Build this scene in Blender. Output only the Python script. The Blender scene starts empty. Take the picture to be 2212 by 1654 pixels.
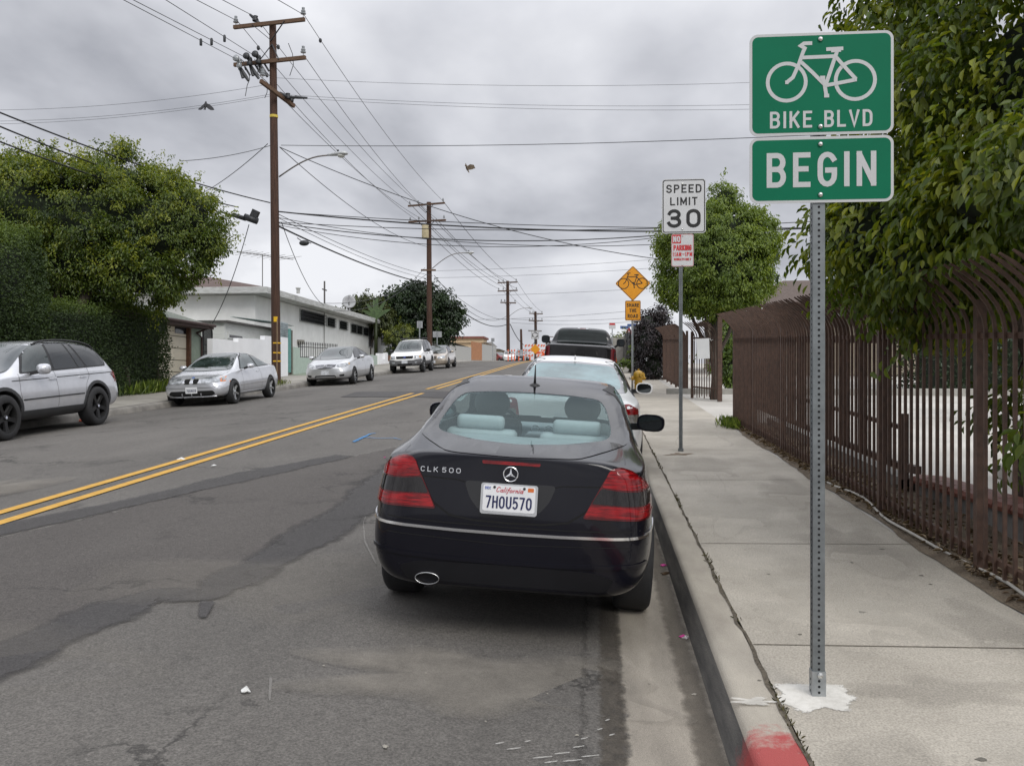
import bpy, bmesh, math, random
import numpy as np
from mathutils import Vector, Matrix
from mathutils.bvhtree import BVHTree
R = math.radians
random.seed(7); rng = np.random.default_rng(7)
scene = bpy.context.scene
COL = scene.collection

# ------------------------------------------------------------------ camera
CAMZ = 1.765; YAW = R(5.35); FV = 1942.0          # focal length in the pixels of a 2212 px wide picture
SIN, COS = math.sin(YAW), math.cos(YAW)
cam_d = bpy.data.cameras.new("camera"); cam = bpy.data.objects.new("camera", cam_d); COL.objects.link(cam)
cam.location = (0, 0, CAMZ); cam.rotation_euler = (R(90), 0, YAW)
cam_d.sensor_width = 36; cam_d.lens = 36 * FV / 2212; cam_d.clip_start = .05; cam_d.clip_end = 3000
scene.camera = cam

# ------------------------------------------------------------------ world, sun, exposure
SUN_EL, SUN_AZ = R(42), R(150)                    # azimuth clockwise from +Y (up the street)
w = bpy.data.worlds.new("World"); scene.world = w; w.use_nodes = True
nt = w.node_tree; nt.nodes.clear()
def N(tree, typ, **kw):
    n = tree.nodes.new(typ)
    for k, v in kw.items():
        if k in ('operation', 'blend_type', 'data_type', 'noise_dimensions', 'sky_type', 'sun_disc', 'interpolation_type', 'attribute_name', 'feature', 'wave_type', 'bands_direction', 'invert', 'vector_type', 'coloring'):
            setattr(n, k, v)
    return n
out = N(nt, 'ShaderNodeOutputWorld'); bg = N(nt, 'ShaderNodeBackground'); bg2 = N(nt, 'ShaderNodeBackground')
sky = N(nt, 'ShaderNodeTexSky', sky_type='NISHITA', sun_disc=False)
sky.sun_elevation = SUN_EL; sky.sun_rotation = SUN_AZ
nt.links.new(sky.outputs[0], bg.inputs[0]); bg.inputs[1].default_value = .06
tc = N(nt, 'ShaderNodeTexCoord'); sep = N(nt, 'ShaderNodeSeparateXYZ'); nt.links.new(tc.outputs['Generated'], sep.inputs[0])
# cloud deck: direction divided by height above the horizon, as a flat layer of cloud would be seen
zc = N(nt, 'ShaderNodeMath', operation='MAXIMUM'); nt.links.new(sep.outputs[2], zc.inputs[0]); zc.inputs[1].default_value = 0.0
zo = N(nt, 'ShaderNodeMath', operation='ADD'); nt.links.new(zc.outputs[0], zo.inputs[0]); zo.inputs[1].default_value = .30
dv = N(nt, 'ShaderNodeVectorMath', operation='DIVIDE'); cz = N(nt, 'ShaderNodeCombineXYZ')
for i in range(3): nt.links.new(zo.outputs[0], cz.inputs[i])
nt.links.new(tc.outputs['Generated'], dv.inputs[0]); nt.links.new(cz.outputs[0], dv.inputs[1])
sc_ = N(nt, 'ShaderNodeVectorMath', operation='MULTIPLY'); sc_.inputs[1].default_value = (1.0, .8, .3)
nt.links.new(dv.outputs[0], sc_.inputs[0])
n1 = N(nt, 'ShaderNodeTexNoise'); n1.inputs['Scale'].default_value = 1.35; n1.inputs['Detail'].default_value = 6; n1.inputs['Roughness'].default_value = .48; n1.inputs['Distortion'].default_value = .25
nt.links.new(sc_.outputs[0], n1.inputs['Vector'])
n2 = N(nt, 'ShaderNodeTexNoise'); n2.inputs['Scale'].default_value = 3.4; n2.inputs['Detail'].default_value = 5; n2.inputs['Roughness'].default_value = .5
nt.links.new(sc_.outputs[0], n2.inputs['Vector'])
ad = N(nt, 'ShaderNodeMath', operation='MULTIPLY_ADD'); nt.links.new(n2.outputs[0], ad.inputs[0]); ad.inputs[1].default_value = .30; nt.links.new(n1.outputs[0], ad.inputs[2])
cr = N(nt, 'ShaderNodeValToRGB'); nt.links.new(ad.outputs[0], cr.inputs[0])
e = cr.color_ramp.elements; e[0].position = .50; e[0].color = (.40, .412, .455, 1); e[1].position = .78; e[1].color = (.86, .87, .91, 1)
m = e.new(.63); m.color = (.62, .632, .68, 1)
# an overcast dome is brighter towards the zenith
zr = N(nt, 'ShaderNodeMapRange'); nt.links.new(zc.outputs[0], zr.inputs[0]); zr.inputs[1].default_value = .36; zr.inputs[2].default_value = .9; zr.inputs[3].default_value = 1.0; zr.inputs[4].default_value = 2.3
mu = N(nt, 'ShaderNodeVectorMath', operation='SCALE'); nt.links.new(cr.outputs[0], mu.inputs[0]); nt.links.new(zr.outputs[0], mu.inputs['Scale'])
nt.links.new(mu.outputs[0], bg2.inputs[0]); bg2.inputs[1].default_value = 1.06
mixw = N(nt, 'ShaderNodeMixShader'); mixw.inputs[0].default_value = .96
nt.links.new(bg.outputs[0], mixw.inputs[1]); nt.links.new(bg2.outputs[0], mixw.inputs[2]); nt.links.new(mixw.outputs[0], out.inputs[0])
w.cycles.sampling_method = 'AUTOMATIC'
sun_d = bpy.data.lights.new("sun", 'SUN'); sun = bpy.data.objects.new("sun", sun_d); COL.objects.link(sun)
sun_d.energy = 1.5; sun_d.angle = R(25); sun_d.color = (1, .97, .92)
sd = Vector((math.sin(SUN_AZ) * math.cos(SUN_EL), math.cos(SUN_AZ) * math.cos(SUN_EL), math.sin(SUN_EL)))
sun.rotation_euler = sd.to_track_quat('Z', 'Y').to_euler(); sun.location = (0, 0, 40)
vs = scene.view_settings; vs.view_transform = 'Standard'; vs.look = 'None'; vs.gamma = 1; vs.exposure = 0; vs.use_curve_mapping = False

# ------------------------------------------------------------------ helpers
def W(X, Y, d):
    """the point seen at (X, Y) of the 2212 px wide picture, d metres ahead of the camera"""
    la = (X - 1106) / FV * d; up = (827 - Y) / FV * d
    return Vector((-d * SIN + la * COS, d * COS + la * SIN, CAMZ + up))
def at_x(X, Y, x):
    return W(X, Y, x / (-SIN + (X - 1106) / FV * COS))
def at_y(X, Y, y):
    return W(X, Y, y / (COS + (X - 1106) / FV * SIN))

def tag(o, label=None, cat=None, group=None, kind=None):
    if label: o['label'] = label
    if cat: o['category'] = cat
    if group: o['group'] = group
    if kind: o['kind'] = kind
    return o
def empty(name, loc=(0, 0, 0), label=None, cat=None, group=None, rz=0):
    o = bpy.data.objects.new(name, None); COL.objects.link(o); o.location = loc; o.rotation_euler.z = rz; o.empty_display_size = .2
    return tag(o, label, cat, group)
def copy_tree(o, parent=None):
    c = o.copy(); COL.objects.link(c)
    if parent:
        c.parent = parent; c.matrix_parent_inverse = o.matrix_parent_inverse.copy()
    for ch in list(o.children): copy_tree(ch, c)
    return c

class MB:
    """collects shapes, then links them as one mesh object"""
    def __init__(s): s.v = []; s.f = []; s.m = []; s.cur = 0
    def add(s, vs, fs):
        b = len(s.v); s.v.extend([tuple(p) for p in vs]); s.f.extend([tuple(i + b for i in f) for f in fs]); s.m.extend([s.cur] * len(fs)); return s
    def box(s, c, d, M=None, bev=0):
        x, y, z = d[0] / 2, d[1] / 2, d[2] / 2
        vs = [Vector((a * x, b * y, q * z)) for a in (-1, 1) for b in (-1, 1) for q in (-1, 1)]
        if M is not None: vs = [M @ p for p in vs]
        vs = [p + Vector(c) for p in vs]
        return s.add(vs, [(0, 1, 3, 2), (4, 6, 7, 5), (0, 4, 5, 1), (2, 3, 7, 6), (0, 2, 6, 4), (1, 5, 7, 3)])
    def bar(s, a, b, wx, wy=None, up=Vector((0, 0, 1))):
        a, b = Vector(a), Vector(b); d = (b - a); L = d.length
        if L < 1e-6: return s
        d.normalize(); wy = wy or wx
        if abs(d.dot(up)) > .98: up = Vector((0, 1, 0))
        u = d.cross(up).normalized(); v = u.cross(d).normalized()
        vs = [p + u * (i * wx / 2) + v * (j * wy / 2) for p in (a, b) for i, j in ((-1, -1), (1, -1), (1, 1), (-1, 1))]
        return s.add(vs, [(3, 2, 1, 0), (4, 5, 6, 7), (0, 1, 5, 4), (1, 2, 6, 5), (2, 3, 7, 6), (3, 0, 4, 7)])
    def tube(s, pts, r, n=8, cap=True):
        pts = [Vector(p) for p in pts]; k = len(pts)
        rr = r if hasattr(r, '__len__') else [r] * k
        rings = []; pu = None
        for i, p in enumerate(pts):
            t = (pts[min(i + 1, k - 1)] - pts[max(i - 1, 0)]).normalized()
            if pu is None:
                a = Vector((0, 0, 1)) if abs(t.z) < .9 else Vector((1, 0, 0)); u = t.cross(a).normalized()
            else:
                u = (pu - t * pu.dot(t)).normalized()
            pu = u; v = t.cross(u)
            rings.append([p + (u * math.cos(2 * math.pi * j / n) + v * math.sin(2 * math.pi * j / n)) * rr[i] for j in range(n)])
        vs = [q for rg in rings for q in rg]; fs = []
        for i in range(k - 1):
            for j in range(n):
                a = i * n + j; b = i * n + (j + 1) % n; fs.append((a, b, b + n, a + n))
        if cap: fs.append(tuple(range(n))[::-1]); fs.append(tuple((k - 1) * n + j for j in range(n)))
        return s.add(vs, fs)
    def lathe(s, prof, n=24, M=None, full=True):
        """profile of (r, h) turned round local Z"""
        M = M or Matrix(); vs = []; fs = []; k = len(prof)
        for j in range(n):
            a = 2 * math.pi * j / n
            for r, h in prof: vs.append(M @ Vector((r * math.cos(a), r * math.sin(a), h)))
        for j in range(n):
            b = ((j + 1) % n) * k; a = j * k
            for i in range(k - 1): fs.append((a + i, b + i, b + i + 1, a + i + 1))
        return s.add(vs, fs)
    def prism(s, poly, h, M=None):
        """2D outline in local XY, raised by h along local Z"""
        M = M or Matrix(); n = len(poly)
        vs = [M @ Vector((p[0], p[1], 0)) for p in poly] + [M @ Vector((p[0], p[1], h)) for p in poly]
        fs = [tuple(range(n))[::-1], tuple(range(n, 2 * n))] + [(i, (i + 1) % n, (i + 1) % n + n, i + n) for i in range(n)]
        return s.add(vs, fs)
    def build(s, name, mat, parent=None, smooth=False, bevel=0, seg=2, loc=None, autosm=None):
        me = bpy.data.meshes.new(name); me.from_pydata(s.v, [], s.f)
        mats = mat if isinstance(mat, (list, tuple)) else [mat]
        for q in mats: me.materials.append(q)
        if len(mats) > 1: me.polygons.foreach_set('material_index', s.m)
        bm = bmesh.new(); bm.from_mesh(me); bmesh.ops.recalc_face_normals(bm, faces=bm.faces)
        if bevel:
            es = [e for e in bm.edges if len(e.link_faces) == 2 and e.calc_face_angle(0) > .6]
            bmesh.ops.bevel(bm, geom=es, offset=bevel, segments=seg, affect='EDGES', profile=.6)
        bm.to_mesh(me); bm.free()
        o = bpy.data.objects.new(name, me); COL.objects.link(o)
        if smooth: me.polygons.foreach_set('use_smooth', [True] * len(me.polygons))
        if autosm: me.polygons.foreach_set('use_smooth', [True] * len(me.polygons)); me.set_sharp_from_angle(angle=R(autosm))
        if parent: o.parent = parent
        if loc: o.location = loc
        return o
def raw(name, vs, fs, mat, parent=None, smooth=False):
    b = MB(); b.add(vs, fs); return b.build(name, mat, parent, smooth)
def rrect(w_, h_, r, n=5, cx=0, cy=0):
    pts = []
    for sx, sy, a0 in ((1, 1, 0), (-1, 1, 90), (-1, -1, 180), (1, -1, 270)):
        for i in range(n + 1):
            a = R(a0 + 90 * i / n); pts.append((cx + sx * (w_ / 2 - r) + r * math.cos(a), cy + sy * (h_ / 2 - r) + r * math.sin(a)))
    return pts
def ellipse(cx, cy, a, b, n=24): return [(cx + a * math.cos(2 * math.pi * i / n), cy + b * math.sin(2 * math.pi * i / n)) for i in range(n)]

# ------------------------------------------------------------------ materials
MATS = {}
def M(name, col=(.5, .5, .5), rough=.6, metal=0, var=.12, scale=6., bump=0., bscale=60., coat=0., spec=.5, col2=None, detail=6, speck=0., speck_scale=300., stretch=None, alpha=None, trans=0., flake=0):
    if name in MATS: return MATS[name]
    m = bpy.data.materials.new(name); m.use_nodes = True; t = m.node_tree; b = t.nodes['Principled BSDF']
    b.inputs['Roughness'].default_value = rough; b.inputs['Metallic'].default_value = metal
    b.inputs['Coat Weight'].default_value = coat; b.inputs['Coat Roughness'].default_value = .03
    b.inputs['Specular IOR Level'].default_value = spec
    tc = N(t, 'ShaderNodeTexCoord'); vec = tc.outputs['Object']
    if stretch:
        mp = N(t, 'ShaderNodeVectorMath', operation='MULTIPLY'); mp.inputs[1].default_value = stretch; t.links.new(vec, mp.inputs[0]); vec = mp.outputs[0]
    c2 = col2 or tuple(min(1, c * (1 + var)) for c in col); c1 = col if col2 else tuple(c * (1 - var) for c in col)
    n = N(t, 'ShaderNodeTexNoise'); n.inputs['Scale'].default_value = scale; n.inputs['Detail'].default_value = detail; n.inputs['Roughness'].default_value = .6
    t.links.new(vec, n.inputs['Vector'])
    r = N(t, 'ShaderNodeValToRGB'); r.color_ramp.elements[0].position = .36; r.color_ramp.elements[1].position = .64
    r.color_ramp.elements[0].color = (*c1, 1); r.color_ramp.elements[1].color = (*c2, 1); t.links.new(n.outputs[0], r.inputs[0])
    co = r.outputs[0]
    if speck:
        n3 = N(t, 'ShaderNodeTexNoise'); n3.inputs['Scale'].default_value = speck_scale; n3.inputs['Detail'].default_value = 2; t.links.new(tc.outputs['Object'], n3.inputs['Vector'])
        mr = N(t, 'ShaderNodeMapRange'); mr.inputs[1].default_value = .3; mr.inputs[2].default_value = .7; mr.inputs[3].default_value = 1 - speck; mr.inputs[4].default_value = 1 + speck; t.links.new(n3.outputs[0], mr.inputs[0])
        sc = N(t, 'ShaderNodeVectorMath', operation='SCALE'); t.links.new(co, sc.inputs[0]); t.links.new(mr.outputs[0], sc.inputs['Scale']); co = sc.outputs[0]
    t.links.new(co, b.inputs['Base Color'])
    if bump:
        n2 = N(t, 'ShaderNodeTexNoise'); n2.inputs['Scale'].default_value = bscale; n2.inputs['Detail'].default_value = 4; t.links.new(vec, n2.inputs['Vector'])
        bp = N(t, 'ShaderNodeBump'); bp.inputs['Strength'].default_value = bump; bp.inputs['Distance'].default_value = .02; t.links.new(n2.outputs[0], bp.inputs['Height']); t.links.new(bp.outputs[0], b.inputs['Normal'])
    if trans: b.inputs['Transmission Weight'].default_value = trans
    MATS[name] = m; return m
def leaf_mat(name, dark, mid, light, tr=.35, rough=.42):
    m = bpy.data.materials.new(name); m.use_nodes = True; t = m.node_tree; b = t.nodes['Principled BSDF']; o = t.nodes['Material Output']
    at = N(t, 'ShaderNodeAttribute'); at.attribute_name = 'tone'
    r = N(t, 'ShaderNodeValToRGB'); e = r.color_ramp.elements; e[0].color = (*dark, 1); e[1].color = (*light, 1); k = e.new(.55); k.color = (*mid, 1)
    t.links.new(at.outputs['Fac'], r.inputs[0]); t.links.new(r.outputs[0], b.inputs['Base Color']); b.inputs['Roughness'].default_value = rough
    tl = N(t, 'ShaderNodeBsdfTranslucent'); sc = N(t, 'ShaderNodeVectorMath', operation='MULTIPLY'); sc.inputs[1].default_value = (1.5, 1.4, .6)
    t.links.new(r.outputs[0], sc.inputs[0]); t.links.new(sc.outputs[0], tl.inputs[0])
    mx = N(t, 'ShaderNodeMixShader'); mx.inputs[0].default_value = tr; t.links.new(b.outputs[0], mx.inputs[1]); t.links.new(tl.outputs[0], mx.inputs[2]); t.links.new(mx.outputs[0], o.inputs[0])
    return m
concrete = M('concrete', (.36, .335, .295), .85, var=.10, scale=1.3, bump=.25, bscale=220, speck=.14, speck_scale=260, detail=9)
# ------------------------------------------------------------------ ground
S0 = .0474
def Lz(y):
    if y < 58: return S0 * y
    if y < 80: return S0 * y - (S0 - .024) * (y - 58) ** 2 / 44
    z80 = S0 * 80 - (S0 - .024) * 11
    if y < 140: return z80 + .024 * (y - 80)
    return z80 + .024 * 60 + .024 * 14 * (1 - math.exp(-(y - 140) / 14)) - max(0, y - 165) * .012
XG, XC, XL = .55, -5.25, -11.2                     # right gutter, crown, left gutter
def xl(y):
    """left gutter: the street narrows a little up the hill"""
    return XL + .022 * (min(max(y, -10), 60) - 15)
def rz(x, y):
    """road surface"""
    if x > XC: c = .215 * (1 - abs((x - XC) / (XG - XC)) ** 1.8)
    else: c = .215 - .14 * abs((x - XC) / (xl(y) - XC)) ** 1.6
    return Lz(y) + c
def walk_z(x, y):
    if x > 0: return Lz(y) + .205 + .012 * (x - .6)
    return Lz(y) + .225 + .02 * (xl(y) - x)
def soft(mat, wid=.5, nsc=9., amt=.55, op=1.):
    """a copy of a material whose rim wears away raggedly: attribute 'edge' is 0 on the rim, 1 inside"""
    m = mat.copy(); m.name = mat.name + '_worn_edge'; t = m.node_tree; o = [n for n in t.nodes if n.type == 'OUTPUT_MATERIAL'][0]; b = o.inputs[0].links[0].from_socket
    at = N(t, 'ShaderNodeAttribute'); at.attribute_name = 'edge'; tc = N(t, 'ShaderNodeTexCoord'); n = N(t, 'ShaderNodeTexNoise'); n.inputs['Scale'].default_value = nsc; n.inputs['Detail'].default_value = 8; n.inputs['Roughness'].default_value = .7; t.links.new(tc.outputs['Object'], n.inputs['Vector'])
    a = N(t, 'ShaderNodeMath', operation='MULTIPLY_ADD'); t.links.new(n.outputs[0], a.inputs[0]); a.inputs[1].default_value = -amt * 2; a.inputs[2].default_value = amt * 1.15
    s_ = N(t, 'ShaderNodeMath', operation='ADD'); t.links.new(at.outputs['Fac'], s_.inputs[0]); t.links.new(a.outputs[0], s_.inputs[1])
    r = N(t, 'ShaderNodeMapRange'); t.links.new(s_.outputs[0], r.inputs[0]); r.inputs[1].default_value = .5 - wid / 2; r.inputs[2].default_value = .5 + wid / 2; r.inputs[4].default_value = op
    tr = N(t, 'ShaderNodeBsdfTransparent'); mx = N(t, 'ShaderNodeMixShader'); t.links.new(r.outputs[0], mx.inputs[0]); t.links.new(tr.outputs[0], mx.inputs[1]); t.links.new(b, mx.inputs[2]); t.links.new(mx.outputs[0], o.inputs[0]); return m
def rim(me, open_bm=None):
    bm = bmesh.new(); bm.from_mesh(me); v = [0. if any(len(e.link_faces) == 1 for e in q.link_edges) else 1. for q in bm.verts]; bm.free()
    a = me.attributes.new('edge', 'FLOAT', 'POINT'); a.data.foreach_set('value', v)
def ground_sheet(name, poly, mat, zf, dz=.004, gx=.4, gy=1.0, kind='structure', parent=None, rimmed=False):
    bm = bmesh.new(); vs = [bm.verts.new((p[0], p[1], 0)) for p in poly]; bm.faces.new(vs)
    xs = [p[0] for p in poly]; ys = [p[1] for p in poly]
    def cut(k, co, no): bmesh.ops.bisect_plane(bm, geom=bm.verts[:] + bm.edges[:] + bm.faces[:], plane_co=co, plane_no=no, dist=1e-5)
    for k in range(math.ceil(min(xs) / gx), math.floor(max(xs) / gx) + 1): cut(0, (k * gx, 0, 0), (1, 0, 0))
    for k in range(math.ceil(min(ys) / gy), math.floor(max(ys) / gy) + 1): cut(1, (0, k * gy, 0), (0, 1, 0))
    for v in bm.verts: v.co.z = zf(v.co.x, v.co.y) + dz
    bmesh.ops.recalc_face_normals(bm, faces=bm.faces)
    for f in bm.faces:
        if f.normal.z < 0: f.normal_flip()
        f.smooth = True
    me = bpy.data.meshes.new(name); bm.to_mesh(me); bm.free(); me.materials.append(mat)
    o = bpy.data.objects.new(name, me); COL.objects.link(o)
    if kind: o['kind'] = kind
    if parent: o.parent = parent
    if rimmed: rim(me)
    return o
def grid_sheet(name, xs, ys, zf, mat, kind='structure'):
    vs = [(x, y, zf(x, y)) for y in ys for x in xs]; n = len(xs)
    fs = [(j * n + i, j * n + i + 1, (j + 1) * n + i + 1, (j + 1) * n + i) for j in range(len(ys) - 1) for i in range(n - 1)]
    o = raw(name, vs, fs, mat, smooth=True); tag(o, kind=kind); return o
def sweep_y(name, prof, ys, zf, mat, kind='structure', smooth=False):
    """profile of (x, dz) run along the street at the height zf(y)"""
    n = len(prof); vs = [(x, y, zf(y) + z) for y in ys for x, z in prof]
    fs = [(j * n + i, j * n + i + 1, (j + 1) * n + i + 1, (j + 1) * n + i) for j in range(len(ys) - 1) for i in range(n - 1)]
    o = raw(name, vs, fs, mat, smooth=smooth); tag(o, kind=kind); return o
YS = [-12 + k for k in range(0, 112)] + [100 + 5 * k for k in range(1, 13)] + [170, 185, 200, 230, 260, 300]

def asphalt_mat(name, base, dusty, dark, seed=0.):
    m = bpy.data.materials.new(name); m.use_nodes = True; t = m.node_tree; b = t.nodes['Principled BSDF']; b.inputs['Roughness'].default_value = .82; b.inputs['Specular IOR Level'].default_value = .35
    tc = N(t, 'ShaderNodeTexCoord'); mp = N(t, 'ShaderNodeVectorMath', operation='ADD'); mp.inputs[1].default_value = (seed, seed * 2, 0); t.links.new(tc.outputs['Object'], mp.inputs[0])
    def noise(sc, de, st=None, ro=.6):
        n = N(t, 'ShaderNodeTexNoise'); n.inputs['Scale'].default_value = sc; n.inputs['Detail'].default_value = de; n.inputs['Roughness'].default_value = ro
        src = mp.outputs[0]
        if st: q = N(t, 'ShaderNodeVectorMath', operation='MULTIPLY'); q.inputs[1].default_value = st; t.links.new(src, q.inputs[0]); src = q.outputs[0]
        t.links.new(src, n.inputs['Vector']); return n.outputs[0]
    def ramp(src, p0, c0, p1, c1):
        r = N(t, 'ShaderNodeValToRGB'); r.color_ramp.elements[0].position = p0; r.color_ramp.elements[1].position = p1; r.color_ramp.elements[0].color = (*c0, 1); r.color_ramp.elements[1].color = (*c1, 1); t.links.new(src, r.inputs[0]); return r.outputs[0]
    def mix(f, a, c, bt='MIX'):
        x = N(t, 'ShaderNodeMix', data_type='RGBA', blend_type=bt)
        if isinstance(f, float): x.inputs[0].default_value = f
        else: t.links.new(f, x.inputs[0])
        t.links.new(a, x.inputs[6]) if not isinstance(a, tuple) else setattr(x.inputs[6], 'default_value', (*a, 1))
        t.links.new(c, x.inputs[7]) if not isinstance(c, tuple) else setattr(x.inputs[7], 'default_value', (*c, 1))
        return x.outputs[2]
    big = ramp(noise(.55, 8, (1, .45, 1)), .38, base, .66, dusty)
    blot = ramp(noise(2.2, 7, (1, .6, 1)), .60, (0, 0, 0), .76, (1, 1, 1))
    c = mix(blot, big, dark)
    lines = ramp(noise(7, 3, (1, .06, 1), .5), .62, (0, 0, 0), .78, (.35, .35, .35))
    c = mix(lines, c, dark)
    mid = ramp(noise(26, 5, None, .7), .30, (.82, .82, .82), .70, (1.18, 1.18, 1.18)); c = mix(1.0, c, mid, 'MULTIPLY')
    fine = ramp(noise(85, 3), .28, (.55, .55, .55), .72, (1.45, 1.45, 1.45)); c = mix(1.0, c, fine, 'MULTIPLY')
    dust = ramp(noise(.9, 9, (1, .5, 1), .7), .60, (0, 0, 0), .74, (.55, .55, .55)); c = mix(dust, c, dusty)
    vo = N(t, 'ShaderNodeTexVoronoi', feature='DISTANCE_TO_EDGE'); vo.inputs['Scale'].default_value = .32; dn = N(t, 'ShaderNodeTexNoise'); dn.inputs['Scale'].default_value = 1.6; dn.inputs['Detail'].default_value = 6; dn.inputs['Roughness'].default_value = .65; t.links.new(mp.outputs[0], dn.inputs['Vector'])
    dm = N(t, 'ShaderNodeVectorMath', operation='MULTIPLY_ADD'); t.links.new(dn.outputs['Color'], dm.inputs[0]); dm.inputs[1].default_value = (1.7, 1.7, 0); t.links.new(mp.outputs[0], dm.inputs[2]); t.links.new(dm.outputs[0], vo.inputs['Vector'])
    gate = ramp(noise(.35, 2), .50, (0, 0, 0), .56, (.8, .8, .8)); ck = ramp(vo.outputs['Distance'], .0, (1, 1, 1), .012, (0, 0, 0)); ckm = mix(1.0, gate, ck, 'MULTIPLY'); c = mix(ckm, c, (.03, .028, .026))
    fleck = ramp(noise(190, 1), .70, (0, 0, 0), .76, (.75, .75, .75)); c = mix(fleck, c, (.30, .28, .25))
    pit = ramp(noise(120, 2), .27, (.8, .8, .8), .36, (0, 0, 0)); c = mix(pit, c, (.035, .033, .03))
    t.links.new(c, b.inputs['Base Color'])
    bp = N(t, 'ShaderNodeBump'); bp.inputs['Strength'].default_value = .6; bp.inputs['Distance'].default_value = .015; t.links.new(noise(110, 4), bp.inputs['Height']); t.links.new(bp.outputs[0], b.inputs['Normal'])
    return m
asph = asphalt_mat('worn_asphalt', (.104, .097, .088), (.148, .138, .125), (.070, .066, .061))
asph_new = asphalt_mat('newer_asphalt', (.080, .072, .066), (.100, .091, .083), (.064, .058, .053), 5.)
seal = asphalt_mat('tar_seal', (.068, .064, .063), (.082, .078, .076), (.062, .058, .056), 9.)
walk_m = M('sidewalk_concrete', (.335, .305, .255), .85, scale=1.3, bump=.3, bscale=140, speck=.24, speck_scale=110, detail=12, col2=(.44, .404, .342))
gut_m = M('gutter_concrete', (.235, .21, .175), .88, scale=3.0, bump=.35, bscale=200, speck=.28, speck_scale=240, detail=9, col2=(.335, .30, .25), stretch=(2, .5, 1))
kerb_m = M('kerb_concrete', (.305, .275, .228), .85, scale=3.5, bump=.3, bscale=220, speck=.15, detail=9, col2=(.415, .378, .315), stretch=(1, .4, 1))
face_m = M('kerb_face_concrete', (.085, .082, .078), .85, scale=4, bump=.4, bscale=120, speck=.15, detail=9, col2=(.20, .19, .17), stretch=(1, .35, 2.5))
red_m = M('red_kerb_paint', (.42, .05, .05), .6, scale=5, bump=.2, bscale=160, detail=9, col2=(.50, .075, .07))
dirt_m = M('dirt', (.10, .075, .05), .95, scale=5, bump=.8, bscale=60, speck=.3, speck_scale=90, col2=(.19, .15, .105))
lot_m = M('pale_lot_concrete', (.42, .40, .36), .85, scale=.7, bump=.2, bscale=150, speck=.1, detail=9, col2=(.54, .515, .47))
yard_m = M('left_yard', (.19, .175, .15), .9, scale=.8, bump=.3, bscale=60, speck=.1, detail=8, col2=(.30, .285, .25))
green_conc = M('green_painted_concrete', (.16, .20, .145), .8, scale=2, bump=.2, detail=9, col2=(.23, .27, .20))
far_m = M('far_ground', (.15, .13, .10), .95, scale=.2, detail=8, col2=(.24, .21, .17))
black_joint = M('joint_dirt', (.07, .058, .042), .95, scale=30, bump=.5, bscale=120, col2=(.14, .118, .085))

grid_sheet('ground', [-400, -200, -100, -50, -25, -15, -12, -8, -4, 0, 4, 10, 20, 50, 100, 200, 400], YS + [400, 600, 1000], lambda x, y: Lz(y) - .25 - (max(0, y - 300) * .02), far_m)
tag(raw('road', [(xl(y) + k * (XG - xl(y)) / 50, y, rz(xl(y) + k * (XG - xl(y)) / 50, y)) for y in YS for k in range(51)], [(j * 51 + i, j * 51 + i + 1, (j + 1) * 51 + i + 1, (j + 1) * 51 + i) for j in range(len(YS) - 1) for i in range(50)], asph, smooth=True), kind='structure')
# gutter pan, kerb and walk on the right
ground_sheet('gutter', [(.085, -6), (XG, -6), (XG, 130), (.085, 130)], gut_m, rz, .004, .25)
def strip(name, x0, x1, ya, yb, mat, zf, dz, step=.25):
    n = int((yb - ya) / step); X = [x0, x0 + (x1 - x0) * .35, x0 + (x1 - x0) * .65, x1]; vs = [(x, ya + (yb - ya) * j / n, zf(x, ya + (yb - ya) * j / n) + dz) for j in range(n + 1) for x in X]
    o = raw(name, vs, [(4 * j + k, 4 * j + k + 1, 4 * j + 5 + k, 4 * j + 4 + k) for j in range(n) for k in range(3)], mat); a = o.data.attributes.new('edge', 'FLOAT', 'POINT'); a.data.foreach_set('value', [0., 1., 1., 0.] * (n + 1)); tag(o, kind='structure'); return o
gut_dirt = M('gutter_dirt', (.05, .042, .032), .95, scale=20, col2=(.11, .092, .07), detail=8)
strip('gutter_joint_dirt', .00, .15, 1.5, 12, soft(gut_dirt, .6, 16., .9, .5), rz, .008); strip('asphalt_lap', -.10, .16, 1.5, 14, soft(asph, .4, 9., .75, 1.), rz, .006)
strip('gutter_kerb_dirt', .40, .56, 1.5, 14, soft(gut_dirt, .6, 9., .9, .45), rz, .007)
M('pale_dust_and_painted_light', (.24, .218, .185), .95, scale=8, col2=(.31, .283, .24), detail=9)  # pale tone shared by road dust and the painted sunlight patch
KY = [-6, 3.62, 3.625] + [4 + k for k in range(97)]
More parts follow.
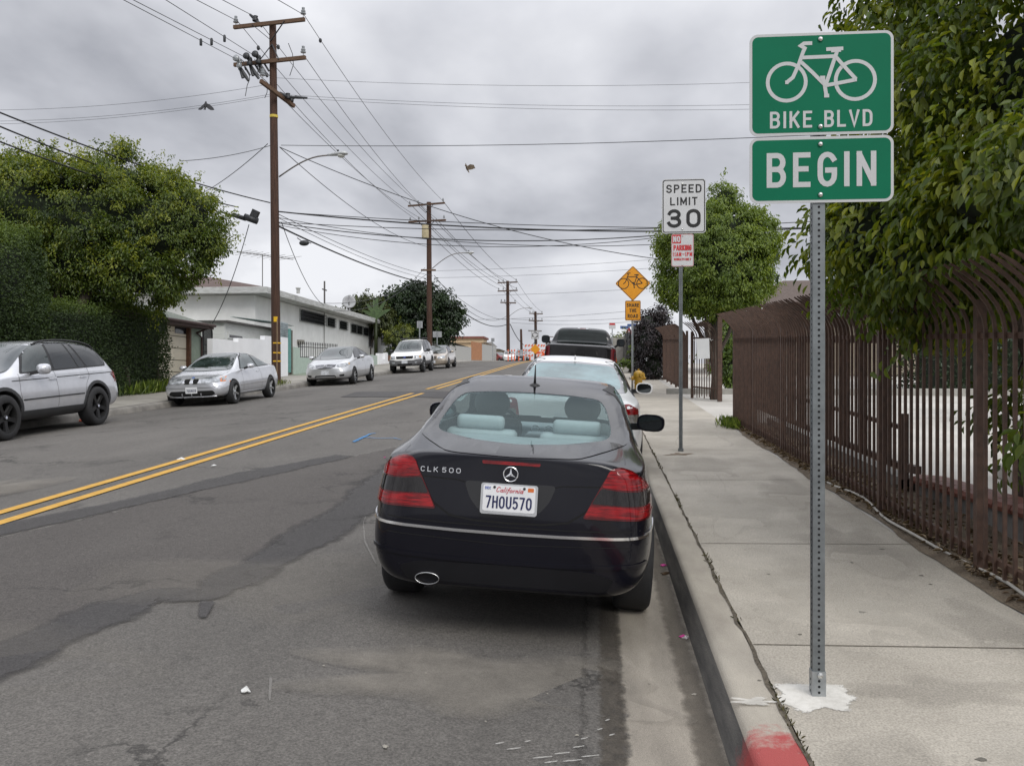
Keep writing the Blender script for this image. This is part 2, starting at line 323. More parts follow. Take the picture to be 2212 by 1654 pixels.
def red_over(mat, nm):
    m = mat.copy(); m.name = nm; t = m.node_tree; b = t.nodes['Principled BSDF']; src = b.inputs['Base Color'].links[0].from_socket; tc = N(t, 'ShaderNodeTexCoord'); sp = N(t, 'ShaderNodeSeparateXYZ'); t.links.new(tc.outputs['Object'], sp.inputs[0])
    n = N(t, 'ShaderNodeTexNoise'); n.inputs['Scale'].default_value = 14; n.inputs['Detail'].default_value = 9; n.inputs['Roughness'].default_value = .7; t.links.new(tc.outputs['Object'], n.inputs['Vector'])
    a = N(t, 'ShaderNodeMath', operation='MULTIPLY_ADD'); t.links.new(n.outputs[0], a.inputs[0]); a.inputs[1].default_value = .55; t.links.new(sp.outputs[1], a.inputs[2])
    r = N(t, 'ShaderNodeMapRange'); t.links.new(a.outputs[0], r.inputs[0]); r.inputs[1].default_value = 3.80; r.inputs[2].default_value = 3.98; r.inputs[3].default_value = .92; r.inputs[4].default_value = 0
    x = N(t, 'ShaderNodeMix', data_type='RGBA'); t.links.new(r.outputs[0], x.inputs[0]); t.links.new(src, x.inputs[6]); x.inputs[7].default_value = (.36, .045, .045, 1); t.links.new(x.outputs[2], b.inputs['Base Color']); return m
def kerbside(ya, yb, mt, mf, nm):
    ys = [ya] + [k for k in range(math.ceil(ya + .01), math.ceil(yb))] + [yb]
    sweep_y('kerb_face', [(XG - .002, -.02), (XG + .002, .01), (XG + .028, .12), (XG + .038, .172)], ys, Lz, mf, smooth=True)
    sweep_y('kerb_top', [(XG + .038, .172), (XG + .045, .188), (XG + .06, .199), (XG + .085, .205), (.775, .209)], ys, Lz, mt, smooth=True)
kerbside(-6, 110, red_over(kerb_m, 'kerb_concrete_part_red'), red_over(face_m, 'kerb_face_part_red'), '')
WX = [.79, 1.1, 1.5, 2.0, 2.36]
grid_sheet('sidewalk', WX, YS, walk_z, walk_m)
# a weedy joint between kerb and walk, cross joints of the walk
jo = []
for k in range(400):
    y = 1.5 + k * .12 * (1 + k / 200); jo.append((.783 + .006 * rng.standard_normal(), y))
vs = []; fs = []
for i, (x, y) in enumerate(jo):
    wd = (.006 + .010 * rng.random() ** 2) * (1 if y < 8 else .7); x += .004 * rng.standard_normal(); vs += [(x - wd, y, Lz(y) + .2125), (x + wd, y, Lz(y) + .2135)]
    if i: fs.append((2 * i - 2, 2 * i - 1, 2 * i + 1, 2 * i))
tag(raw('sidewalk_joint_kerb', vs, fs, black_joint), kind='structure')
b = MB()
def walk_hit(X, Y):
    lo, hi = 1., 60.
    for _ in range(40):
        m_ = (lo + hi) / 2; p = W(X, Y, m_); lo, hi = (m_, hi) if p.z > walk_z(p.x, p.y) else (lo, m_)
    return W(X, Y, lo)
for y in [walk_hit(1650, Y).y for Y in (1392, 1174, 1036, 972, 938)] + [17.5, 20, 23.4, 26.3, 29, 32, 36, 40]:
    b.add([(.80, y - .005, walk_z(.8, y) + .003), (2.36, y - .005, walk_z(2.36, y) + .003), (2.36, y + .005, walk_z(2.36, y) + .003), (.80, y + .005, walk_z(.8, y) + .003)], [(0, 1, 2, 3)])
    b.add([(XG + .09, y + .2 - .004, Lz(y) + .2085), (.77, y + .2 - .004, Lz(y) + .2125), (.77, y + .2 + .004, Lz(y) + .2125), (XG + .09, y + .2 + .004, Lz(y) + .2085)], [(0, 1, 2, 3)])
tag(b.build('sidewalk_joints', black_joint), kind='structure')
# dirt strip under the fence, parking lot behind it
def edge(y): return 2.36 + .025 * math.sin(y * 1.7) + .012 * math.sin(y * 4.1 + 1) + .008 * math.sin(y * 11)
vs = []; fs = []; XX = [0, .12, .3, .5, .8, 1.1]
ys = [2 + .25 * k for k in range(58)]
for y in ys:
    for i, q in enumerate(XX):
        x = edge(y) + q
        vs.append((x, y, walk_z(x, y) + (.006 if i == 0 else .012 + .03 * math.sin(y * 3 + q * 9) ** 2 + .01 * rng.random())))
n = len(XX); fs = [(j * n + i, j * n + i + 1, (j + 1) * n + i + 1, (j + 1) * n + i) for j in range(len(ys) - 1) for i in range(n - 1)]
tag(raw('dirt_strip', vs, fs, dirt_m, smooth=True), kind='structure')
grid_sheet('parking_lot', [2.36, 3.2, 5, 8, 12, 18, 26, 34], [k for k in range(1, 61)], lambda x, y: walk_z(2.4, y) - .004 - .006 * (x - 2.36), lot_m)
# left kerb, walk and yards
def sweep_l(name, prof, mat, zf, smooth=True):
    n = len(prof); vs = [(xl(y) + x, y, zf(xl(y) + x, y) + z) for y in YS for x, z in prof]
    return tag(raw(name, vs, [(j * n + i, j * n + i + 1, (j + 1) * n + i + 1, (j + 1) * n + i) for j in range(len(YS) - 1) for i in range(n - 1)], mat, smooth=smooth), kind='structure')
sweep_l('left_kerb', [(.01, .06), (-.01, .17), (-.03, .21), (-.07, .223), (-.2, .226)], M('left_kerb_concrete', (.15, .14, .125), .85, scale=3, bump=.3, col2=(.24, .225, .2), detail=9), lambda x, y: Lz(y))
sweep_l('left_sidewalk', [(-2.4, .002), (-1.4, .002), (-.2, .002)], M('left_walk_concrete', (.25, .235, .205), .85, scale=1.2, bump=.2, speck=.12, detail=9, col2=(.34, .32, .28)), walk_z)
sweep_l('left_ground', [(-60, -.4), (-20, -.05), (-8, 0), (-2.4, .002)], yard_m, walk_z)

# newer asphalt in the near lane, its tar seal border, the square patch, the worn strip by the centre line
def gpt(X, Y):
    """where the line of sight meets the road"""
    lo, hi = 1.0, 150.
    for _ in range(50):
        m_ = (lo + hi) / 2; p = W(X, Y, m_)
        if p.z > rz(p.x, p.y): lo = m_
        else: hi = m_
    p = W(X, Y, lo); return (p.x, p.y)
pts = [(0, 1160), (300, 1090), (560, 1025), (760, 985), (905, 955), (880, 1010), (845, 1050), (760, 1115), (640, 1190), (520, 1255), (445, 1297), (340, 1292), (250, 1330), (120, 1385), (0, 1450)]
g = [gpt(*p) for p in pts]
ground_sheet('newer_lane_asphalt', [(-8.5, 1.0)] + [(-7.8, 4.0)] + [gpt(-160, 1190)] + g + [gpt(-160, 1520)] + [(-5.6, 1.5)], soft(asph_new, .35, 5., .5), rz, .004, .12, .35, rimmed=True)
def ribbon(name, pix, wpx, mat, dz, sub_=6, wob=1., kind='structure'):
    """a soft-rimmed strip along a line drawn on the road; three points across, the middle one at full strength"""
    P = [Vector((*gpt(*p), 0)) for p in pix]; ws = wpx if hasattr(wpx, '__len__') else [wpx] * len(P); Q = []
    for i in range(len(P) - 1):
        for k in range(sub_):
            t = k / sub_; Q.append((P[i].lerp(P[i + 1], t), ws[i] + (ws[i + 1] - ws[i]) * t))
    Q.append((P[-1], ws[-1])); vs = []; fs = []; ed = []
    for i, (p, wd) in enumerate(Q):
        d = (Q[min(i + 1, len(Q) - 1)][0] - Q[max(i - 1, 0)][0]).normalized(); nn = Vector((-d.y, d.x, 0)); wd *= 1.6 * (1 + wob * (.14 * math.sin(i * .7) + .08 * math.sin(i * 2.1)))
        for s in (-1, -.4, .4, 1):
            q = p + nn * s * wd / 2; vs.append((q.x, q.y, rz(q.x, q.y) + dz)); ed.append(0. if abs(s) == 1 or i in (0, len(Q) - 1) else 1.)
        if i: fs += [(4 * i - 4 + j, 4 * i - 3 + j, 4 * i + 1 + j, 4 * i + j) for j in range(3)]
    o = raw(name, vs, fs, mat); a = o.data.attributes.new('edge', 'FLOAT', 'POINT'); a.data.foreach_set('value', ed); tag(o, kind=kind); return o
seal_s = soft(seal, .5, 6., .55, .85)
ribbon('tar_seal_line', [(-160, 1500), (120, 1372), (250, 1315), (340, 1283), (440, 1290), (520, 1245), (640, 1178), (760, 1105), (840, 1045), (880, 990)], [.3, .32, .3, .2, .2, .3, .34, .4, .45, .4], seal_s, .008)
ribbon('tar_seal_line', [(-160, 1180), (300, 1082), (560, 1022), (760, 982)], [.3, .3, .35, .3], seal_s, .008)
ribbon('tar_seal_line', [(450, 1298), (436, 1340)], [.07, .04], seal_s, .012)
ground_sheet('road_patch', [gpt(735, 858), gpt(968, 860), gpt(985, 846), gpt(768, 847)], seal, rz, .010, .4, 1.)
# double yellow line
yel = M('yellow_road_paint', (.50, .27, .035), .7, scale=9, bump=.3, bscale=150, detail=10, col2=(.60, .35, .06))
for off in (-.155, .155):
    ys = [-4 + k for k in range(29)] + [gpt(820, 862)[1]]
    for ya, yb in ((-4, 26.2), (28.4, 84)):
        ground_sheet('centre_line', [(XC + off - .06, ya), (XC + off + .06, ya), (XC + off + .06, yb), (XC + off - .06, yb)], yel, rz, .010, 10, 1.)
# ------------------------------------------------------------------ lettering (single-stroke highway letters)
def arc(cx, cy, rx, ry, a0, a1, n=8): return [(cx + rx * math.cos(R(a0 + (a1 - a0) * i / n)), cy + ry * math.sin(R(a0 + (a1 - a0) * i / n))) for i in range(n + 1)]
def GL():
    g = {}
    g['A'] = (.68, [[(0, 0), (.32, .98)], [(.36, .98), (.68, 0)], [(.13, .3), (.55, .3)]])
    g['B'] = (.58, [[(0, 0), (0, 1)], [(0, 1), (.32, 1)] + arc(.32, .765, .24, .235, 90, -90) + [(0, .53)], [(.3, .53)] + arc(.32, .265, .26, .265, 90, -90) + [(0, 0)]])
    g['C'] = (.58, [arc(.29, .7, .29, .3, 32, 180) + arc(.29, .3, .29, .3, 180, 328)])
    g['D'] = (.58, [[(0, 0), (0, 1)], [(0, 1), (.28, 1)] + arc(.28, .7, .3, .3, 90, 0, 5) + arc(.28, .3, .3, .3, 0, -90, 5) + [(0, 0)]])
    g['E'] = (.5, [[(.5, 1), (0, 1), (0, 0), (.5, 0)], [(0, .53), (.42, .53)]])
    g['F'] = (.5, [[(.5, 1), (0, 1), (0, 0)], [(0, .53), (.42, .53)]])
    g['G'] = (.58, [arc(.29, .7, .29, .3, 30, 180) + arc(.29, .3, .29, .3, 180, 360) + [(.58, .47), (.31, .47)]])
    g['H'] = (.58, [[(0, 0), (0, 1)], [(.58, 0), (.58, 1)], [(0, .53), (.58, .53)]])
    g['I'] = (.0, [[(0, 0), (0, 1)]])
    g['K'] = (.58, [[(0, 0), (0, 1)], [(.56, 1), (0, .38)], [(.19, .6), (.58, 0)]])
    g['L'] = (.5, [[(0, 1), (0, 0), (.5, 0)]])
    g['M'] = (.72, [[(0, 0), (0, 1)], [(.02, .96), (.36, .2)], [(.36, .2), (.70, .96)], [(.72, 1), (.72, 0)]])
    g['N'] = (.58, [[(0, 0), (0, 1)], [(.02, .96), (.56, .04)], [(.58, 0), (.58, 1)]])
    g['O'] = (.6, [arc(.3, .7, .3, .3, 0, 180) + arc(.3, .3, .3, .3, 180, 360) + [(.6, .7)]])
    g['0'] = g['O']
    g['P'] = (.56, [[(0, 0), (0, 1)], [(0, 1), (.3, 1)] + arc(.3, .74, .26, .26, 90, -90) + [(0, .48)]])
    g['R'] = (.58, [[(0, 0), (0, 1)], [(0, 1), (.3, 1)] + arc(.3, .74, .26, .26, 90, -90) + [(0, .48)], [(.3, .48), (.58, 0)]])
    g['S'] = (.58, [arc(.29, .75, .27, .25, 20, 270, 12) + arc(.29, .25, .29, .25, 90, -160, 12)])
    g['T'] = (.56, [[(0, 1), (.56, 1)], [(.28, 1), (.28, 0)]])
    g['U'] = (.58, [[(0, 1)] + arc(.29, .3, .29, .3, 180, 360) + [(.58, 1)]])
    g['V'] = (.64, [[(0, 1), (.32, 0), (.64, 1)]])
    g['Y'] = (.64, [[(0, 1), (.32, .45), (.64, 1)], [(.32, .45), (.32, 0)]])
    g['1'] = (.14, [[(0, .8), (.14, 1), (.14, 0)]])
    g['3'] = (.6, [arc(.3, .76, .27, .24, 165, -80, 12), arc(.3, .26, .3, .26, 80, -165, 12), [(.2, .52), (.36, .52)]])
    g['5'] = (.56, [[(.52, 1), (.06, 1), (.02, .52)] + arc(.24, .31, .31, .31, 105, -135, 12)])
    g['7'] = (.56, [[(0, 1), (.56, 1)], [(.54, .97), (.2, 0)]])
    g['6'] = (.58, [arc(.29, .7, .29, .3, 30, 180) + arc(.29, .3, .29, .3, 180, 540, 14)])
    g['9'] = (.58, [arc(.29, .3, .29, .3, 210, 360) + arc(.29, .7, .29, .3, 0, 360, 14)])
    g['-'] = (.3, [[(0, .5), (.3, .5)]])
    g['a'] = (.5, [arc(.24, .24, .24, .24, 60, 400, 12), [(.46, .5), (.44, .08), (.56, 0)]])
    g['l'] = (.16, [[(.06, 1), (.02, .12), (.12, 0)]])
    g['i'] = (.12, [[(.04, .5), (.02, .08), (.12, 0)], [(.06, .72), (.06, .78)]])
    g['f'] = (.3, [[(.36, .95), (.26, 1), (.18, .9), (.12, -.25), (.02, -.3)], [(0, .5), (.32, .52)]])
    g['o'] = (.46, [arc(.23, .25, .23, .25, 0, 360, 12)])
    g['r'] = (.3, [[(.04, .5), (.04, 0)], [(.04, .3), (.14, .46), (.3, .48)]])
    g['n'] = (.42, [[(.04, .5), (.04, 0)], [(.04, .32), (.2, .5), (.36, .4), (.36, .08), (.46, 0)]])
    return g
GLY = GL()
def strokes_mesh(lines, t, mb, Mx, z0=0., dz=.00012, sq=0.):
    for k, L in enumerate(lines):
        P = [Vector(p) for p in L]
        if sq and (P[0] - P[-1]).length > 1e-4:
            P[0] = P[0] + (P[0] - P[1]).normalized() * t * sq; P[-1] = P[-1] + (P[-1] - P[-2]).normalized() * t * sq
        Q = [P[0]]
        for p in P[1:]:
            if (p - Q[-1]).length > 1e-5: Q.append(p)
        P = Q; n = len(P)
        if n < 2: continue
        closed = (P[0] - P[-1]).length < 1e-4 and n > 3
        if closed: P = P[:-1]; n -= 1
        lf = []; rt = []
        for i in range(n):
            if closed: a, b = P[i - 1], P[(i + 1) % n]
            else: a, b = P[max(i - 1, 0)], P[min(i + 1, n - 1)]
            d1 = (P[i] - a).normalized() if (P[i] - a).length > 1e-6 else (b - P[i]).normalized()
            d2 = (b - P[i]).normalized() if (b - P[i]).length > 1e-6 else d1
            n1 = Vector((-d1.y, d1.x)); n2 = Vector((-d2.y, d2.x)); mvec = (n1 + n2)
            if mvec.length < .3: mvec = n1
            mvec.normalize(); q = min(1 / max(mvec.dot(n1), .35), 2.2) * t / 2
            lf.append(P[i] + mvec * q); rt.append(P[i] - mvec * q)
        z = z0 + k * dz
        vs = [Mx @ Vector((p.x, p.y, z)) for p in lf] + [Mx @ Vector((p.x, p.y, z)) for p in rt]
        fs = [(i, n + i, n + i + 1, i + 1) for i in range(n - 1)]
        if closed: fs.append((n - 1, 2 * n - 1, n, 0))
        mb.add(vs, fs)
def lettering(name, txt, h, t, mat, parent, Mx, sx=1., gap=.2, slant=0., wtot=None, z0=.0015):
    """one row of text centred on the local origin of Mx (local X right, Y up, Z out)"""
    th = t * h; x = 0.; lines = []
    for ch in txt:
        if ch == ' ': x += .36 * h * sx; continue
        gw, gl = GLY[ch]; ww = gw * h * sx
        for L in gl: lines.append([(x + th / 2 + p[0] * h * sx, th / 2 + p[1] * (h - th)) for p in L])
        x += ww + th + gap * h * sx
    tot = x - gap * h * sx; k = (wtot / tot) if wtot else 1.
    lines = [[((p[0] - tot / 2) * k + slant * p[1], p[1] - h / 2) for p in L] for L in lines]
    mb = MB(); strokes_mesh(lines, th, mb, Mx, z0, sq=.5)
    return mb.build(name, mat, parent)
# ------------------------------------------------------------------ cars: one lofted, subdivided body, and fittings laid on its surface
def tinted(name, col=(.012, .016, .017), rough=.02):
    m = M(name, col, rough, spec=1.0, var=.02, coat=1.)
    return m
rubber = M('tyre_rubber', (.018, .018, .019), .75, var=.2, bump=.2, bscale=90)
dark_well = M('wheel_well_black', (.006, .006, .006), .95, var=.1)
trim_blk = M('black_trim', (.014, .014, .015), .5, var=.1)
chrome = M('chrome', (.75, .75, .76), .12, 1., var=.03)
glass_dk = tinted('dark_car_glass')
glass_rf = tinted('clear_car_glass', (.035, .05, .052))
plate_w = M('plate_white', (.72, .73, .74), .4, var=.04)
ink_blue = M('plate_ink', (.012, .018, .08), .5, var=.05)
red_lens = M('red_lens', (.085, .0015, .003), .12, coat=.4, spec=.3, scale=30, col2=(.32, .005, .008), stretch=(.35, .35, 4))
red_dark = M('dark_red_lens', (.10, .003, .005), .12, coat=.4, spec=.3, var=.25)
smoke_lens = M('smoked_lens', (.014, .012, .012), .1, coat=.4, spec=.3, var=.3, scale=30, stretch=(6, 1, 1))
amber_lens = M('amber_lens', (.75, .20, .02), .12, coat=1., var=.1)
head_lens = M('headlight_lens', (.16, .17, .18), .08, .3, coat=1., var=.35, scale=9, col2=(.50, .52, .54))
def paint(name, col, metal=.0, rough=.28, dust=.0):
    return M(name, col, rough, metal, var=.06, scale=1.5, coat=1., spec=.5)

SECT = 10
def body_mesh(st, zs=1., level=2):
    """stations (y, zb, ws, wm, zm, wb, zbelt, wr, zr, edge, lean) from rear to front"""
    vs = []; fs = []; nS = len(st); nP = SECT * 2 - 2
    for s in st:
        y, zb, ws, wm, zm, wb, zt, wr, zr, ed = s[:10]; lean = s[10] if len(s) > 10 else 0.
        deck = zr - zt < .16
        p5 = (wb - .015, zt); p7 = (wr, zr - ed)
        half = [(0, zb), (ws * .7, zb), (ws, zb + .03), (wm, zm), (wb, zt - .05), p5,
                (p5[0] + (p7[0] - p5[0]) * .12 - (0 if deck else .012), p5[1] + (p7[1] - p5[1]) * .12), p7, (wr * .72, zr - ed * .22), (0, zr)]
        def yy(z): return y + lean * max(0., (z - zm) / max(.05, (zr - zm)))
        for x, z in half: vs.append((x, yy(z), z * zs))
        for x, z in half[-2:0:-1]: vs.append((-x, yy(z), z * zs))
    for i in range(nS - 1):
        for j in range(nP):
            a = i * nP + j; b = i * nP + (j + 1) % nP; fs.append((a, b, b + nP, a + nP))
    for base, flip in ((0, True), ((nS - 1) * nP, False)):
        for j in range(SECT - 1):
            a, b = base + j, base + j + 1; c, d = base + (nP - j - 1) % nP, base + (nP - j) % nP
            if j == 0: f = (a, b, base + nP - 1)
            elif j == SECT - 2: f = (a, b, base + nP - j)
            else: f = (a, b, base + nP - j - 1, base + nP - j)
            fs.append(f[::-1] if not flip else f)
    return vs, fs
def make_body(name, st, mat, parent, zs=1., arches=(), arch_r=.36, halfw=.87, level=3, holes=(), arch_mat=None):
    vs, fs = body_mesh(st, zs); b = MB(); b.add(vs, fs); o = b.build(name, [mat, dark_well], parent, True)
    sm = o.modifiers.new('s', 'SUBSURF'); sm.levels = level; sm.render_levels = level
    cut = []
    for ya, za in arches:
        c = MB()
        for s in (-1, 1):
            Mx = Matrix.Translation((s * (halfw - .26), ya, za)) @ Matrix.Rotation(R(90), 4, 'Y')
            n = 40; ring = [(arch_r * math.cos(2 * math.pi * i / n), arch_r * math.sin(2 * math.pi * i / n)) for i in range(n)]
            c.prism(ring, .5, Mx @ Matrix.Translation((0, 0, -.0 if s > 0 else -.5)))
        c.cur = 0
        co = c.build('cut', [dark_well]); cut.append(co)
        md = o.modifiers.new('b', 'BOOLEAN'); md.operation = 'DIFFERENCE'; md.object = co; md.solver = 'EXACT'
        try: md.material_mode = 'TRANSFER'
        except Exception: pass
    bpy.context.view_layer.update()
    dg = bpy.context.evaluated_depsgraph_get(); ev = o.evaluated_get(dg); me = bpy.data.meshes.new_from_object(ev)
    o.modifiers.clear(); old = o.data; o.data = me; bpy.data.meshes.remove(old)
    for c in cut: bpy.data.objects.remove(c)
    bm = bmesh.new(); bm.from_mesh(me); bvh = BVHTree.FromBMesh(bm)
    mi = [i for i, q in enumerate(me.materials) if q and q.name == dark_well.name]
    di = mi[0] if mi else 0
    for f in bm.faces:
        f.smooth = True; c = f.calc_center_median()
        for ya, za in arches:                     # the inside of a wheel well
            if math.hypot(c.y - ya, c.z - za) < arch_r - .0015 or (abs(math.hypot(c.y - ya, c.z - za) - arch_r) < .012 and abs(Vector((0, c.y - ya, c.z - za)).normalized().dot(f.normal)) > .8):
                f.material_index = di; f.smooth = False
    if holes:
        kill = []
        for f in bm.faces:
            c = f.calc_center_median()
            for view, poly in holes:
                if view == 'rear': ok = f.normal.y < .1 and c.y < 0 and inside((c.x, c.z), poly)
                elif view == 'front': ok = f.normal.y > -.1 and c.y > 0 and inside((c.x, c.z), poly)
                else: ok = inside((c.y, c.z), poly) and abs(f.normal.x) > .3
                if ok: kill.append(f); break
        bmesh.ops.delete(bm, geom=kill, context='FACES')
    bm.to_mesh(me); bm.free()
    o['bvh'] = 0; del o['bvh']
    return o, bvh
def inside(p, poly):
    x, y = p; c = False; n = len(poly)
    for i in range(n):
        x1, y1 = poly[i]; x2, y2 = poly[i - 1]
        if (y1 > y) != (y2 > y) and x < (x2 - x1) * (y - y1) / (y2 - y1) + x1: c = not c
    return c
VIEW = {'rear': (lambda u, v: Vector((u, -10, v)), Vector((0, 1, 0))), 'front': (lambda u, v: Vector((u, 10, v)), Vector((0, -1, 0))),
        'left': (lambda u, v: Vector((-10, u, v)), Vector((1, 0, 0))), 'right': (lambda u, v: Vector((10, u, v)), Vector((-1, 0, 0))), 'top': (lambda u, v: Vector((u, v, 10)), Vector((0, 0, -1)))}
def smooth_poly(poly, r=.03, n=4):
    """round the corners of an outline"""
    out = []; k = len(poly)
    for i in range(k):
        a, p, b = Vector(poly[i - 1]), Vector(poly[i]), Vector(poly[(i + 1) % k])
        d1 = min(r, (a - p).length * .45); d2 = min(r, (b - p).length * .45)
        s, t = p + (a - p).normalized() * d1, p + (b - p).normalized() * d2
        for j in range(n + 1):
            q = j / n; out.append(tuple(s * (1 - q) ** 2 + p * 2 * q * (1 - q) + t * q * q))
    return out
def patch(bvh, name, poly, view, mat, parent, off=.004, g=.06, rnd=.0, hole=None, skirt=.006, graze=None, maxdep=None):
    g = min(g, .05); graze = graze if graze is not None else (.03 if ('window' in name or 'windshield' in name) and view in ('rear', 'front') else .22)
    if rnd: poly = smooth_poly(poly, rnd)
    bm = bmesh.new(); vs = [bm.verts.new((p[0], p[1], 0)) for p in poly]
    if hole:
        hv = [bm.verts.new((p[0], p[1], 0)) for p in hole]
        es = [bm.edges.new((l[i - 1], l[i])) for l in (vs, hv) for i in range(len(l))]
        bmesh.ops.triangle_fill(bm, use_beauty=True, use_dissolve=False, edges=es)
    else: bm.faces.new(vs)
    for ax in (0, 1):
        q = [p[ax] for p in poly]
        for k in range(math.ceil(min(q) / g), math.floor(max(q) / g) + 1):
            co = [0, 0, 0]; no = [0, 0, 0]; co[ax] = k * g; no[ax] = 1
            bmesh.ops.bisect_plane(bm, geom=bm.verts[:] + bm.edges[:] + bm.faces[:], plane_co=co, plane_no=no, dist=1e-5)
    bmesh.ops.triangulate(bm, faces=[f for f in bm.faces if len(f.verts) > 4])
    of, dr = VIEW[view]; nor = {}; dep = []; miss = []
    for v in bm.verts:
        o_ = of(v.co.x, v.co.y); hit, nn, _, d = bvh.ray_cast(o_, dr)
        if hit is None or (maxdep and dep and d > min(dep) + maxdep): miss.append((v, o_))
        else:
            if nn.dot(dr) > 0: nn = -nn
            v.co = hit + nn * off; nor[v] = nn; dep.append(d)
    md = sum(dep) / max(1, len(dep))
    for v, o_ in miss:
        hit, nn, _, d = bvh.find_nearest(o_ + dr * md)
        if nn.dot(dr) > .2: nn = -nn
        v.co = hit + nn * off; nor[v] = nn
    bad = set()
    if view != 'top':
        dmin = min(dep) if dep else 0; mset = {v for v, _ in miss}
        for f in bm.faces:
            if any(v in mset for v in f.verts) or sum((nor[v].dot(-dr) for v in f.verts)) / len(f.verts) < graze: bad.add(f)
        if len(bad) < len(bm.faces): bmesh.ops.delete(bm, geom=list(bad), context='FACES')
    bm.normal_update()
    for f in bm.faces:
        a = sum((nor[v] for v in f.verts), Vector())
        if f.normal.dot(a) < 0: f.normal_flip()
        f.smooth = True
    if skirt:
        for e_ in [e for e in bm.edges if len(e.link_faces) == 1]:
            a, b = e_.verts; q = [bm.verts.new(a.co), bm.verts.new(b.co), bm.verts.new(b.co - nor[b] * (off + skirt)), bm.verts.new(a.co - nor[a] * (off + skirt))]
            bm.faces.new(q)
    me = bpy.data.meshes.new(name); bm.to_mesh(me); bm.free(); me.materials.append(mat)
    o = bpy.data.objects.new(name, me); COL.objects.link(o)
    if parent: o.parent = parent
    return o
def line_poly(pts, w_):
    P = [Vector(p) for p in pts]; L = []; Rr = []
    for i in range(len(P)):
        d = (P[min(i + 1, len(P) - 1)] - P[max(i - 1, 0)]).normalized(); n = Vector((-d.y, d.x)) * w_ / 2
        L.append(tuple(P[i] + n)); Rr.append(tuple(P[i] - n))
    return L + Rr[::-1]
def seam(bvh, pts, view, parent, w_=.008, mat=None, name='panel_gap', off=.0015):
    return patch(bvh, name, line_poly(pts, w_), view, mat or dark_well, parent, off, .08, 0, None, 0)
def multi_patch(bvh, name, polys, view, mat, parent, off=.004, g=.08, skirt=.004):
    """several patches joined into one part"""
    os_ = [patch(bvh, name, p, view, mat, None, off, g, 0, None, skirt) for p in polys]
    bm = bmesh.new()
    for o in os_: bm.from_mesh(o.data)
    me = bpy.data.meshes.new(name); bm.to_mesh(me); bm.free(); me.materials.append(mat)
    for o in os_: q = o.data; bpy.data.objects.remove(o); bpy.data.meshes.remove(q)
    o = bpy.data.objects.new(name, me); COL.objects.link(o); o.parent = parent; return o
def mir(poly): return [(-p[0], p[1]) for p in poly]

def make_wheel(parent, loc, side, r=.325, wd=.22, rim=.235, spokes=5, smat=None, sw=.07, style='spoke', badge=None):
    smat = smat or M('alloy_rim', (.48, .49, .50), .3, .85, var=.05)
    Mx = Matrix.Rotation(R(90), 4, 'Y')           # local Z of the lathe becomes +X, the outside
    b = MB(); h = wd / 2
    b.lathe([(rim, -h), (rim + .02, -h - .006), (r - .03, -h - .002), (r - .008, -h + .018), (r, -h + .05), (r, h - .05), (r - .008, h - .018), (r - .03, h + .002), (rim + .02, h + .006), (rim, h), (rim - .005, h - .02), (rim - .005, -h)], 40, Mx)
    t = b.build('wheel', rubber, parent, True, autosm=50)
    d = MB()
    d.lathe([(rim + .004, h - .002), (rim - .006, h + .002), (rim - .018, h - .012), (rim - .022, -h * .6), (.001, -h * .6)], 40, Mx)
    d.cur = 1
    if style == 'spoke':
        for i in range(spokes):
            a = 2 * math.pi * i / spokes; c_, s_ = math.cos(a), math.sin(a)
            pr = [(.03, sw * .62), (rim * .55, sw * .42), (rim - .012, sw * .62)]
            out_, in_ = h - .012, h - .06
            vs = []
            for rr_, ww_ in pr:
                zz = out_ - .03 * (1 - rr_ / rim)
                for q, z in ((-ww_, in_), (-ww_ * .75, zz), (ww_ * .75, zz), (ww_, in_)):
                    vs.append(Mx @ Vector((rr_ * c_ - q * s_, rr_ * s_ + q * c_, z)))
            fs = []
            for k in range(2):
                for j in range(3): fs.append((k * 4 + j, k * 4 + j + 1, k * 4 + 5 + j, k * 4 + 4 + j))
            d.add(vs, fs)
    else:
        d.lathe([(rim - .012, h - .014), (rim * .8, h - .006), (rim * .62, h - .02), (rim * .45, h - .004), (.03, h + .004), (.001, h + .004)], 40, Mx)
        d.cur = 0
        for i in range(spokes):
            a = 2 * math.pi * (i + .5) / spokes; d.lathe([(.026, h + .001), (.001, h + .003)], 10, Mx @ Matrix.Translation((rim * .66 * math.cos(a), rim * .66 * math.sin(a), -.012)))
        d.cur = 1
    d.lathe([(.045, h - .05), (.05, h - .03), (.04, h - .018), (.001, h - .016)], 20, Mx)
    o = d.build('rim', [dark_well, smat], t, False, autosm=35)
    if badge:
        q = MB(); q.lathe([(.026, h - .0155), (.024, h - .013), (.001, h - .012)], 14, Mx); q.build('hub_badge', badge, t)
    t.location = loc
    if side < 0: t.rotation_euler = (0, 0, math.pi)
    return t
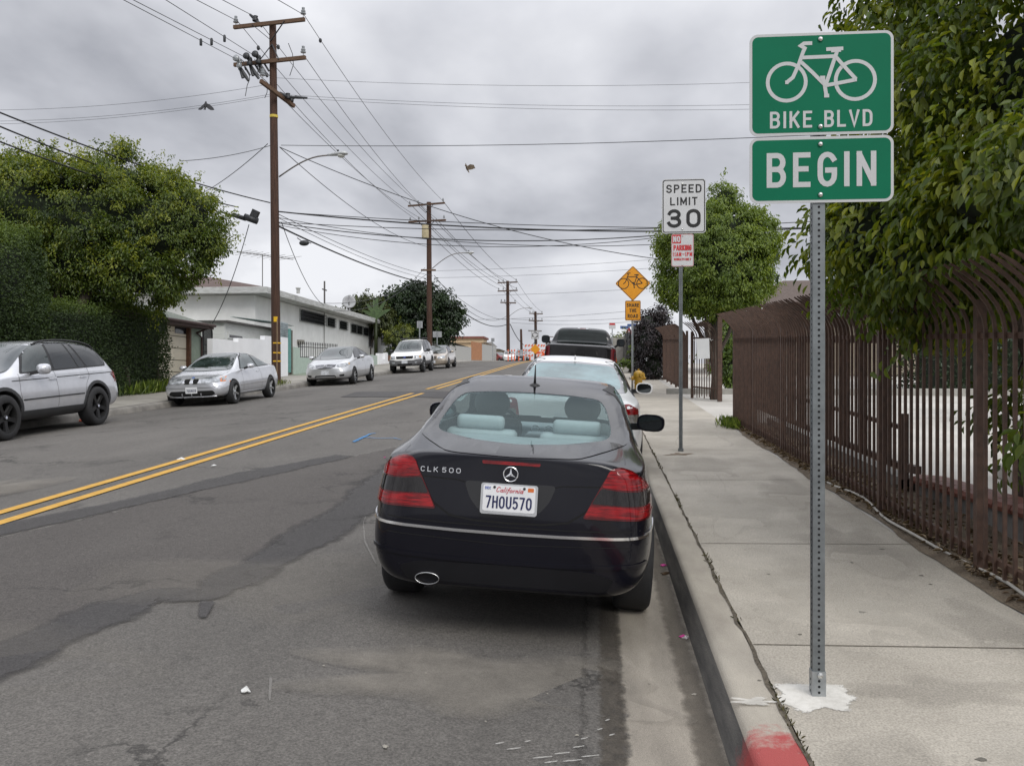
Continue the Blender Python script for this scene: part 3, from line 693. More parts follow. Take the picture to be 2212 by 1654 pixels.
def mirror_pod(parent, side, loc, size, mat, face='y', glass=True, yaw=10, arm_to=None):
    """a door mirror: rounded pod on a short arm, glass on the rear"""
    sx, sy, sz = size; b = MB(); n = 18; prof = []
    rings = []
    for k in range(7):
        t = k / 6; sc = [1.0, 1.02, 1.0, .93, .80, .55, .08][k]
        rings.append([(sx / 2 * sc * abs(math.cos(2 * math.pi * j / n)) ** .65 * (1 if math.cos(2 * math.pi * j / n) >= 0 else -1), -sy / 2 + sy * t, sz / 2 * sc * abs(math.sin(2 * math.pi * j / n)) ** .7 * (1 if math.sin(2 * math.pi * j / n) >= 0 else -1)) for j in range(n)])
    vs = [p for r_ in rings for p in r_]; fs = [(i * n + j, i * n + (j + 1) % n, (i + 1) * n + (j + 1) % n, (i + 1) * n + j) for i in range(6) for j in range(n)]
    fs.append(tuple(range(n))); fs.append(tuple(6 * n + j for j in range(n))); b.add(vs, fs)
    o = b.build('side_mirror', mat, parent, False, autosm=60); o.location = loc; o.rotation_euler.z = R(-side * yaw)
    if arm_to is not None:
        a = MB(); q = Vector(arm_to) - Vector(loc); q.rotate(Matrix.Rotation(R(side * yaw), 3, 'Z'))
        a.bar(Vector((-side * sx * .3, 0, -sz * .25)), q, .09, .06); a.build('mirror_arm', trim_blk, o)
    if glass:
        g = MB(); n = 20; g.add([(sx * .43 * abs(math.cos(2 * math.pi * j / n)) ** .7 * (1 if math.cos(2 * math.pi * j / n) >= 0 else -1), -sy / 2 - .004, sz * .41 * abs(math.sin(2 * math.pi * j / n)) ** .75 * (1 if math.sin(2 * math.pi * j / n) >= 0 else -1)) for j in range(n)], [tuple(range(n))])
        g.build('mirror_glass', M('mirror_glass', (.10, .11, .115), .03, .9, var=.02), o)
    return o
def licence_plate(parent, loc, rx=0., rz=0., txt=None, w_=.305, h_=.155, mat=None, frame=None, cal=True):
    """flat plate facing local -Y"""
    P = MB(); P.prism(rrect(w_, h_, .015), .004); o = P.build('licence_plate', mat or plate_w, parent)
    o.matrix_local = Matrix.Translation(loc) @ Matrix.Rotation(rz, 4, 'Z') @ Matrix.Rotation(R(90) + rx, 4, 'X')
    if txt: lettering('plate_number', txt, .066, .135, ink_blue, o, Matrix.Translation((0, -.014, .005)), sx=.62, gap=.22, wtot=w_ * .82)
    return o
def place_car(root, x, y, yaw=0., zs=1., dz=0.):
    """stand the car on the road: pitch with the street, roll with the camber"""
    e_ = 1.2; fx = (rz(x + .75, y) - rz(x - .75, y)) / 1.5; fy = (rz(x, y + e_) - rz(x, y - e_)) / (2 * e_)
    up = Vector((-fx, -fy, 1)).normalized(); f = Vector((-math.sin(yaw), math.cos(yaw), 0)); f = (f - up * f.dot(up)).normalized(); r_ = f.cross(up)
    m_ = Matrix((r_, f, up)).transposed().to_4x4(); z = (rz(x + .7, y) + rz(x - .7, y)) / 2
    root.matrix_world = Matrix.Translation((x, y, z + dz)) @ m_
    return root
# ------------------------------------------------------------------ the dark coupe in the foreground
def dark_coupe():
    root = empty('parked_car', (0, 0, 0), 'very dark blue coupe parked nearest the camera, seen from behind with a white licence plate', 'car', 'cars parked along the right kerb')
    pm = M('dark_blue_black_paint', (.0045, .0045, .0085), .16, 0, var=.06, scale=1.5, coat=.34, spec=.2)
    zs = 1.05
    st = [  # y, zb, ws, wm, zm, wb, zbelt, wr, zr, edge, lean
        (-2.27, .285, .58, .66, .52, .60, .90, .52, .988, .012, .045),
        (-2.235, .25, .72, .775, .52, .71, .922, .58, 1.004, .012, .04),
        (-2.08, .225, .80, .845, .54, .775, .935, .62, 1.012, .02, .03),
        (-1.75, .215, .83, .868, .57, .80, .945, .66, 1.03, .02),
        (-1.48, .21, .835, .872, .57, .805, .945, .665, 1.06, .025),
        (-1.15, .205, .835, .868, .58, .805, .94, .65, 1.185, .045),
        (-.72, .20, .83, .865, .58, .80, .935, .655, 1.305, .042),
        (-.3, .20, .83, .86, .58, .795, .93, .655, 1.345, .04),
        (.15, .20, .83, .86, .58, .79, .92, .655, 1.352, .04),
        (.5, .20, .83, .86, .58, .79, .91, .65, 1.31, .045),
        (.88, .20, .83, .865, .58, .79, .89, .65, 1.14, .045),
        (1.28, .20, .83, .868, .57, .79, .87, .68, .925, .02),
        (1.75, .21, .82, .86, .55, .775, .80, .62, .845, .02),
        (2.1, .23, .76, .80, .5, .70, .70, .52, .74, .02),
        (2.3, .27, .60, .66, .46, .56, .60, .42, .64, .02)]
    rg = [(-.60, 1.125), (.60, 1.125), (.55, 1.375), (-.55, 1.375)]
    rg = [(-.555, 1.095), (-.3, 1.078), (0, 1.072), (.3, 1.078), (.555, 1.095), (.575, 1.14), (.515, 1.302), (.3, 1.322), (0, 1.328), (-.3, 1.322), (-.515, 1.302), (-.575, 1.14)]
    ws = [(-.62, .985), (0, .965), (.62, .985), (.54, 1.345), (0, 1.37), (-.54, 1.345)]
    sg = [(-1.05, 1.04), (.72, 1.0), (.95, 1.02), (.40, 1.325), (-.05, 1.365), (-.5, 1.345)]
    body, bv = make_body('body', st, pm, root, zs, ((-1.27, .29), (1.44, .29)), .365, .87, 3, (('rear', rg), ('front', ws), ('side', sg)))
    gl = car_glass_clear()
    # rear window: black band, then the pane
    big = [(-.70, 1.075), (-.35, 1.046), (0, 1.04), (.35, 1.046), (.70, 1.075), (.69, 1.13), (.60, 1.325), (.3, 1.358), (0, 1.366), (-.3, 1.358), (-.60, 1.325), (-.69, 1.13)]
    band = M('window_band', (.008, .008, .010), .12, coat=.35, spec=.25, var=.05)
    patch(bv, 'rear_window_band', smooth_poly(big, .05), 'rear', band, root, .004, .06, 0, smooth_poly(rg, .07)[::-1])
    patch(bv, 'rear_window', smooth_poly(rg, .07), 'rear', gl, root, .003, .05, 0, None, 0)
    patch(bv, 'windshield', smooth_poly([(-.66, .965), (0, .945), (.66, .965), (.57, 1.355), (0, 1.385), (-.57, 1.355)], .05), 'front', gl, root, .004, .08)
    sgb = smooth_poly([(-1.12, 1.02), (.72, .985), (1.02, 1.0), (.40, 1.35), (-.05, 1.385), (-.55, 1.365)], .04)
    for v in ('left', 'right'):
        patch(bv, 'side_window_trim', sgb, v, trim_blk, root, .003, .08, 0, smooth_poly(sg, .05)[::-1])
        patch(bv, 'side_window', smooth_poly(sg, .05), v, gl, root, .002, .08, 0, None, 0)
        seam(bv, [(.02, .30), (.0, .9), (-.1, 1.0)], v, root); seam(bv, [(1.0, .32), (1.02, .7), (.98, .98)], v, root)
        patch(bv, 'side_moulding', line_poly([(-.85, .57), (1.0, .55)], .05), v, pm, root, .012, .1)
        patch(bv, 'door_handle', smooth_poly([(-.02 + .06, .87), (.30, .865), (.30, .895), (.06, .90)], .012), v, chrome, root, .022, .06, 0, None, .02)
    # trunk lid shut lines and the step under the number plate
    seam(bv, [(-.66, 1.04), (-.625, 1.0), (-.56, .93), (-.44, .76), (-.34, .692), (-.2, .672), (0, .668), (.2, .672), (.34, .692), (.44, .76), (.56, .93), (.625, 1.0), (.66, 1.04)], 'rear', root, .011)
    seam(bv, [(-.55, .905), (-.3, .895), (-.26, .885)], 'rear', root, .006); seam(bv, [(.55, .905), (.3, .895), (.26, .885)], 'rear', root, .006)
    sh = M('recess_black', (.004, .004, .005), .3, coat=.6, var=.05)
    patch(bv, 'plate_recess', smooth_poly([(-.265, .895), (.265, .895), (.23, .80), (.17, .728), (-.17, .728), (-.23, .80)], .03), 'rear', sh, root, .002, .05)
    # tail lamps, wrapping round the corner
    for s in (-1, 1):
        sp = (lambda P: P) if s > 0 else mir
        lamp = [(.565, 1.005), (.62, 1.012), (.69, .99), (.76, .94), (.815, .87), (.845, .80), (.852, .735), (.80, .722), (.42, .722)]
        L = patch(bv, 'tail_lamp', sp(smooth_poly(lamp, .02)), 'rear', red_dark, root, .008, .025, 0, None, .006, .10)
        q1 = [(.558, .995), (.62, 1.003), (.685, .982), (.752, .933), (.79, .888), (.62, .895), (.52, .905)]
        q2 = [(.517, .898), (.62, .886), (.795, .878), (.838, .80), (.468, .81)]
        q3 = [(.462, .802), (.840, .792), (.842, .742), (.795, .732), (.43, .732)]
        patch(bv, 'upper_lens', sp(smooth_poly(q1, .015)), 'rear', red_lens, L, .012, .025, 0, None, .003, .14)
        patch(bv, 'clear_lens', sp(smooth_poly(q2, .015)), 'rear', smoke_lens, L, .012, .025, 0, None, .003, .14)
        patch(bv, 'lower_lens', sp(smooth_poly(q3, .015)), 'rear', red_lens, L, .012, .025, 0, None, .003, .14)
        side = [(-2.14, .80), (-2.14, .735), (-1.98, .745), (-1.93, .80), (-2.0, .91), (-2.09, .96)]
    # chrome strip along the bumper
    patch(bv, 'bumper_chrome_strip', line_poly([(-.835, .632), (-.6, .618), (-.3, .61), (0, .608), (.3, .61), (.6, .618), (.835, .632)], .016), 'rear', chrome, root, .010, .08, 0, None, .012)
    for v in ('left', 'right'):
        patch(bv, 'bumper_chrome_strip', line_poly([(-2.16, .640), (-1.95, .645), (-1.72, .65)], .014), v, chrome, root, .008, .08)
    seam(bv, [(-.86, .675), (-.62, .655), (-.36, .648), (0, .645), (.36, .648), (.62, .655), (.86, .675)], 'rear', root, .006)
    seam(bv, [(-.80, .575), (0, .545), (.80, .575)], 'rear', root, .004)
    patch(bv, 'bumper_crease', smooth_poly(line_poly([(-.80, .475), (-.6, .455), (-.3, .445), (0, .442), (.3, .445), (.6, .455), (.80, .475)], .022), .008), 'rear', pm, root, .010, .05, 0, None, .016)
    # lower bumper insert, exhaust
    patch(bv, 'bumper_lower_panel', smooth_poly([(-.62, .385), (-.5, .42), (0, .43), (.5, .42), (.62, .385), (.57, .31), (-.57, .31)], .03), 'rear', M('bumper_grey_black', (.0065, .0065, .008), .4, spec=.25, var=.1), root, .006, .06)
    ex = MB(); n = 28; rad = [(.072, .036), (.071, .034), (.066, .030), (.066, .030)]; yv = [0, -.012, -.008, .10]
    ex.add([(a * math.cos(2 * math.pi * j / n), y, c * math.sin(2 * math.pi * j / n)) for (a, c), y in zip([(.070, .036)] + rad, [.25] + yv) for j in range(n)], [(i * n + j, i * n + (j + 1) % n, (i + 1) * n + (j + 1) % n, (i + 1) * n + j) for i in range(4) for j in range(n)])
    e_ = ex.build('exhaust_pipe', M('dull_exhaust_steel', (.42, .42, .42), .25, 1., var=.1), root, True); e_.location = (-.445, -2.285, .325)
    ib = MB(); ib.add([(.065 * math.cos(2 * math.pi * j / n), .03, .029 * math.sin(2 * math.pi * j / n)) for j in range(n)], [tuple(range(n))]); ib.build('exhaust_bore_disc', dark_well, e_)  # black disc closing the pipe bore
    # third brake lamp, badges, plate
    patch(bv, 'brake_lamp', smooth_poly([(-.165, .998), (.165, .998), (.168, 1.016), (-.168, 1.016)], .008), 'rear', red_lens, root, .010, .04)
    def on_rear(u, v, off=.006):
        h, n_, _, d = bv.ray_cast(Vector((u, -10, v)), Vector((0, 1, 0))); return h + n_ * off, n_
    p, n_ = on_rear(.0, .945, .004); tilt = math.atan2(n_.z, -n_.y)
    T = Matrix.Translation(p) @ Matrix.Rotation(R(90) - tilt, 4, 'X')
    sb = MB(); sb.tube([(T @ Vector((.041 * math.cos(a), .041 * math.sin(a), .004))) for a in [2 * math.pi * k / 28 for k in range(29)]], .0033, 6, False)
    for a in (90, 210, 330):
        d = Vector((math.cos(R(a)), math.sin(R(a)), 0)); q = Vector((-d.y, d.x, 0)) * .0075
        sb.add([T @ (d * .040 + Vector((0, 0, .004))), T @ (q + Vector((0, 0, .004))), T @ (Vector((0, 0, .009))), T @ (-q + Vector((0, 0, .004)))], [(0, 1, 2), (0, 2, 3)])
    sb.build('star_badge', chrome, root)
    p, n_ = on_rear(-.405, .945, .003); tx = lambda P, nn: Matrix.Translation(P) @ Matrix.Rotation(math.atan2(nn.x, -nn.y) * -1, 4, 'Z') @ Matrix.Rotation(R(90) - math.atan2(nn.z, math.hypot(nn.x, nn.y)), 4, 'X')
    T2 = tx(p, n_); lettering('model_lettering', 'CLK', .029, .13, chrome, root, T2 @ Matrix.Translation((-.066, 0, 0)), sx=1.15, gap=.42, wtot=.10, z0=.003); lettering('model_lettering', '500', .029, .13, chrome, root, T2 @ Matrix.Translation((.062, 0, 0)), sx=1.15, gap=.42, wtot=.108, z0=.003)
    p, n_ = on_rear(0, .80, .012)
    fr = licence_plate(root, p + Vector((0, -.01, .005)), rx=-math.atan2(n_.z, -n_.y), w_=.325, h_=.175, mat=M('plate_frame_silver', (.55, .56, .57), .3, .6, var=.05))
    fr.name = 'licence_plate_frame'
    pl = MB(); pl.prism(rrect(.298, .148, .012), .003); o = pl.build('licence_plate', plate_w, fr); o.location = (0, .004, .0045)
    lettering('plate_number', '7HOU570', .070, .135, ink_blue, o, Matrix.Translation((0, -.022, .0032)), sx=.62, gap=.2, wtot=.262)
    lettering('plate_script', 'California', .030, .13, M('plate_red_ink', (.5, .03, .05), .5), o, Matrix.Translation((.0, .050, .0032)), sx=.7, gap=.03, slant=.35, wtot=.155)
    lettering('plate_month', 'DEC', .015, .2, M('plate_blue_ink', (.03, .08, .35), .5), o, Matrix.Translation((-.122, .056, .0032)), sx=.8, gap=.2)
    b = MB(); b.prism(rrect(.034, .022, .003, cx=.122, cy=.056), .004); b.build('plate_sticker', M('sticker_orange', (.65, .16, .03), .5), o)
    for u in (-.085, .085): b = MB(); b.lathe([(.008, .003), (.007, .007), (.001, .008)], 12, Matrix.Translation((u, .062, 0))); b.build('plate_screw', trim_blk, o)
    b = MB(); b.prism([(-.115, -.083), (.115, -.083), (.115, -.066), (.10, -.052), (-.10, -.052), (-.115, -.066)], .0062); b.build('frame_tab', M('plate_frame_silver'), fr)
    # aerial on the roof edge
    b = MB(); b.tube([(0, .0, 0), (0, -.012, .05), (0, -.03, .155)], [.012, .008, .0035], 8); b.lathe([(.042, -.004), (.036, .008), (.012, .02), (.001, .021)], 16); a_ = b.build('roof_aerial', trim_blk, root, True)
    h, *_ = bv.ray_cast(Vector((0, -.62, 5)), Vector((0, 0, -1))); a_.location = h
    for s in (-1, 1):
        mirror_pod(root, s, (s * .965 if s > 0 else -.915, .72, 1.03), (.24, .13, .15), pm, yaw=14, arm_to=(s * .80, .80, .98))
        make_wheel(root, (s * .765, -1.27, .283), s, .335, .235, .23, 5); make_wheel(root, (s * .765, 1.44, .283), s, .335, .22, .23, 5)
    # cabin
    lea = M('pale_grey_leather', (.34, .37, .375), .55, var=.1); sgr = M('mid_grey_fabric', (.15, .17, .175), .7, var=.1); drk = M('charcoal_fabric', (.05, .055, .058), .75, var=.15)
    b = MB(); b.box((0, 0, .38), (1.4, 2.6, .04)); b.build('cabin_floor', drk, root)
    b = MB(); b.box((0, -1.30, 1.02), (1.22, .42, .03)); b.build('parcel_shelf', lea, root, bevel=.01)
    b = MB()
    for s in (-1, 1):
        b.box((s * .33, -1.0, .86), (.50, .16, .42)); b.box((s * .33, -.66, .56), (.52, .5, .16))
    b.build('rear_seat', lea, root, bevel=.05, seg=3, autosm=60)
    for s in (-1, 1):
        h = MB(); h.box((s * .34, -1.02, 1.115), (.34, .10, .10)); h.build('rear_headrest', lea, root, bevel=.04, seg=3, autosm=60)
        f = MB(); f.box((s * .36, -.10, .81), (.46, .18, .52), Matrix.Rotation(R(12), 3, 'X')); f.box((s * .36, .18, .50), (.50, .55, .16)); fo = f.build('front_seat', sgr, root, bevel=.06, seg=3, autosm=60)
        g = MB(); g.add(*blob((s * .36, -.20, 1.19), (.145, .06, .125))); g.build('headrest', drk, fo, True)
    b = MB(); b.box((0, .82, .83), (1.36, .36, .24)); b.box((0, .66, .70), (.28, .5, .4)); b.build('dashboard', M('grey_dash', (.26, .30, .31), .6), root, bevel=.05, seg=3, autosm=60)
    b = MB()
    for u in (-.06, .06): b.tube([(u + .036 * math.cos(a), .605, .915 + .036 * math.sin(a)) for a in [2 * math.pi * k / 20 for k in range(21)]], .006, 6, False)
    b.build('air_vent_ring', chrome, root)
    b = MB(); b.tube([(-.36 + .185 * math.cos(a), .42 - .06 * math.sin(a), .93 + .175 * math.sin(a)) for a in [2 * math.pi * k / 28 for k in range(29)]], .018, 8, False); b.bar((-.54, .42, .93), (-.18, .42, .93), .05, .03); b.build('steering_wheel', drk, root, True)
    b = MB(); b.box((0, .42, 1.29), (.22, .03, .06)); b.build('cabin_mirror', drk, root, bevel=.01)
    place_car(root, -.515, 4.94 + 2.2, 0, dz=.05); root.scale = (.967, .967, .967); return root
def blob(c, r, n=16, m_=10):
    vs = []; fs = []
    for i in range(m_ + 1):
        a = math.pi * i / m_
        for j in range(n):
            q = 2 * math.pi * j / n; vs.append((c[0] + r[0] * math.sin(a) * math.cos(q), c[1] + r[1] * math.sin(a) * math.sin(q), c[2] + r[2] * math.cos(a)))
    for i in range(m_):
        for j in range(n): fs.append((i * n + j, i * n + (j + 1) % n, (i + 1) * n + (j + 1) % n, (i + 1) * n + j))
    return vs, fs
def car_glass_clear():
    if 'clear_tinted_glass' in MATS: return MATS['clear_tinted_glass']
    m = bpy.data.materials.new('clear_tinted_glass'); m.use_nodes = True; t = m.node_tree; t.nodes.clear()
    o = N(t, 'ShaderNodeOutputMaterial'); tr = N(t, 'ShaderNodeBsdfTransparent'); tr.inputs[0].default_value = (.82, .925, .925, 1)
    gl = N(t, 'ShaderNodeBsdfGlossy'); gl.inputs['Roughness'].default_value = .02; gl.inputs[0].default_value = (.78, .95, .96, 1)
    fr = N(t, 'ShaderNodeFresnel'); fr.inputs[0].default_value = 1.5
    mr = N(t, 'ShaderNodeMath', operation='MULTIPLY_ADD'); t.links.new(fr.outputs[0], mr.inputs[0]); mr.inputs[1].default_value = .62; mr.inputs[2].default_value = .0
    mx = N(t, 'ShaderNodeMixShader'); t.links.new(mr.outputs[0], mx.inputs[0]); t.links.new(tr.outputs[0], mx.inputs[1]); t.links.new(gl.outputs[0], mx.inputs[2]); t.links.new(mx.outputs[0], o.inputs[0])
    MATS['clear_tinted_glass'] = m; return m
dark_coupe()
# ------------------------------------------------------------------ the other cars
silver = M('silver_paint', (.60, .61, .64), .26, .5, var=.04, coat=1.)
silver2 = M('pale_silver_paint', (.58, .59, .60), .30, .55, var=.04, coat=1.)
white_p = M('white_car_paint', (.84, .84, .83), .3, 0, var=.03, coat=.4)
gold_p = M('champagne_paint', (.44, .38, .31), .3, .65, var=.04, coat=1.)
blackp = M('black_truck_paint', (.006, .006, .007), .25, 0, var=.06, coat=.4, spec=.3)
grey_clad = M('grey_cladding', (.11, .11, .115), .6, var=.1)
dark_grey_clad = M('dark_grey_cladding', (.035, .036, .038), .6, var=.1)
glass_tint = M('tinted_side_glass', (.018, .021, .024), .04, spec=.45, coat=.25, var=.1, scale=2)
glass_front = M('windshield_glass', (.028, .040, .038), .02, spec=.6, coat=.5, var=.5, scale=2.5)
def on(bv, view, u, v, off=.004):
    of, dr = VIEW[view]; h, n, _, d = bv.ray_cast(of(u, v), dr); return (h + n * off, n) if h is not None else (Vector((0, 0, 0)), Vector((0, 0, 1)))
def face_tf(p, n):
    """local Z out along n, local X to the right of someone looking at it"""
    z = n.normalized(); x = Vector((0, 0, 1)).cross(z).normalized(); y = z.cross(x)
    m_ = Matrix((x, y, z)).transposed().to_4x4(); return Matrix.Translation(p) @ m_
def plate_front(root, bv, v, txt=None, mat=None, back=False):
    p, n = on(bv, 'rear' if back else 'front', 0, v, .006); n.x = 0
    b = MB(); b.prism(rrect(.31, .16, .012), .008); o = b.build('licence_plate', mat or plate_w, root); o.matrix_local = face_tf(p, n)
    if txt: lettering('plate_number', txt, .075, .14, ink_blue, o, Matrix.Translation((0, -.012, .008)), sx=.62, gap=.2, wtot=.255)
    return o
def windows(bv, root, side_panes, trim, ws=None, rw=None, sm=None, wm=None, rm=None, views=('left', 'right')):
    for v in views:
        if trim: patch(bv, 'window_trim', smooth_poly(trim, .05), v, trim_blk, root, .003, .1)
        for p in side_panes: patch(bv, 'side_window', smooth_poly(p, .035), v, sm or glass_tint, root, .006, .1, 0, None, .002)
    if ws: patch(bv, 'windshield', smooth_poly([(x * .965, z) for x, z in ws], .07), 'front', wm or glass_front, root, .012, .04)
    if rw: patch(bv, 'rear_window', smooth_poly(rw, .07), 'rear', rm or glass_front, root, .005, .1)
def wheels(root, track, ya, yb, r, **kw):
    for s in (-1, 1):
        for y in (ya, yb): make_wheel(root, (s * track, y, r), s, r, **kw)

def silver_coupe():
    root = empty('parked_car', (0, 0, 0), 'silver two-door coupe with amber front indicators, parked in front of the wooden pole', 'car', 'cars parked along the left kerb')
    st = [(-2.24, .33, .55, .66, .5, .58, .84, .48, .90, .02, .04), (-2.15, .25, .72, .78, .52, .70, .90, .58, .965, .02, .03), (-1.9, .21, .80, .845, .55, .77, .92, .64, .99, .02),
          (-1.5, .20, .83, .872, .57, .80, .925, .65, 1.02, .025), (-1.1, .20, .83, .872, .57, .80, .92, .60, 1.19, .05), (-.65, .20, .83, .868, .57, .795, .91, .57, 1.32, .05),
          (-.2, .20, .83, .865, .57, .79, .90, .56, 1.365, .05), (.2, .20, .83, .865, .57, .79, .89, .56, 1.36, .05), (.55, .20, .83, .868, .57, .79, .88, .59, 1.27, .05), (.95, .20, .83, .872, .57, .79, .865, .66, 1.07, .045),
          (1.25, .20, .83, .874, .56, .785, .85, .69, .93, .02), (1.7, .205, .82, .865, .54, .77, .80, .64, .86, .02), (2.05, .22, .78, .82, .5, .70, .70, .54, .765, .02), (2.2, .25, .66, .72, .46, .60, .60, .46, .66, .02), (2.24, .30, .52, .60, .44, .52, .56, .42, .60, .02)]
    bd, bv = make_body('body', st, silver, root, 1., ((-1.245, .315), (1.48, .315)), .345, .875)
    trim = [(-1.42, .955), (.85, .90), (.42, 1.24), (.05, 1.335), (-.3, 1.345), (-.75, 1.31), (-1.15, 1.15)]
    clear = M('coupe_side_glass', (.05, .07, .07), .03, spec=.6, coat=.5, var=.3, scale=3)
    windows(bv, root, [[(-.40, .945), (.76, .915), (.40, 1.215), (.03, 1.31), (-.30, 1.318)], [(-1.36, .97), (-.48, .95), (-.40, 1.315), (-.72, 1.29), (-1.12, 1.14)]], trim,
            [(-.70, .905), (0, .885), (.70, .905), (.52, 1.31), (0, 1.335), (-.52, 1.31)], [(-.60, 1.02), (.60, 1.02), (.48, 1.30), (-.48, 1.30)], clear)
    for v in ('left', 'right'):
        seam(bv, [(.82, .30), (.86, .6), (.80, .9)], v, root); seam(bv, [(-.52, .30), (-.56, .7), (-.46, .93)], v, root)
        patch(bv, 'side_moulding', line_poly([(-.9, .52), (1.08, .50)], .03), v, silver, root, .014, .1); patch(bv, 'door_handle', smooth_poly([(-.42, .80), (-.22, .795), (-.22, .825), (-.42, .83)], .01), v, silver, root, .025, .06, 0, None, .02)
        patch(bv, 'side_marker', [(1.62, .60), (1.72, .595), (1.72, .62), (1.62, .625)], v, amber_lens, root, .006)
        patch(bv, 'sill_skirt', [(-.86, .235), (1.10, .235), (1.10, .29), (-.86, .29)], v, silver, root, .012, .1)
    for s in (-1, 1):
        sp = (lambda P: P) if s > 0 else mir
        patch(bv, 'headlight', sp(smooth_poly([(.24, .70), (.50, .745), (.74, .745), (.80, .67), (.66, .60), (.30, .585), (.245, .62)], .03)), 'front', head_lens, root, .010, .03)
        patch(bv, 'indicator', sp(smooth_poly([(.655, .748), (.76, .742), (.835, .70), (.80, .625), (.70, .612)], .02)), 'front', amber_lens, root, .010, .05)
        k = patch(bv, 'kidney_grille', sp(smooth_poly([(.025, .705), (.185, .70), (.215, .655), (.18, .585), (.05, .580), (.022, .63)], .03)), 'front', chrome, root, .012, .025)
        patch(bv, 'grille_mesh', sp(smooth_poly([(.042, .692), (.172, .688), (.198, .652), (.168, .598), (.06, .594), (.04, .63)], .025)), 'front', dark_well, k, .017, .025)
        mirror_pod(root, s, (s * .955, .62, .975), (.20, .12, .13), silver, arm_to=(s * .80, .66, .91), glass=False)
    patch(bv, 'bumper_intake', smooth_poly([(-.56, .40), (.56, .40), (.62, .32), (.5, .27), (-.5, .27), (-.62, .32)], .04), 'front', dark_well, root, .004, .06)
    for u in (-.25, 0, .25): patch(bv, 'intake_bar', [(u - .012, .27), (u + .012, .27), (u + .012, .34), (u - .012, .34)], 'front', silver, root, .012)
    patch(bv, 'bumper_lip', line_poly([(-.62, .255), (-.3, .245), (.3, .245), (.62, .255)], .025), 'front', silver, root, .02)
    patch(bv, 'bumper_strip', line_poly([(-.74, .52), (-.4, .50), (.4, .50), (.74, .52)], .035), 'front', silver, root, .014)
    seam(bv, [(-.72, .90), (-.66, .78), (-.30, .72)], 'front', root); seam(bv, [(.72, .90), (.66, .78), (.30, .72)], 'front', root)
    p, n = on(bv, 'front', 0, .735, .003); b = MB(); b.lathe([(.041, 0), (.04, .006), (.001, .008)], 20); o = b.build('round_badge', M('badge_blue_white', (.10, .16, .35), .3), root); o.matrix_local = face_tf(p, n)
    plate_front(root, bv, .42, '7GUA619')
    wheels(root, .77, -1.245, 1.48, .315, rim=.225, spokes=5, sw=.075)
    return place_car(root, -10.35, 24.45, R(180) + R(.6))
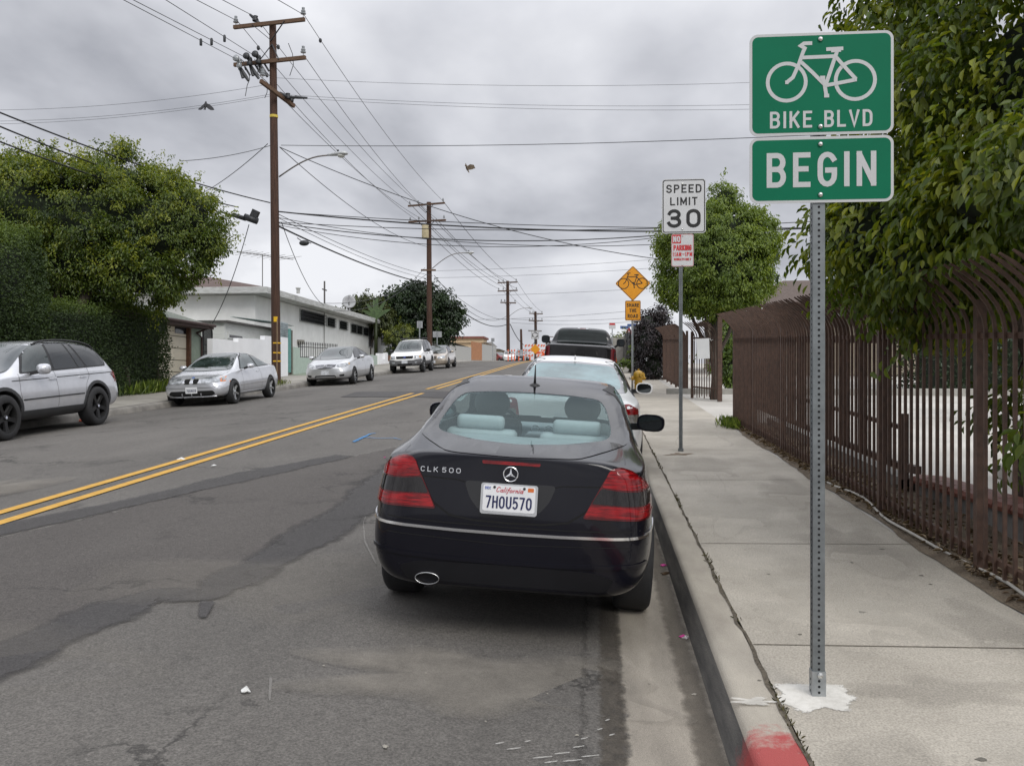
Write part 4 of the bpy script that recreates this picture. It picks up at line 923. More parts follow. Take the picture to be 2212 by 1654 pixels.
def silver_sedan():
    root = empty('parked_car', (0, 0, 0), 'silver four-door saloon with a wide slatted grille, parked between the coupe and the white off-roader', 'car', 'cars parked along the left kerb')
    st = [(-2.40, .36, .6, .70, .55, .62, .90, .50, .98, .02, .03), (-2.3, .27, .74, .81, .57, .74, .99, .60, 1.07, .02, .02), (-2.0, .22, .83, .88, .6, .81, 1.0, .68, 1.10, .02), (-1.6, .21, .86, .905, .6, .835, .99, .68, 1.14, .03),
          (-1.1, .20, .87, .91, .6, .835, .98, .62, 1.32, .05), (-.6, .20, .87, .905, .6, .83, .97, .59, 1.44, .05), (-.1, .20, .87, .90, .6, .825, .96, .58, 1.47, .05), (.4, .20, .87, .90, .6, .825, .95, .59, 1.43, .05), (.85, .20, .87, .905, .6, .83, .94, .64, 1.24, .05),
          (1.3, .20, .87, .91, .6, .835, .92, .71, 1.04, .025), (1.75, .21, .86, .90, .58, .82, .87, .68, .97, .025), (2.1, .22, .81, .86, .54, .75, .77, .58, .87, .025), (2.32, .26, .66, .73, .5, .62, .66, .46, .74, .02), (2.40, .32, .48, .56, .48, .46, .60, .36, .64, .02)]
    bd, bv = make_body('body', st, silver2, root, 1., ((-1.335, .325), (1.44, .325)), .36, .91)
    trim = [(-1.55, 1.06), (.95, .99), (.52, 1.30), (.1, 1.43), (-.4, 1.44), (-.95, 1.37), (-1.35, 1.2)]
    windows(bv, root, [[(-.28, 1.03), (.86, 1.0), (.50, 1.28), (.1, 1.405), (-.22, 1.415)], [(-1.10, 1.05), (-.36, 1.03), (-.32, 1.415), (-.62, 1.405), (-.98, 1.33)], [(-1.48, 1.075), (-1.17, 1.06), (-1.08, 1.30), (-1.33, 1.17)]], trim,
            [(-.76, .985), (0, .965), (.76, .985), (.56, 1.41), (0, 1.44), (-.56, 1.41)], [(-.66, 1.13), (.66, 1.13), (.52, 1.40), (-.52, 1.40)])
    for v in ('left', 'right'):
        for L in ([(.92, .32), (.97, .65), (.93, .96)], [(-.30, .28), (-.33, 1.0)], [(-.98, .45), (-1.12, .75), (-1.12, 1.02)]): seam(bv, L, v, root)
        for u in (-.14, -1.0): patch(bv, 'door_handle', smooth_poly([(u - .1, .885), (u + .1, .88), (u + .1, .91), (u - .1, .915)], .01), v, silver2, root, .025, .06, 0, None, .02)
    for s in (-1, 1):
        sp = (lambda P: P) if s > 0 else mir
        patch(bv, 'headlight', sp(smooth_poly([(.42, .745), (.60, .80), (.80, .845), (.83, .78), (.72, .70), (.48, .67)], .03)), 'front', head_lens, root, .010, .03)
        patch(bv, 'indicator', sp(smooth_poly([(.76, .835), (.845, .83), (.85, .78), (.78, .75)], .02)), 'front', M('pale_amber_lens', (.60, .36, .15), .12, coat=1.), root, .011, .05)
        patch(bv, 'fog_recess', sp(smooth_poly([(.52, .40), (.70, .42), (.68, .35), (.53, .34)], .02)), 'front', dark_well, root, .004, .05)
        mirror_pod(root, s, (s * 1.0, .74, 1.04), (.21, .12, .14), silver2, arm_to=(s * .83, .78, .97), glass=False)
    gr = patch(bv, 'grille', smooth_poly([(-.40, .775), (0, .80), (.40, .775), (.33, .665), (.2, .64), (-.2, .64), (-.33, .665)], .03), 'front', dark_well, root, .005, .05)
    multi_patch(bv, 'grille_bars', [line_poly([(-.39 + .02 * k, .77 - .034 * k), (0, .79 - .034 * k), (.39 - .02 * k, .77 - .034 * k)], .014) for k in range(4)], 'front', chrome, gr, .014)
    p, n = on(bv, 'front', 0, .745, .018); b = MB(); b.tube([(.055 * math.cos(a), .037 * math.sin(a), 0) for a in [2 * math.pi * k / 20 for k in range(21)]], .007, 5, False); b.tube([(.03 * math.cos(a), .034 * math.sin(a) + .002, 0) for a in [2 * math.pi * k / 20 for k in range(21)]], .005, 5, False); o = b.build('oval_badge', chrome, root); o.matrix_local = face_tf(p, n)
    patch(bv, 'bumper_intake', smooth_poly([(-.36, .39), (.36, .39), (.42, .33), (.36, .29), (-.36, .29), (-.42, .33)], .03), 'front', dark_well, root, .004, .06)
    plate_front(root, bv, .49, None, M('plate_faded', (.55, .57, .6), .5, var=.3, scale=40))
    wheels(root, .80, -1.335, 1.44, .325, rim=.215, spokes=7, sw=.05)
    return place_car(root, -10.05, 35.0, R(180) + R(1.0))
def suv_silver():
    root = empty('parked_car', (0, 0, 0), 'large silver off-roader with black wheels, cut off by the left edge of the photo', 'car', 'cars parked along the left kerb')
    st = [(-2.32, .45, .62, .74, .62, .66, .96, .52, 1.10, .03, .02), (-2.27, .36, .76, .84, .62, .76, 1.04, .58, 1.28, .04, .06), (-2.1, .33, .84, .90, .66, .835, 1.08, .62, 1.45, .05, .12), (-1.75, .30, .88, .93, .7, .865, 1.09, .66, 1.61, .06, .03), (-1.3, .29, .89, .935, .7, .87, 1.09, .66, 1.68, .06),
          (-.7, .28, .89, .93, .7, .865, 1.085, .66, 1.71, .06), (-.1, .28, .89, .93, .7, .865, 1.08, .66, 1.715, .06), (.35, .28, .89, .93, .7, .865, 1.075, .66, 1.68, .06), (.75, .28, .89, .93, .7, .865, 1.07, .69, 1.50, .06), (1.15, .28, .89, .935, .7, .87, 1.06, .75, 1.22, .04),
          (1.4, .28, .89, .935, .7, .865, 1.05, .76, 1.13, .03), (1.8, .30, .87, .92, .66, .85, 1.0, .72, 1.07, .03), (2.1, .32, .82, .87, .6, .77, .90, .62, .97, .03), (2.27, .36, .70, .76, .56, .66, .76, .5, .84, .03), (2.32, .42, .54, .62, .54, .54, .68, .42, .74, .02)]
    bd, bv = make_body('body', st, silver, root, 1., ((-1.315, .40), (1.505, .40)), .435, .935)
    trim = [(-1.93, 1.30), (-1.85, 1.17), (.98, 1.10), (.72, 1.42), (.38, 1.63), (-.1, 1.655), (-1.2, 1.64), (-1.65, 1.56)]
    front_g = M('suv_front_glass', (.035, .046, .047), .03, spec=.5, coat=.4, var=.25, scale=2)
    windows(bv, root, [], trim)
    for v in ('left', 'right'):
        for p, m_ in (([(.02, 1.15), (.90, 1.125), (.66, 1.42), (.36, 1.60), (-.0, 1.625)], front_g), ([(-.80, 1.165), (-.05, 1.15), (-.07, 1.625), (-.62, 1.625)], glass_tint), ([(-1.06, 1.175), (-.84, 1.168), (-.68, 1.622), (-.80, 1.62)], glass_tint), ([(-1.78, 1.19), (-1.12, 1.178), (-.88, 1.615), (-1.25, 1.60), (-1.62, 1.52), (-1.86, 1.28)], glass_tint)):
            patch(bv, 'side_window', smooth_poly(p, .035), v, m_, root, .006, .1, 0, None, .002)
        patch(bv, 'wheel_arch_trim', [(-1.315 + (.435 + .06) * math.cos(a), .40 + (.435 + .06) * math.sin(a)) for a in [R(-8 + 196 * k / 18) for k in range(19)]] + [(-1.315 + .437 * math.cos(a), .40 + .437 * math.sin(a)) for a in [R(188 - 196 * k / 18) for k in range(19)]], v, dark_grey_clad, root, .014, .08)
        patch(bv, 'wheel_arch_trim', [(1.505 + (.435 + .06) * math.cos(a), .40 + (.435 + .06) * math.sin(a)) for a in [R(-8 + 196 * k / 18) for k in range(19)]] + [(1.505 + .437 * math.cos(a), .40 + .437 * math.sin(a)) for a in [R(188 - 196 * k / 18) for k in range(19)]], v, dark_grey_clad, root, .014, .08)
        patch(bv, 'sill_trim', [(-.86, .30), (1.04, .30), (1.02, .46), (-.84, .46)], v, dark_grey_clad, root, .016, .1)
        patch(bv, 'side_moulding', line_poly([(-.84, .665), (1.02, .65)], .022), v, trim_blk, root, .008, .1)
        patch(bv, 'side_moulding', line_poly([(-2.1, 1.04), (-.8, 1.02), (1.25, .985)], .014), v, trim_blk, root, .004, .1)
        for L in ([(1.02, .47), (1.08, .8), (1.02, 1.1)], [(.0, .47), (-.02, .8), (-.01, 1.13)], [(-.84, .5), (-.96, .85), (-1.1, 1.0), (-1.1, 1.16)]): seam(bv, L, v, root)
        for u in (.12, -.86): patch(bv, 'door_handle', smooth_poly([(u - .12, .975), (u + .10, .965), (u + .10, 1.0), (u - .12, 1.01)], .012), v, silver, root, .03, .06, 0, None, .025)
        b = MB(); pts = []
        for k in range(13):
            y = -1.75 + 2.0 * k / 12; h, *_ = bv.ray_cast(Vector(((-1 if v == 'left' else 1) * .60, y, 5)), Vector((0, 0, -1))); pts.append(h + Vector((0, 0, .055 * math.sin(math.pi * k / 12) ** .35 + .005)))
        b.tube(pts, .02, 8); b.build('roof_rail', trim_blk, root, True)
    patch(bv, 'windshield', smooth_poly([(-.75, 1.13), (0, 1.11), (.75, 1.13), (.61, 1.60), (0, 1.63), (-.61, 1.60)], .07), 'front', M('suv_windshield', (.06, .07, .075), .03, spec=.5, coat=.4, var=.3, scale=2), root, .014, .04)
    for s in (-1, 1):
        sp = (lambda P: P) if s > 0 else mir
        patch(bv, 'tail_lamp', sp(smooth_poly([(.66, 1.08), (.80, 1.06), (.88, .98), (.90, .84), (.74, .84)], .03)), 'rear', red_lens, root, .008, .05)
        patch(bv, 'tail_lamp_side', smooth_poly([(-2.26, 1.04), (-2.12, 1.02), (-2.10, .92), (-2.26, .86)], .02), 'left' if s < 0 else 'right', red_lens, root, .008, .05)
        patch(bv, 'headlight', sp(smooth_poly([(.30, .86), (.72, .90), (.82, .82), (.70, .74), (.34, .73)], .03)), 'front', head_lens, root, .010, .03)
        patch(bv, 'kidney_grille', sp(smooth_poly([(.03, .90), (.22, .89), (.24, .78), (.18, .70), (.03, .70)], .03)), 'front', dark_well, root, .012, .06)
        mirror_pod(root, s, (s * 1.05, .66, 1.17), (.24, .15, .19), silver, arm_to=(s * .86, .72, 1.10), glass=False, yaw=6)
    blk = M('black_rim', (.012, .012, .013), .35, .2, var=.1)
    wheels(root, .80, -1.315, 1.505, .385, wd=.26, rim=.26, spokes=5, sw=.10, smat=blk, badge=M('badge_white_blue', (.5, .52, .6), .3))
    return place_car(root, -10.75, 15.75, R(180)); root.scale = (1.06, 1.06, 1.06); return root
def suv_white():
    root = empty('parked_car', (0, 0, 0), 'white off-roader with grey bumpers and a roof rack, parked before the pale low wall', 'car', 'cars parked along the left kerb')
    st = [(-2.2, .50, .62, .74, .65, .66, 1.0, .52, 1.12, .03), (-2.15, .40, .78, .85, .65, .78, 1.06, .64, 1.60, .06, .03), (-1.9, .36, .83, .89, .7, .83, 1.08, .67, 1.72, .07), (-1.2, .34, .84, .89, .7, .835, 1.08, .68, 1.75, .07), (-.4, .34, .84, .885, .7, .83, 1.07, .68, 1.755, .07),
          (.2, .34, .84, .885, .7, .83, 1.07, .67, 1.72, .07), (.65, .34, .84, .885, .7, .83, 1.06, .70, 1.50, .06), (1.05, .34, .84, .89, .7, .835, 1.05, .73, 1.22, .04), (1.25, .34, .84, .89, .7, .835, 1.04, .72, 1.13, .03), (1.7, .36, .83, .88, .66, .82, 1.0, .70, 1.07, .03), (2.0, .38, .80, .85, .62, .77, .93, .64, 1.0, .03), (2.17, .40, .74, .80, .58, .70, .80, .56, .90, .03), (2.22, .44, .62, .70, .56, .60, .72, .5, .78, .02)]
    bd, bv = make_body('body', st, white_p, root, 1., ((-1.24, .37), (1.38, .37)), .42, .89)
    windows(bv, root, [[(.02, 1.13), (.84, 1.11), (.55, 1.45), (.30, 1.63), (-.0, 1.66)], [(-.85, 1.14), (-.06, 1.13), (-.08, 1.66), (-.80, 1.66)], [(-1.85, 1.16), (-.95, 1.145), (-.93, 1.66), (-1.7, 1.63)]], [(-1.95, 1.12), (.95, 1.08), (.6, 1.45), (.33, 1.66), (0, 1.69), (-1.75, 1.66)],
            [(-.74, 1.12), (0, 1.10), (.74, 1.12), (.62, 1.65), (0, 1.68), (-.62, 1.65)])
    for v in ('left', 'right'):
        for ya in (-1.24, 1.38):
            patch(bv, 'wheel_arch_trim', [(ya + .50 * math.cos(a), .37 + .50 * math.sin(a)) for a in [R(-6 + 192 * k / 16) for k in range(17)]] + [(ya + .422 * math.cos(a), .37 + .422 * math.sin(a)) for a in [R(186 - 192 * k / 16) for k in range(17)]], v, grey_clad, root, .014, .1)
        patch(bv, 'sill_trim', [(-.76, .36), (.9, .36), (.9, .60), (-.76, .60)], v, grey_clad, root, .014, .1)
        for L in ([(.9, .6), (.92, 1.08)], [(-.03, .4), (-.03, 1.1)], [(-.88, .6), (-.92, 1.1)]): seam(bv, L, v, root)
        for u in (.12, -.75): patch(bv, 'door_handle', [(u - .09, .98), (u + .09, .98), (u + .09, 1.02), (u - .09, 1.02)], v, trim_blk, root, .02)
    patch(bv, 'front_bumper', smooth_poly([(-.84, .72), (-.6, .70), (-.45, .66), (.45, .66), (.6, .70), (.84, .72), (.84, .46), (.6, .42), (-.6, .42), (-.84, .46)], .04), 'front', grey_clad, root, .03, .08, 0, None, .03)
    patch(bv, 'bumper_intake', smooth_poly([(-.40, .50), (.40, .50), (.36, .44), (-.36, .44)], .02), 'front', dark_well, root, .034, .08)
    gr = patch(bv, 'grille', smooth_poly([(-.46, .875), (.46, .875), (.42, .75), (-.42, .75)], .03), 'front', dark_well, root, .008, .06)
    patch(bv, 'oval_badge', ellipse(0, .815, .075, .032, 18), 'front', M('badge_blue', (.03, .06, .25), .3), gr, .014, .06)
    for s in (-1, 1):
        sp = (lambda P: P) if s > 0 else mir
        patch(bv, 'headlight', sp(smooth_poly([(.50, .90), (.74, .90), (.80, .84), (.78, .745), (.50, .745)], .025)), 'front', head_lens, root, .010, .06)
        patch(bv, 'indicator', sp(smooth_poly([(.72, .89), (.83, .87), (.83, .76), (.75, .755)], .02)), 'front', M('pale_amber_lens'), root, .014, .06)
        patch(bv, 'fog_lamp', sp(ellipse(.58, .55, .07, .05, 14)), 'front', head_lens, root, .036, .06)
        mirror_pod(root, s, (s * 1.0, .68, 1.15), (.20, .13, .17), trim_blk, arm_to=(s * .82, .7, 1.08), glass=False)
        b = MB(); b.bar((s * .58, -1.7, 1.80), (s * .58, .1, 1.78), .04, .035); b.build('roof_rail', trim_blk, root)
    for y in (-1.2, -.2):
        b = MB(); b.bar((-.62, y, 1.825), (.62, y, 1.825), .05, .03); b.build('rack_bar', trim_blk, root)
    plate_front(root, bv, .585, None, M('plate_faded')).location.y += .035
    wheels(root, .775, -1.24, 1.38, .36, rim=.21, spokes=5, sw=.08)
    return place_car(root, -9.80, 47.6, R(180) + R(1.2))
def beige_sedan():
    root = empty('parked_car', (0, 0, 0), 'champagne saloon with rounded headlights, parked behind the white off-roader', 'car', 'cars parked along the left kerb')
    st = [(-2.25, .34, .58, .68, .52, .60, .86, .5, .93, .02), (-2.1, .25, .74, .80, .55, .72, .92, .60, 1.0, .02), (-1.7, .21, .82, .86, .57, .79, .94, .66, 1.04, .02), (-1.2, .20, .82, .865, .57, .79, .93, .62, 1.20, .05), (-.7, .20, .82, .86, .57, .785, .92, .57, 1.38, .05), (-.1, .20, .82, .86, .57, .78, .91, .56, 1.425, .05), (.4, .20, .82, .86, .57, .78, .90, .58, 1.36, .05), (.9, .20, .82, .86, .57, .78, .89, .64, 1.12, .045), (1.2, .20, .82, .86, .57, .78, .88, .68, .98, .02), (1.7, .21, .80, .85, .55, .76, .83, .62, .91, .02), (2.05, .23, .75, .80, .5, .69, .73, .52, .81, .02), (2.25, .28, .58, .66, .47, .55, .62, .42, .68, .02)]
    bd, bv = make_body('body', st, gold_p, root, 1., ((-1.3, .31), (1.415, .31)), .345, .86)
    windows(bv, root, [[(-.2, .97), (.80, .935), (.45, 1.23), (.1, 1.36), (-.15, 1.37)], [(-1.25, 1.0), (-.28, .975), (-.24, 1.37), (-.6, 1.35), (-.95, 1.24)]], [(-1.4, .98), (.88, .91), (.47, 1.26), (.1, 1.385), (-.6, 1.375), (-1.05, 1.22)], [(-.70, .92), (0, .90), (.70, .92), (.53, 1.37), (0, 1.395), (-.53, 1.37)])
    for v in ('left', 'right'):
        for L in ([(.88, .32), (.90, .9)], [(-.24, .3), (-.25, .95)]): seam(bv, L, v, root)
        for u in (-.1, -.95): patch(bv, 'door_handle', [(u - .09, .83), (u + .09, .83), (u + .09, .86), (u - .09, .86)], v, gold_p, root, .02)
    for s in (-1, 1):
        sp = (lambda P: P) if s > 0 else mir
        patch(bv, 'headlight', sp(ellipse(.56, .68, .14, .095, 20)), 'front', head_lens, root, .010, .05); patch(bv, 'headlight', sp(ellipse(.36, .66, .085, .075, 18)), 'front', head_lens, root, .010, .05)
        mirror_pod(root, s, (s * .95, .66, .98), (.2, .12, .13), gold_p, arm_to=(s * .79, .7, .91), glass=False)
    patch(bv, 'grille', smooth_poly([(-.24, .76), (.24, .76), (.20, .60), (-.20, .60)], .02), 'front', dark_well, root, .008, .05)
    plate_front(root, bv, .43, None, M('plate_faded'))
    wheels(root, .755, -1.3, 1.415, .31, rim=.215, spokes=5, sw=.07)
    return place_car(root, -9.55, 54.2, R(180) + R(1.2))
def white_sedan():
    root = empty('parked_car', (0, 0, 0), 'white saloon with a shark-fin roof aerial, parked between the dark coupe and the black pickup', 'car', 'cars parked along the right kerb')
    st = [(-2.40, .34, .60, .70, .52, .62, .88, .52, .98, .02, .04), (-2.32, .27, .74, .80, .55, .74, .95, .60, 1.03, .02, .03), (-2.05, .22, .83, .88, .58, .81, .97, .66, 1.06, .02), (-1.65, .21, .86, .905, .6, .84, .98, .67, 1.09, .025), (-1.2, .20, .865, .91, .6, .84, .975, .62, 1.26, .05), (-.75, .20, .865, .905, .6, .835, .97, .60, 1.41, .05), (-.2, .20, .865, .90, .6, .83, .96, .59, 1.46, .05), (.3, .20, .865, .90, .6, .83, .95, .59, 1.44, .05),
          (.75, .20, .865, .905, .6, .83, .94, .64, 1.27, .05), (1.2, .20, .865, .905, .6, .83, .92, .70, 1.03, .02), (1.75, .21, .85, .89, .57, .81, .86, .64, .95, .02), (2.1, .23, .79, .84, .52, .73, .77, .54, .84, .02), (2.35, .28, .60, .68, .48, .57, .62, .42, .68, .02)]
    bd, bv = make_body('body', st, white_p, root, 1.03, ((-1.32, .325), (1.53, .325)), .36, .91)
    rwg = M('rear_glass_teal', (.13, .23, .245), .04, spec=.5, coat=.4, var=.35, scale=1.8)
    windows(bv, root, [[(-.2, 1.04), (.80, 1.0), (.45, 1.30), (.1, 1.43), (-.15, 1.44)], [(-1.25, 1.06), (-.28, 1.045), (-.24, 1.44), (-.6, 1.42), (-.95, 1.32)]], [(-1.4, 1.05), (.88, .98), (.47, 1.33), (.1, 1.455), (-.6, 1.445), (-1.05, 1.30)], [(-.72, 1.0), (0, .98), (.72, 1.0), (.55, 1.45), (0, 1.48), (-.55, 1.45)])
    patch(bv, 'rear_window_band', smooth_poly([(-.70, 1.10), (.70, 1.10), (.58, 1.405), (0, 1.43), (-.58, 1.405)], .06), 'rear', M('grey_window_band', (.13, .13, .145), .15, coat=1., var=.05), root, .004, .08)
    patch(bv, 'rear_window', smooth_poly([(-.62, 1.125), (.62, 1.125), (.52, 1.385), (0, 1.405), (-.52, 1.385)], .09), 'rear', rwg, root, .007, .08)
    for v in ('left', 'right'):
        for L in ([(.88, .32), (.90, .98)], [(-.24, .3), (-.25, 1.0)]): seam(bv, L, v, root)
        for u in (-.1, -.95): patch(bv, 'door_handle', [(u - .09, .88), (u + .09, .88), (u + .09, .915), (u - .09, .915)], v, chrome, root, .025)
    for s in (-1, 1):
        sp = (lambda P: P) if s > 0 else mir
        L = patch(bv, 'tail_lamp', sp(smooth_poly([(.60, 1.0), (.68, 1.01), (.80, .95), (.87, .86), (.895, .74), (.72, .74), (.56, .80)], .03)), 'rear', red_lens, root, .008, .05)
        patch(bv, 'clear_lens', sp(smooth_poly([(.60, .895), (.865, .89), (.885, .80), (.60, .81)], .03)), 'rear', M('clear_smoke_lens', (.16, .15, .13), .1, coat=1., var=.4, scale=25), L, .012, .05)
        mirror_pod(root, s, (s * 1.01, .72, 1.06), (.24, .13, .16), white_p, arm_to=(s * .84, .78, 1.0))
        seam(bv, [(s * .60, 1.02), (s * .67, 1.10)], 'rear', root)
    b = MB(); b.tube([(0, .03, 0), (0, 0, .035), (0, -.035, .075)], [.02, .014, .006], 8); b.lathe([(.05, -.004), (.042, .008), (.012, .018), (.001, .019)], 16); a_ = b.build('roof_aerial', white_p, root, True)
    h, *_ = bv.ray_cast(Vector((0, -.72, 5)), Vector((0, 0, -1))); a_.location = h
    plate_front(root, bv, .80, None, None, True)
    wheels(root, .79, -1.32, 1.53, .325, rim=.23, spokes=5, sw=.08)
    return place_car(root, -.36, 10.3 + 2.4, 0)
def pickup():
    root = empty('parked_car', (0, 0, 0), 'black pickup truck with dark rear window, parked up the kerb beyond the white saloon', 'pickup truck', 'cars parked along the right kerb')
    st = [(-2.8, .75, .80, .90, 1.0, .88, 1.44, .84, 1.545, .03), (-2.76, .68, .92, .98, 1.0, .96, 1.51, .93, 1.585, .02), (-2.3, .60, .95, 1.0, 1.0, .97, 1.52, .94, 1.59, .02), (-1.2, .55, .96, 1.0, 1.0, .97, 1.52, .94, 1.59, .02), (-.72, .52, .96, 1.0, 1.0, .97, 1.50, .93, 1.58, .02), (-.62, .52, .96, 1.0, 1.0, .97, 1.46, .86, 1.83, .06, .0),
          (-.50, .52, .96, 1.0, .9, .97, 1.40, .78, 2.06, .06), (.2, .52, .96, 1.0, .9, .97, 1.36, .78, 2.10, .07), (.9, .52, .96, 1.0, .9, .97, 1.32, .78, 2.04, .08), (1.5, .52, .96, 1.0, .9, .97, 1.28, .88, 1.46, .05), (1.7, .54, .96, 1.0, .9, .96, 1.25, .88, 1.36, .03), (2.5, .56, .92, .97, .85, .92, 1.18, .82, 1.27, .03), (2.8, .62, .80, .86, .8, .80, 1.05, .7, 1.12, .03)]
    bd, bv = make_body('body', st, blackp, root, 1., ((-1.75, .42), (1.85, .42)), .47, 1.0)
    patch(bv, 'rear_window', smooth_poly([(-.74, 1.60), (.74, 1.60), (.68, 2.0), (-.68, 2.0)], .06), 'rear', M('black_rear_glass', (.006, .010, .009), .05, spec=.2, coat=.15, var=.4, scale=3), root, .025, .04)
    windows(bv, root, [[(-.45, 1.52), (.2, 1.48), (.2, 1.98), (-.40, 1.97)], [(.28, 1.48), (1.30, 1.46), (.95, 1.92), (.28, 1.99)]], None, [(-.84, 1.40), (.84, 1.40), (.72, 2.0), (-.72, 2.0)])
    patch(bv, 'tailgate_trim', line_poly([(-.88, 1.56), (.88, 1.56)], .03), 'rear', M('grey_trim', (.10, .10, .105), .4), root, .012, .1)
    seam(bv, [(-.80, 1.53), (-.80, .86), (.80, .86), (.80, 1.53)], 'rear', root, .014)
    patch(bv, 'tailgate_handle', smooth_poly([(-.13, 1.34), (.13, 1.34), (.13, 1.26), (-.13, 1.26)], .02), 'rear', dark_well, root, .008, .06)
    for s in (-1, 1):
        sp = (lambda P: P) if s > 0 else mir
        patch(bv, 'tail_lamp', sp(smooth_poly([(.82, 1.52), (.93, 1.50), (.965, 1.3), (.965, 1.02), (.82, 1.0)], .03)), 'rear', M('dark_red_lens'), root, .008, .06)
        mirror_pod(root, s, (s * 1.17, .98, 1.68), (.26, .14, .24), trim_blk, arm_to=(s * .97, 1.02, 1.52))
    k = patch(bv, 'brake_lamp', [(-.16, 2.02), (.16, 2.02), (.16, 2.055), (-.16, 2.055)], 'rear', red_dark, root, .012, .06)
    for u in (-.12, .12): patch(bv, 'cargo_lamp', [(u - .035, 2.02), (u + .035, 2.02), (u + .035, 2.05), (u - .035, 2.05)], 'rear', head_lens, k, .016, .06)
    b = MB(); b.box((0, -2.86, .62), (1.9, .14, .2)); b.build('rear_bumper', M('dull_chrome', (.3, .3, .31), .3, .9), root, bevel=.03)
    wheels(root, .86, -1.75, 1.85, .41, wd=.28, rim=.23, spokes=6, sw=.08)
    return place_car(root, -.50, 24.3 + 2.8, 0)
def far_car(name, label, pm, px, y, d, yaw, L=4.3, Wd=1.72, H=1.45, suv=False, front=True, group='cars beyond the roadworks'):
    root = empty('parked_car', (0, 0, 0), label, 'car', group); k = L / 2; hw = Wd / 2; bl = .62 * H
    hz = .74 * H if suv else .62 * H
    st = [(-k, .35, hw * .7, hw * .8, .5, hw * .7, bl * .9, hw * .6, bl * 1.0, .02), (-k * .93, .25, hw * .88, hw * .94, .55, hw * .86, bl, hw * .68, H * (.92 if suv else .72), .04), (-k * .6, .22, hw * .95, hw, .58, hw * .92, bl, hw * .68, H * (.99 if suv else .78), .05), (-k * .3, .2, hw * .95, hw, .58, hw * .91, bl, hw * .66, H * .98, .05), (.05, .2, hw * .95, hw, .58, hw * .91, bl, hw * .66, H, .05), (k * .25, .2, hw * .95, hw, .58, hw * .91, bl * .98, hw * .7, H * .9, .05), (k * .5, .2, hw * .95, hw, .58, hw * .91, bl * .97, hw * .8, bl * 1.08, .02), (k * .85, .22, hw * .88, hw * .95, .52, hw * .84, bl * .86, hw * .66, bl * .93, .02), (k, .3, hw * .66, hw * .76, .46, hw * .62, bl * .7, hw * .5, bl * .74, .02)]
    bd, bv = make_body('body', st, pm, root, 1., ((-k * .58, .32), (k * .62, .32)), .355, hw, 2)
    windows(bv, root, [[(-k * .5, bl * 1.06), (k * .38, bl * 1.04), (k * .12, H * .92), (-k * .35, H * .93)]], None, [(-hw * .74, bl * 1.1), (hw * .74, bl * 1.1), (hw * .6, H * .95), (-hw * .6, H * .95)], [(-hw * .66, bl * 1.15), (hw * .66, bl * 1.15), (hw * .56, H * .93), (-hw * .56, H * .93)])
    for s in (-1, 1):
        patch(bv, 'headlight', [(s * hw * .42, .60), (s * hw * .80, .66), (s * hw * .80, .54), (s * hw * .42, .50)], 'front', head_lens, root, .01, .08)
        patch(bv, 'tail_lamp', [(s * hw * .58, .82), (s * hw * .82, .82), (s * hw * .82, .66), (s * hw * .58, .66)], 'rear', red_lens, root, .01, .08)
    patch(bv, 'grille', [(-hw * .36, .56), (hw * .36, .56), (hw * .32, .46), (-hw * .32, .46)], 'front', dark_well, root, .008, .08)
    plate_front(root, bv, .40 if front else .7, None, None, not front)
    wheels(root, hw - .1, -k * .58, k * .62, .32, rim=.21, spokes=5, sw=.07)
    if suv:
        for s in (-1, 1):
            b = MB(); b.bar((s * .5, -1.2, H + .04), (s * .5, .4, H + .04), .05, .05); b.build('roof_rail', trim_blk, root)
    p = W(px, y, d); place_car(root, p.x, p.y, yaw); return root
silver_coupe(); silver_sedan(); suv_silver(); suv_white(); beige_sedan(); white_sedan(); pickup()
# ------------------------------------------------------------------ traffic signs and their posts
galv = M('galvanised_steel', (.30, .32, .33), .42, .75, var=.12, scale=20, col2=(.40, .42, .43))
galv_d = M('dull_post_steel', (.17, .185, .19), .5, .6, var=.15, scale=14)
hole_m = M('post_hole_dark', (.008, .008, .009), .9)
sheet_w = M('sign_white', (.56, .565, .57), .45, var=.03, scale=3)
sheet_g = M('sign_green', (.0, .125, .062), .55, spec=.15, var=.05, scale=3)
sheet_s = M('sign_silver_white', (.44, .45, .45), .42, .0, var=.05, scale=300)
sheet_y = M('sign_amber', (.70, .29, .012), .45, var=.04, scale=4)
sheet_k = M('sign_black', (.012, .012, .012), .5, var=.05)
sheet_r = M('sign_red', (.50, .03, .035), .45, var=.05)
back_m = M('sign_back_aluminium', (.36, .37, .38), .5, .6, var=.06)
bolt_m = M('bolt_steel', (.6, .6, .58), .2, 1., var=.05)
FACE = Matrix.Rotation(R(90), 4, 'X')              # local X right, local Y up, local Z towards the camera (-Y)
def post(name, root, w_, h, mat, holes=True, face_only=False):
    b = MB(); b.box((0, 0, h / 2), (w_, w_, h))
    if holes:
        b.cur = 1; k = 0; z = .02; n = 8; r = .0058
        while z < h - .01:
            b.add([(r * math.cos(2 * math.pi * j / n), -w_ / 2 - .0006, z + r * math.sin(2 * math.pi * j / n)) for j in range(n)], [tuple(range(n))])
            b.add([(-w_ / 2 - .0006, r * math.cos(2 * math.pi * j / n), z + r * math.sin(2 * math.pi * j / n)) for j in range(n)], [tuple(range(n))[::-1]])
            z += .0254
    me = bpy.data.meshes.new(name); me.from_pydata(b.v, [], b.f); me.materials.append(mat); me.materials.append(hole_m); me.polygons.foreach_set('material_index', b.m)
    o = bpy.data.objects.new(name, me); COL.objects.link(o); o.parent = root; return o
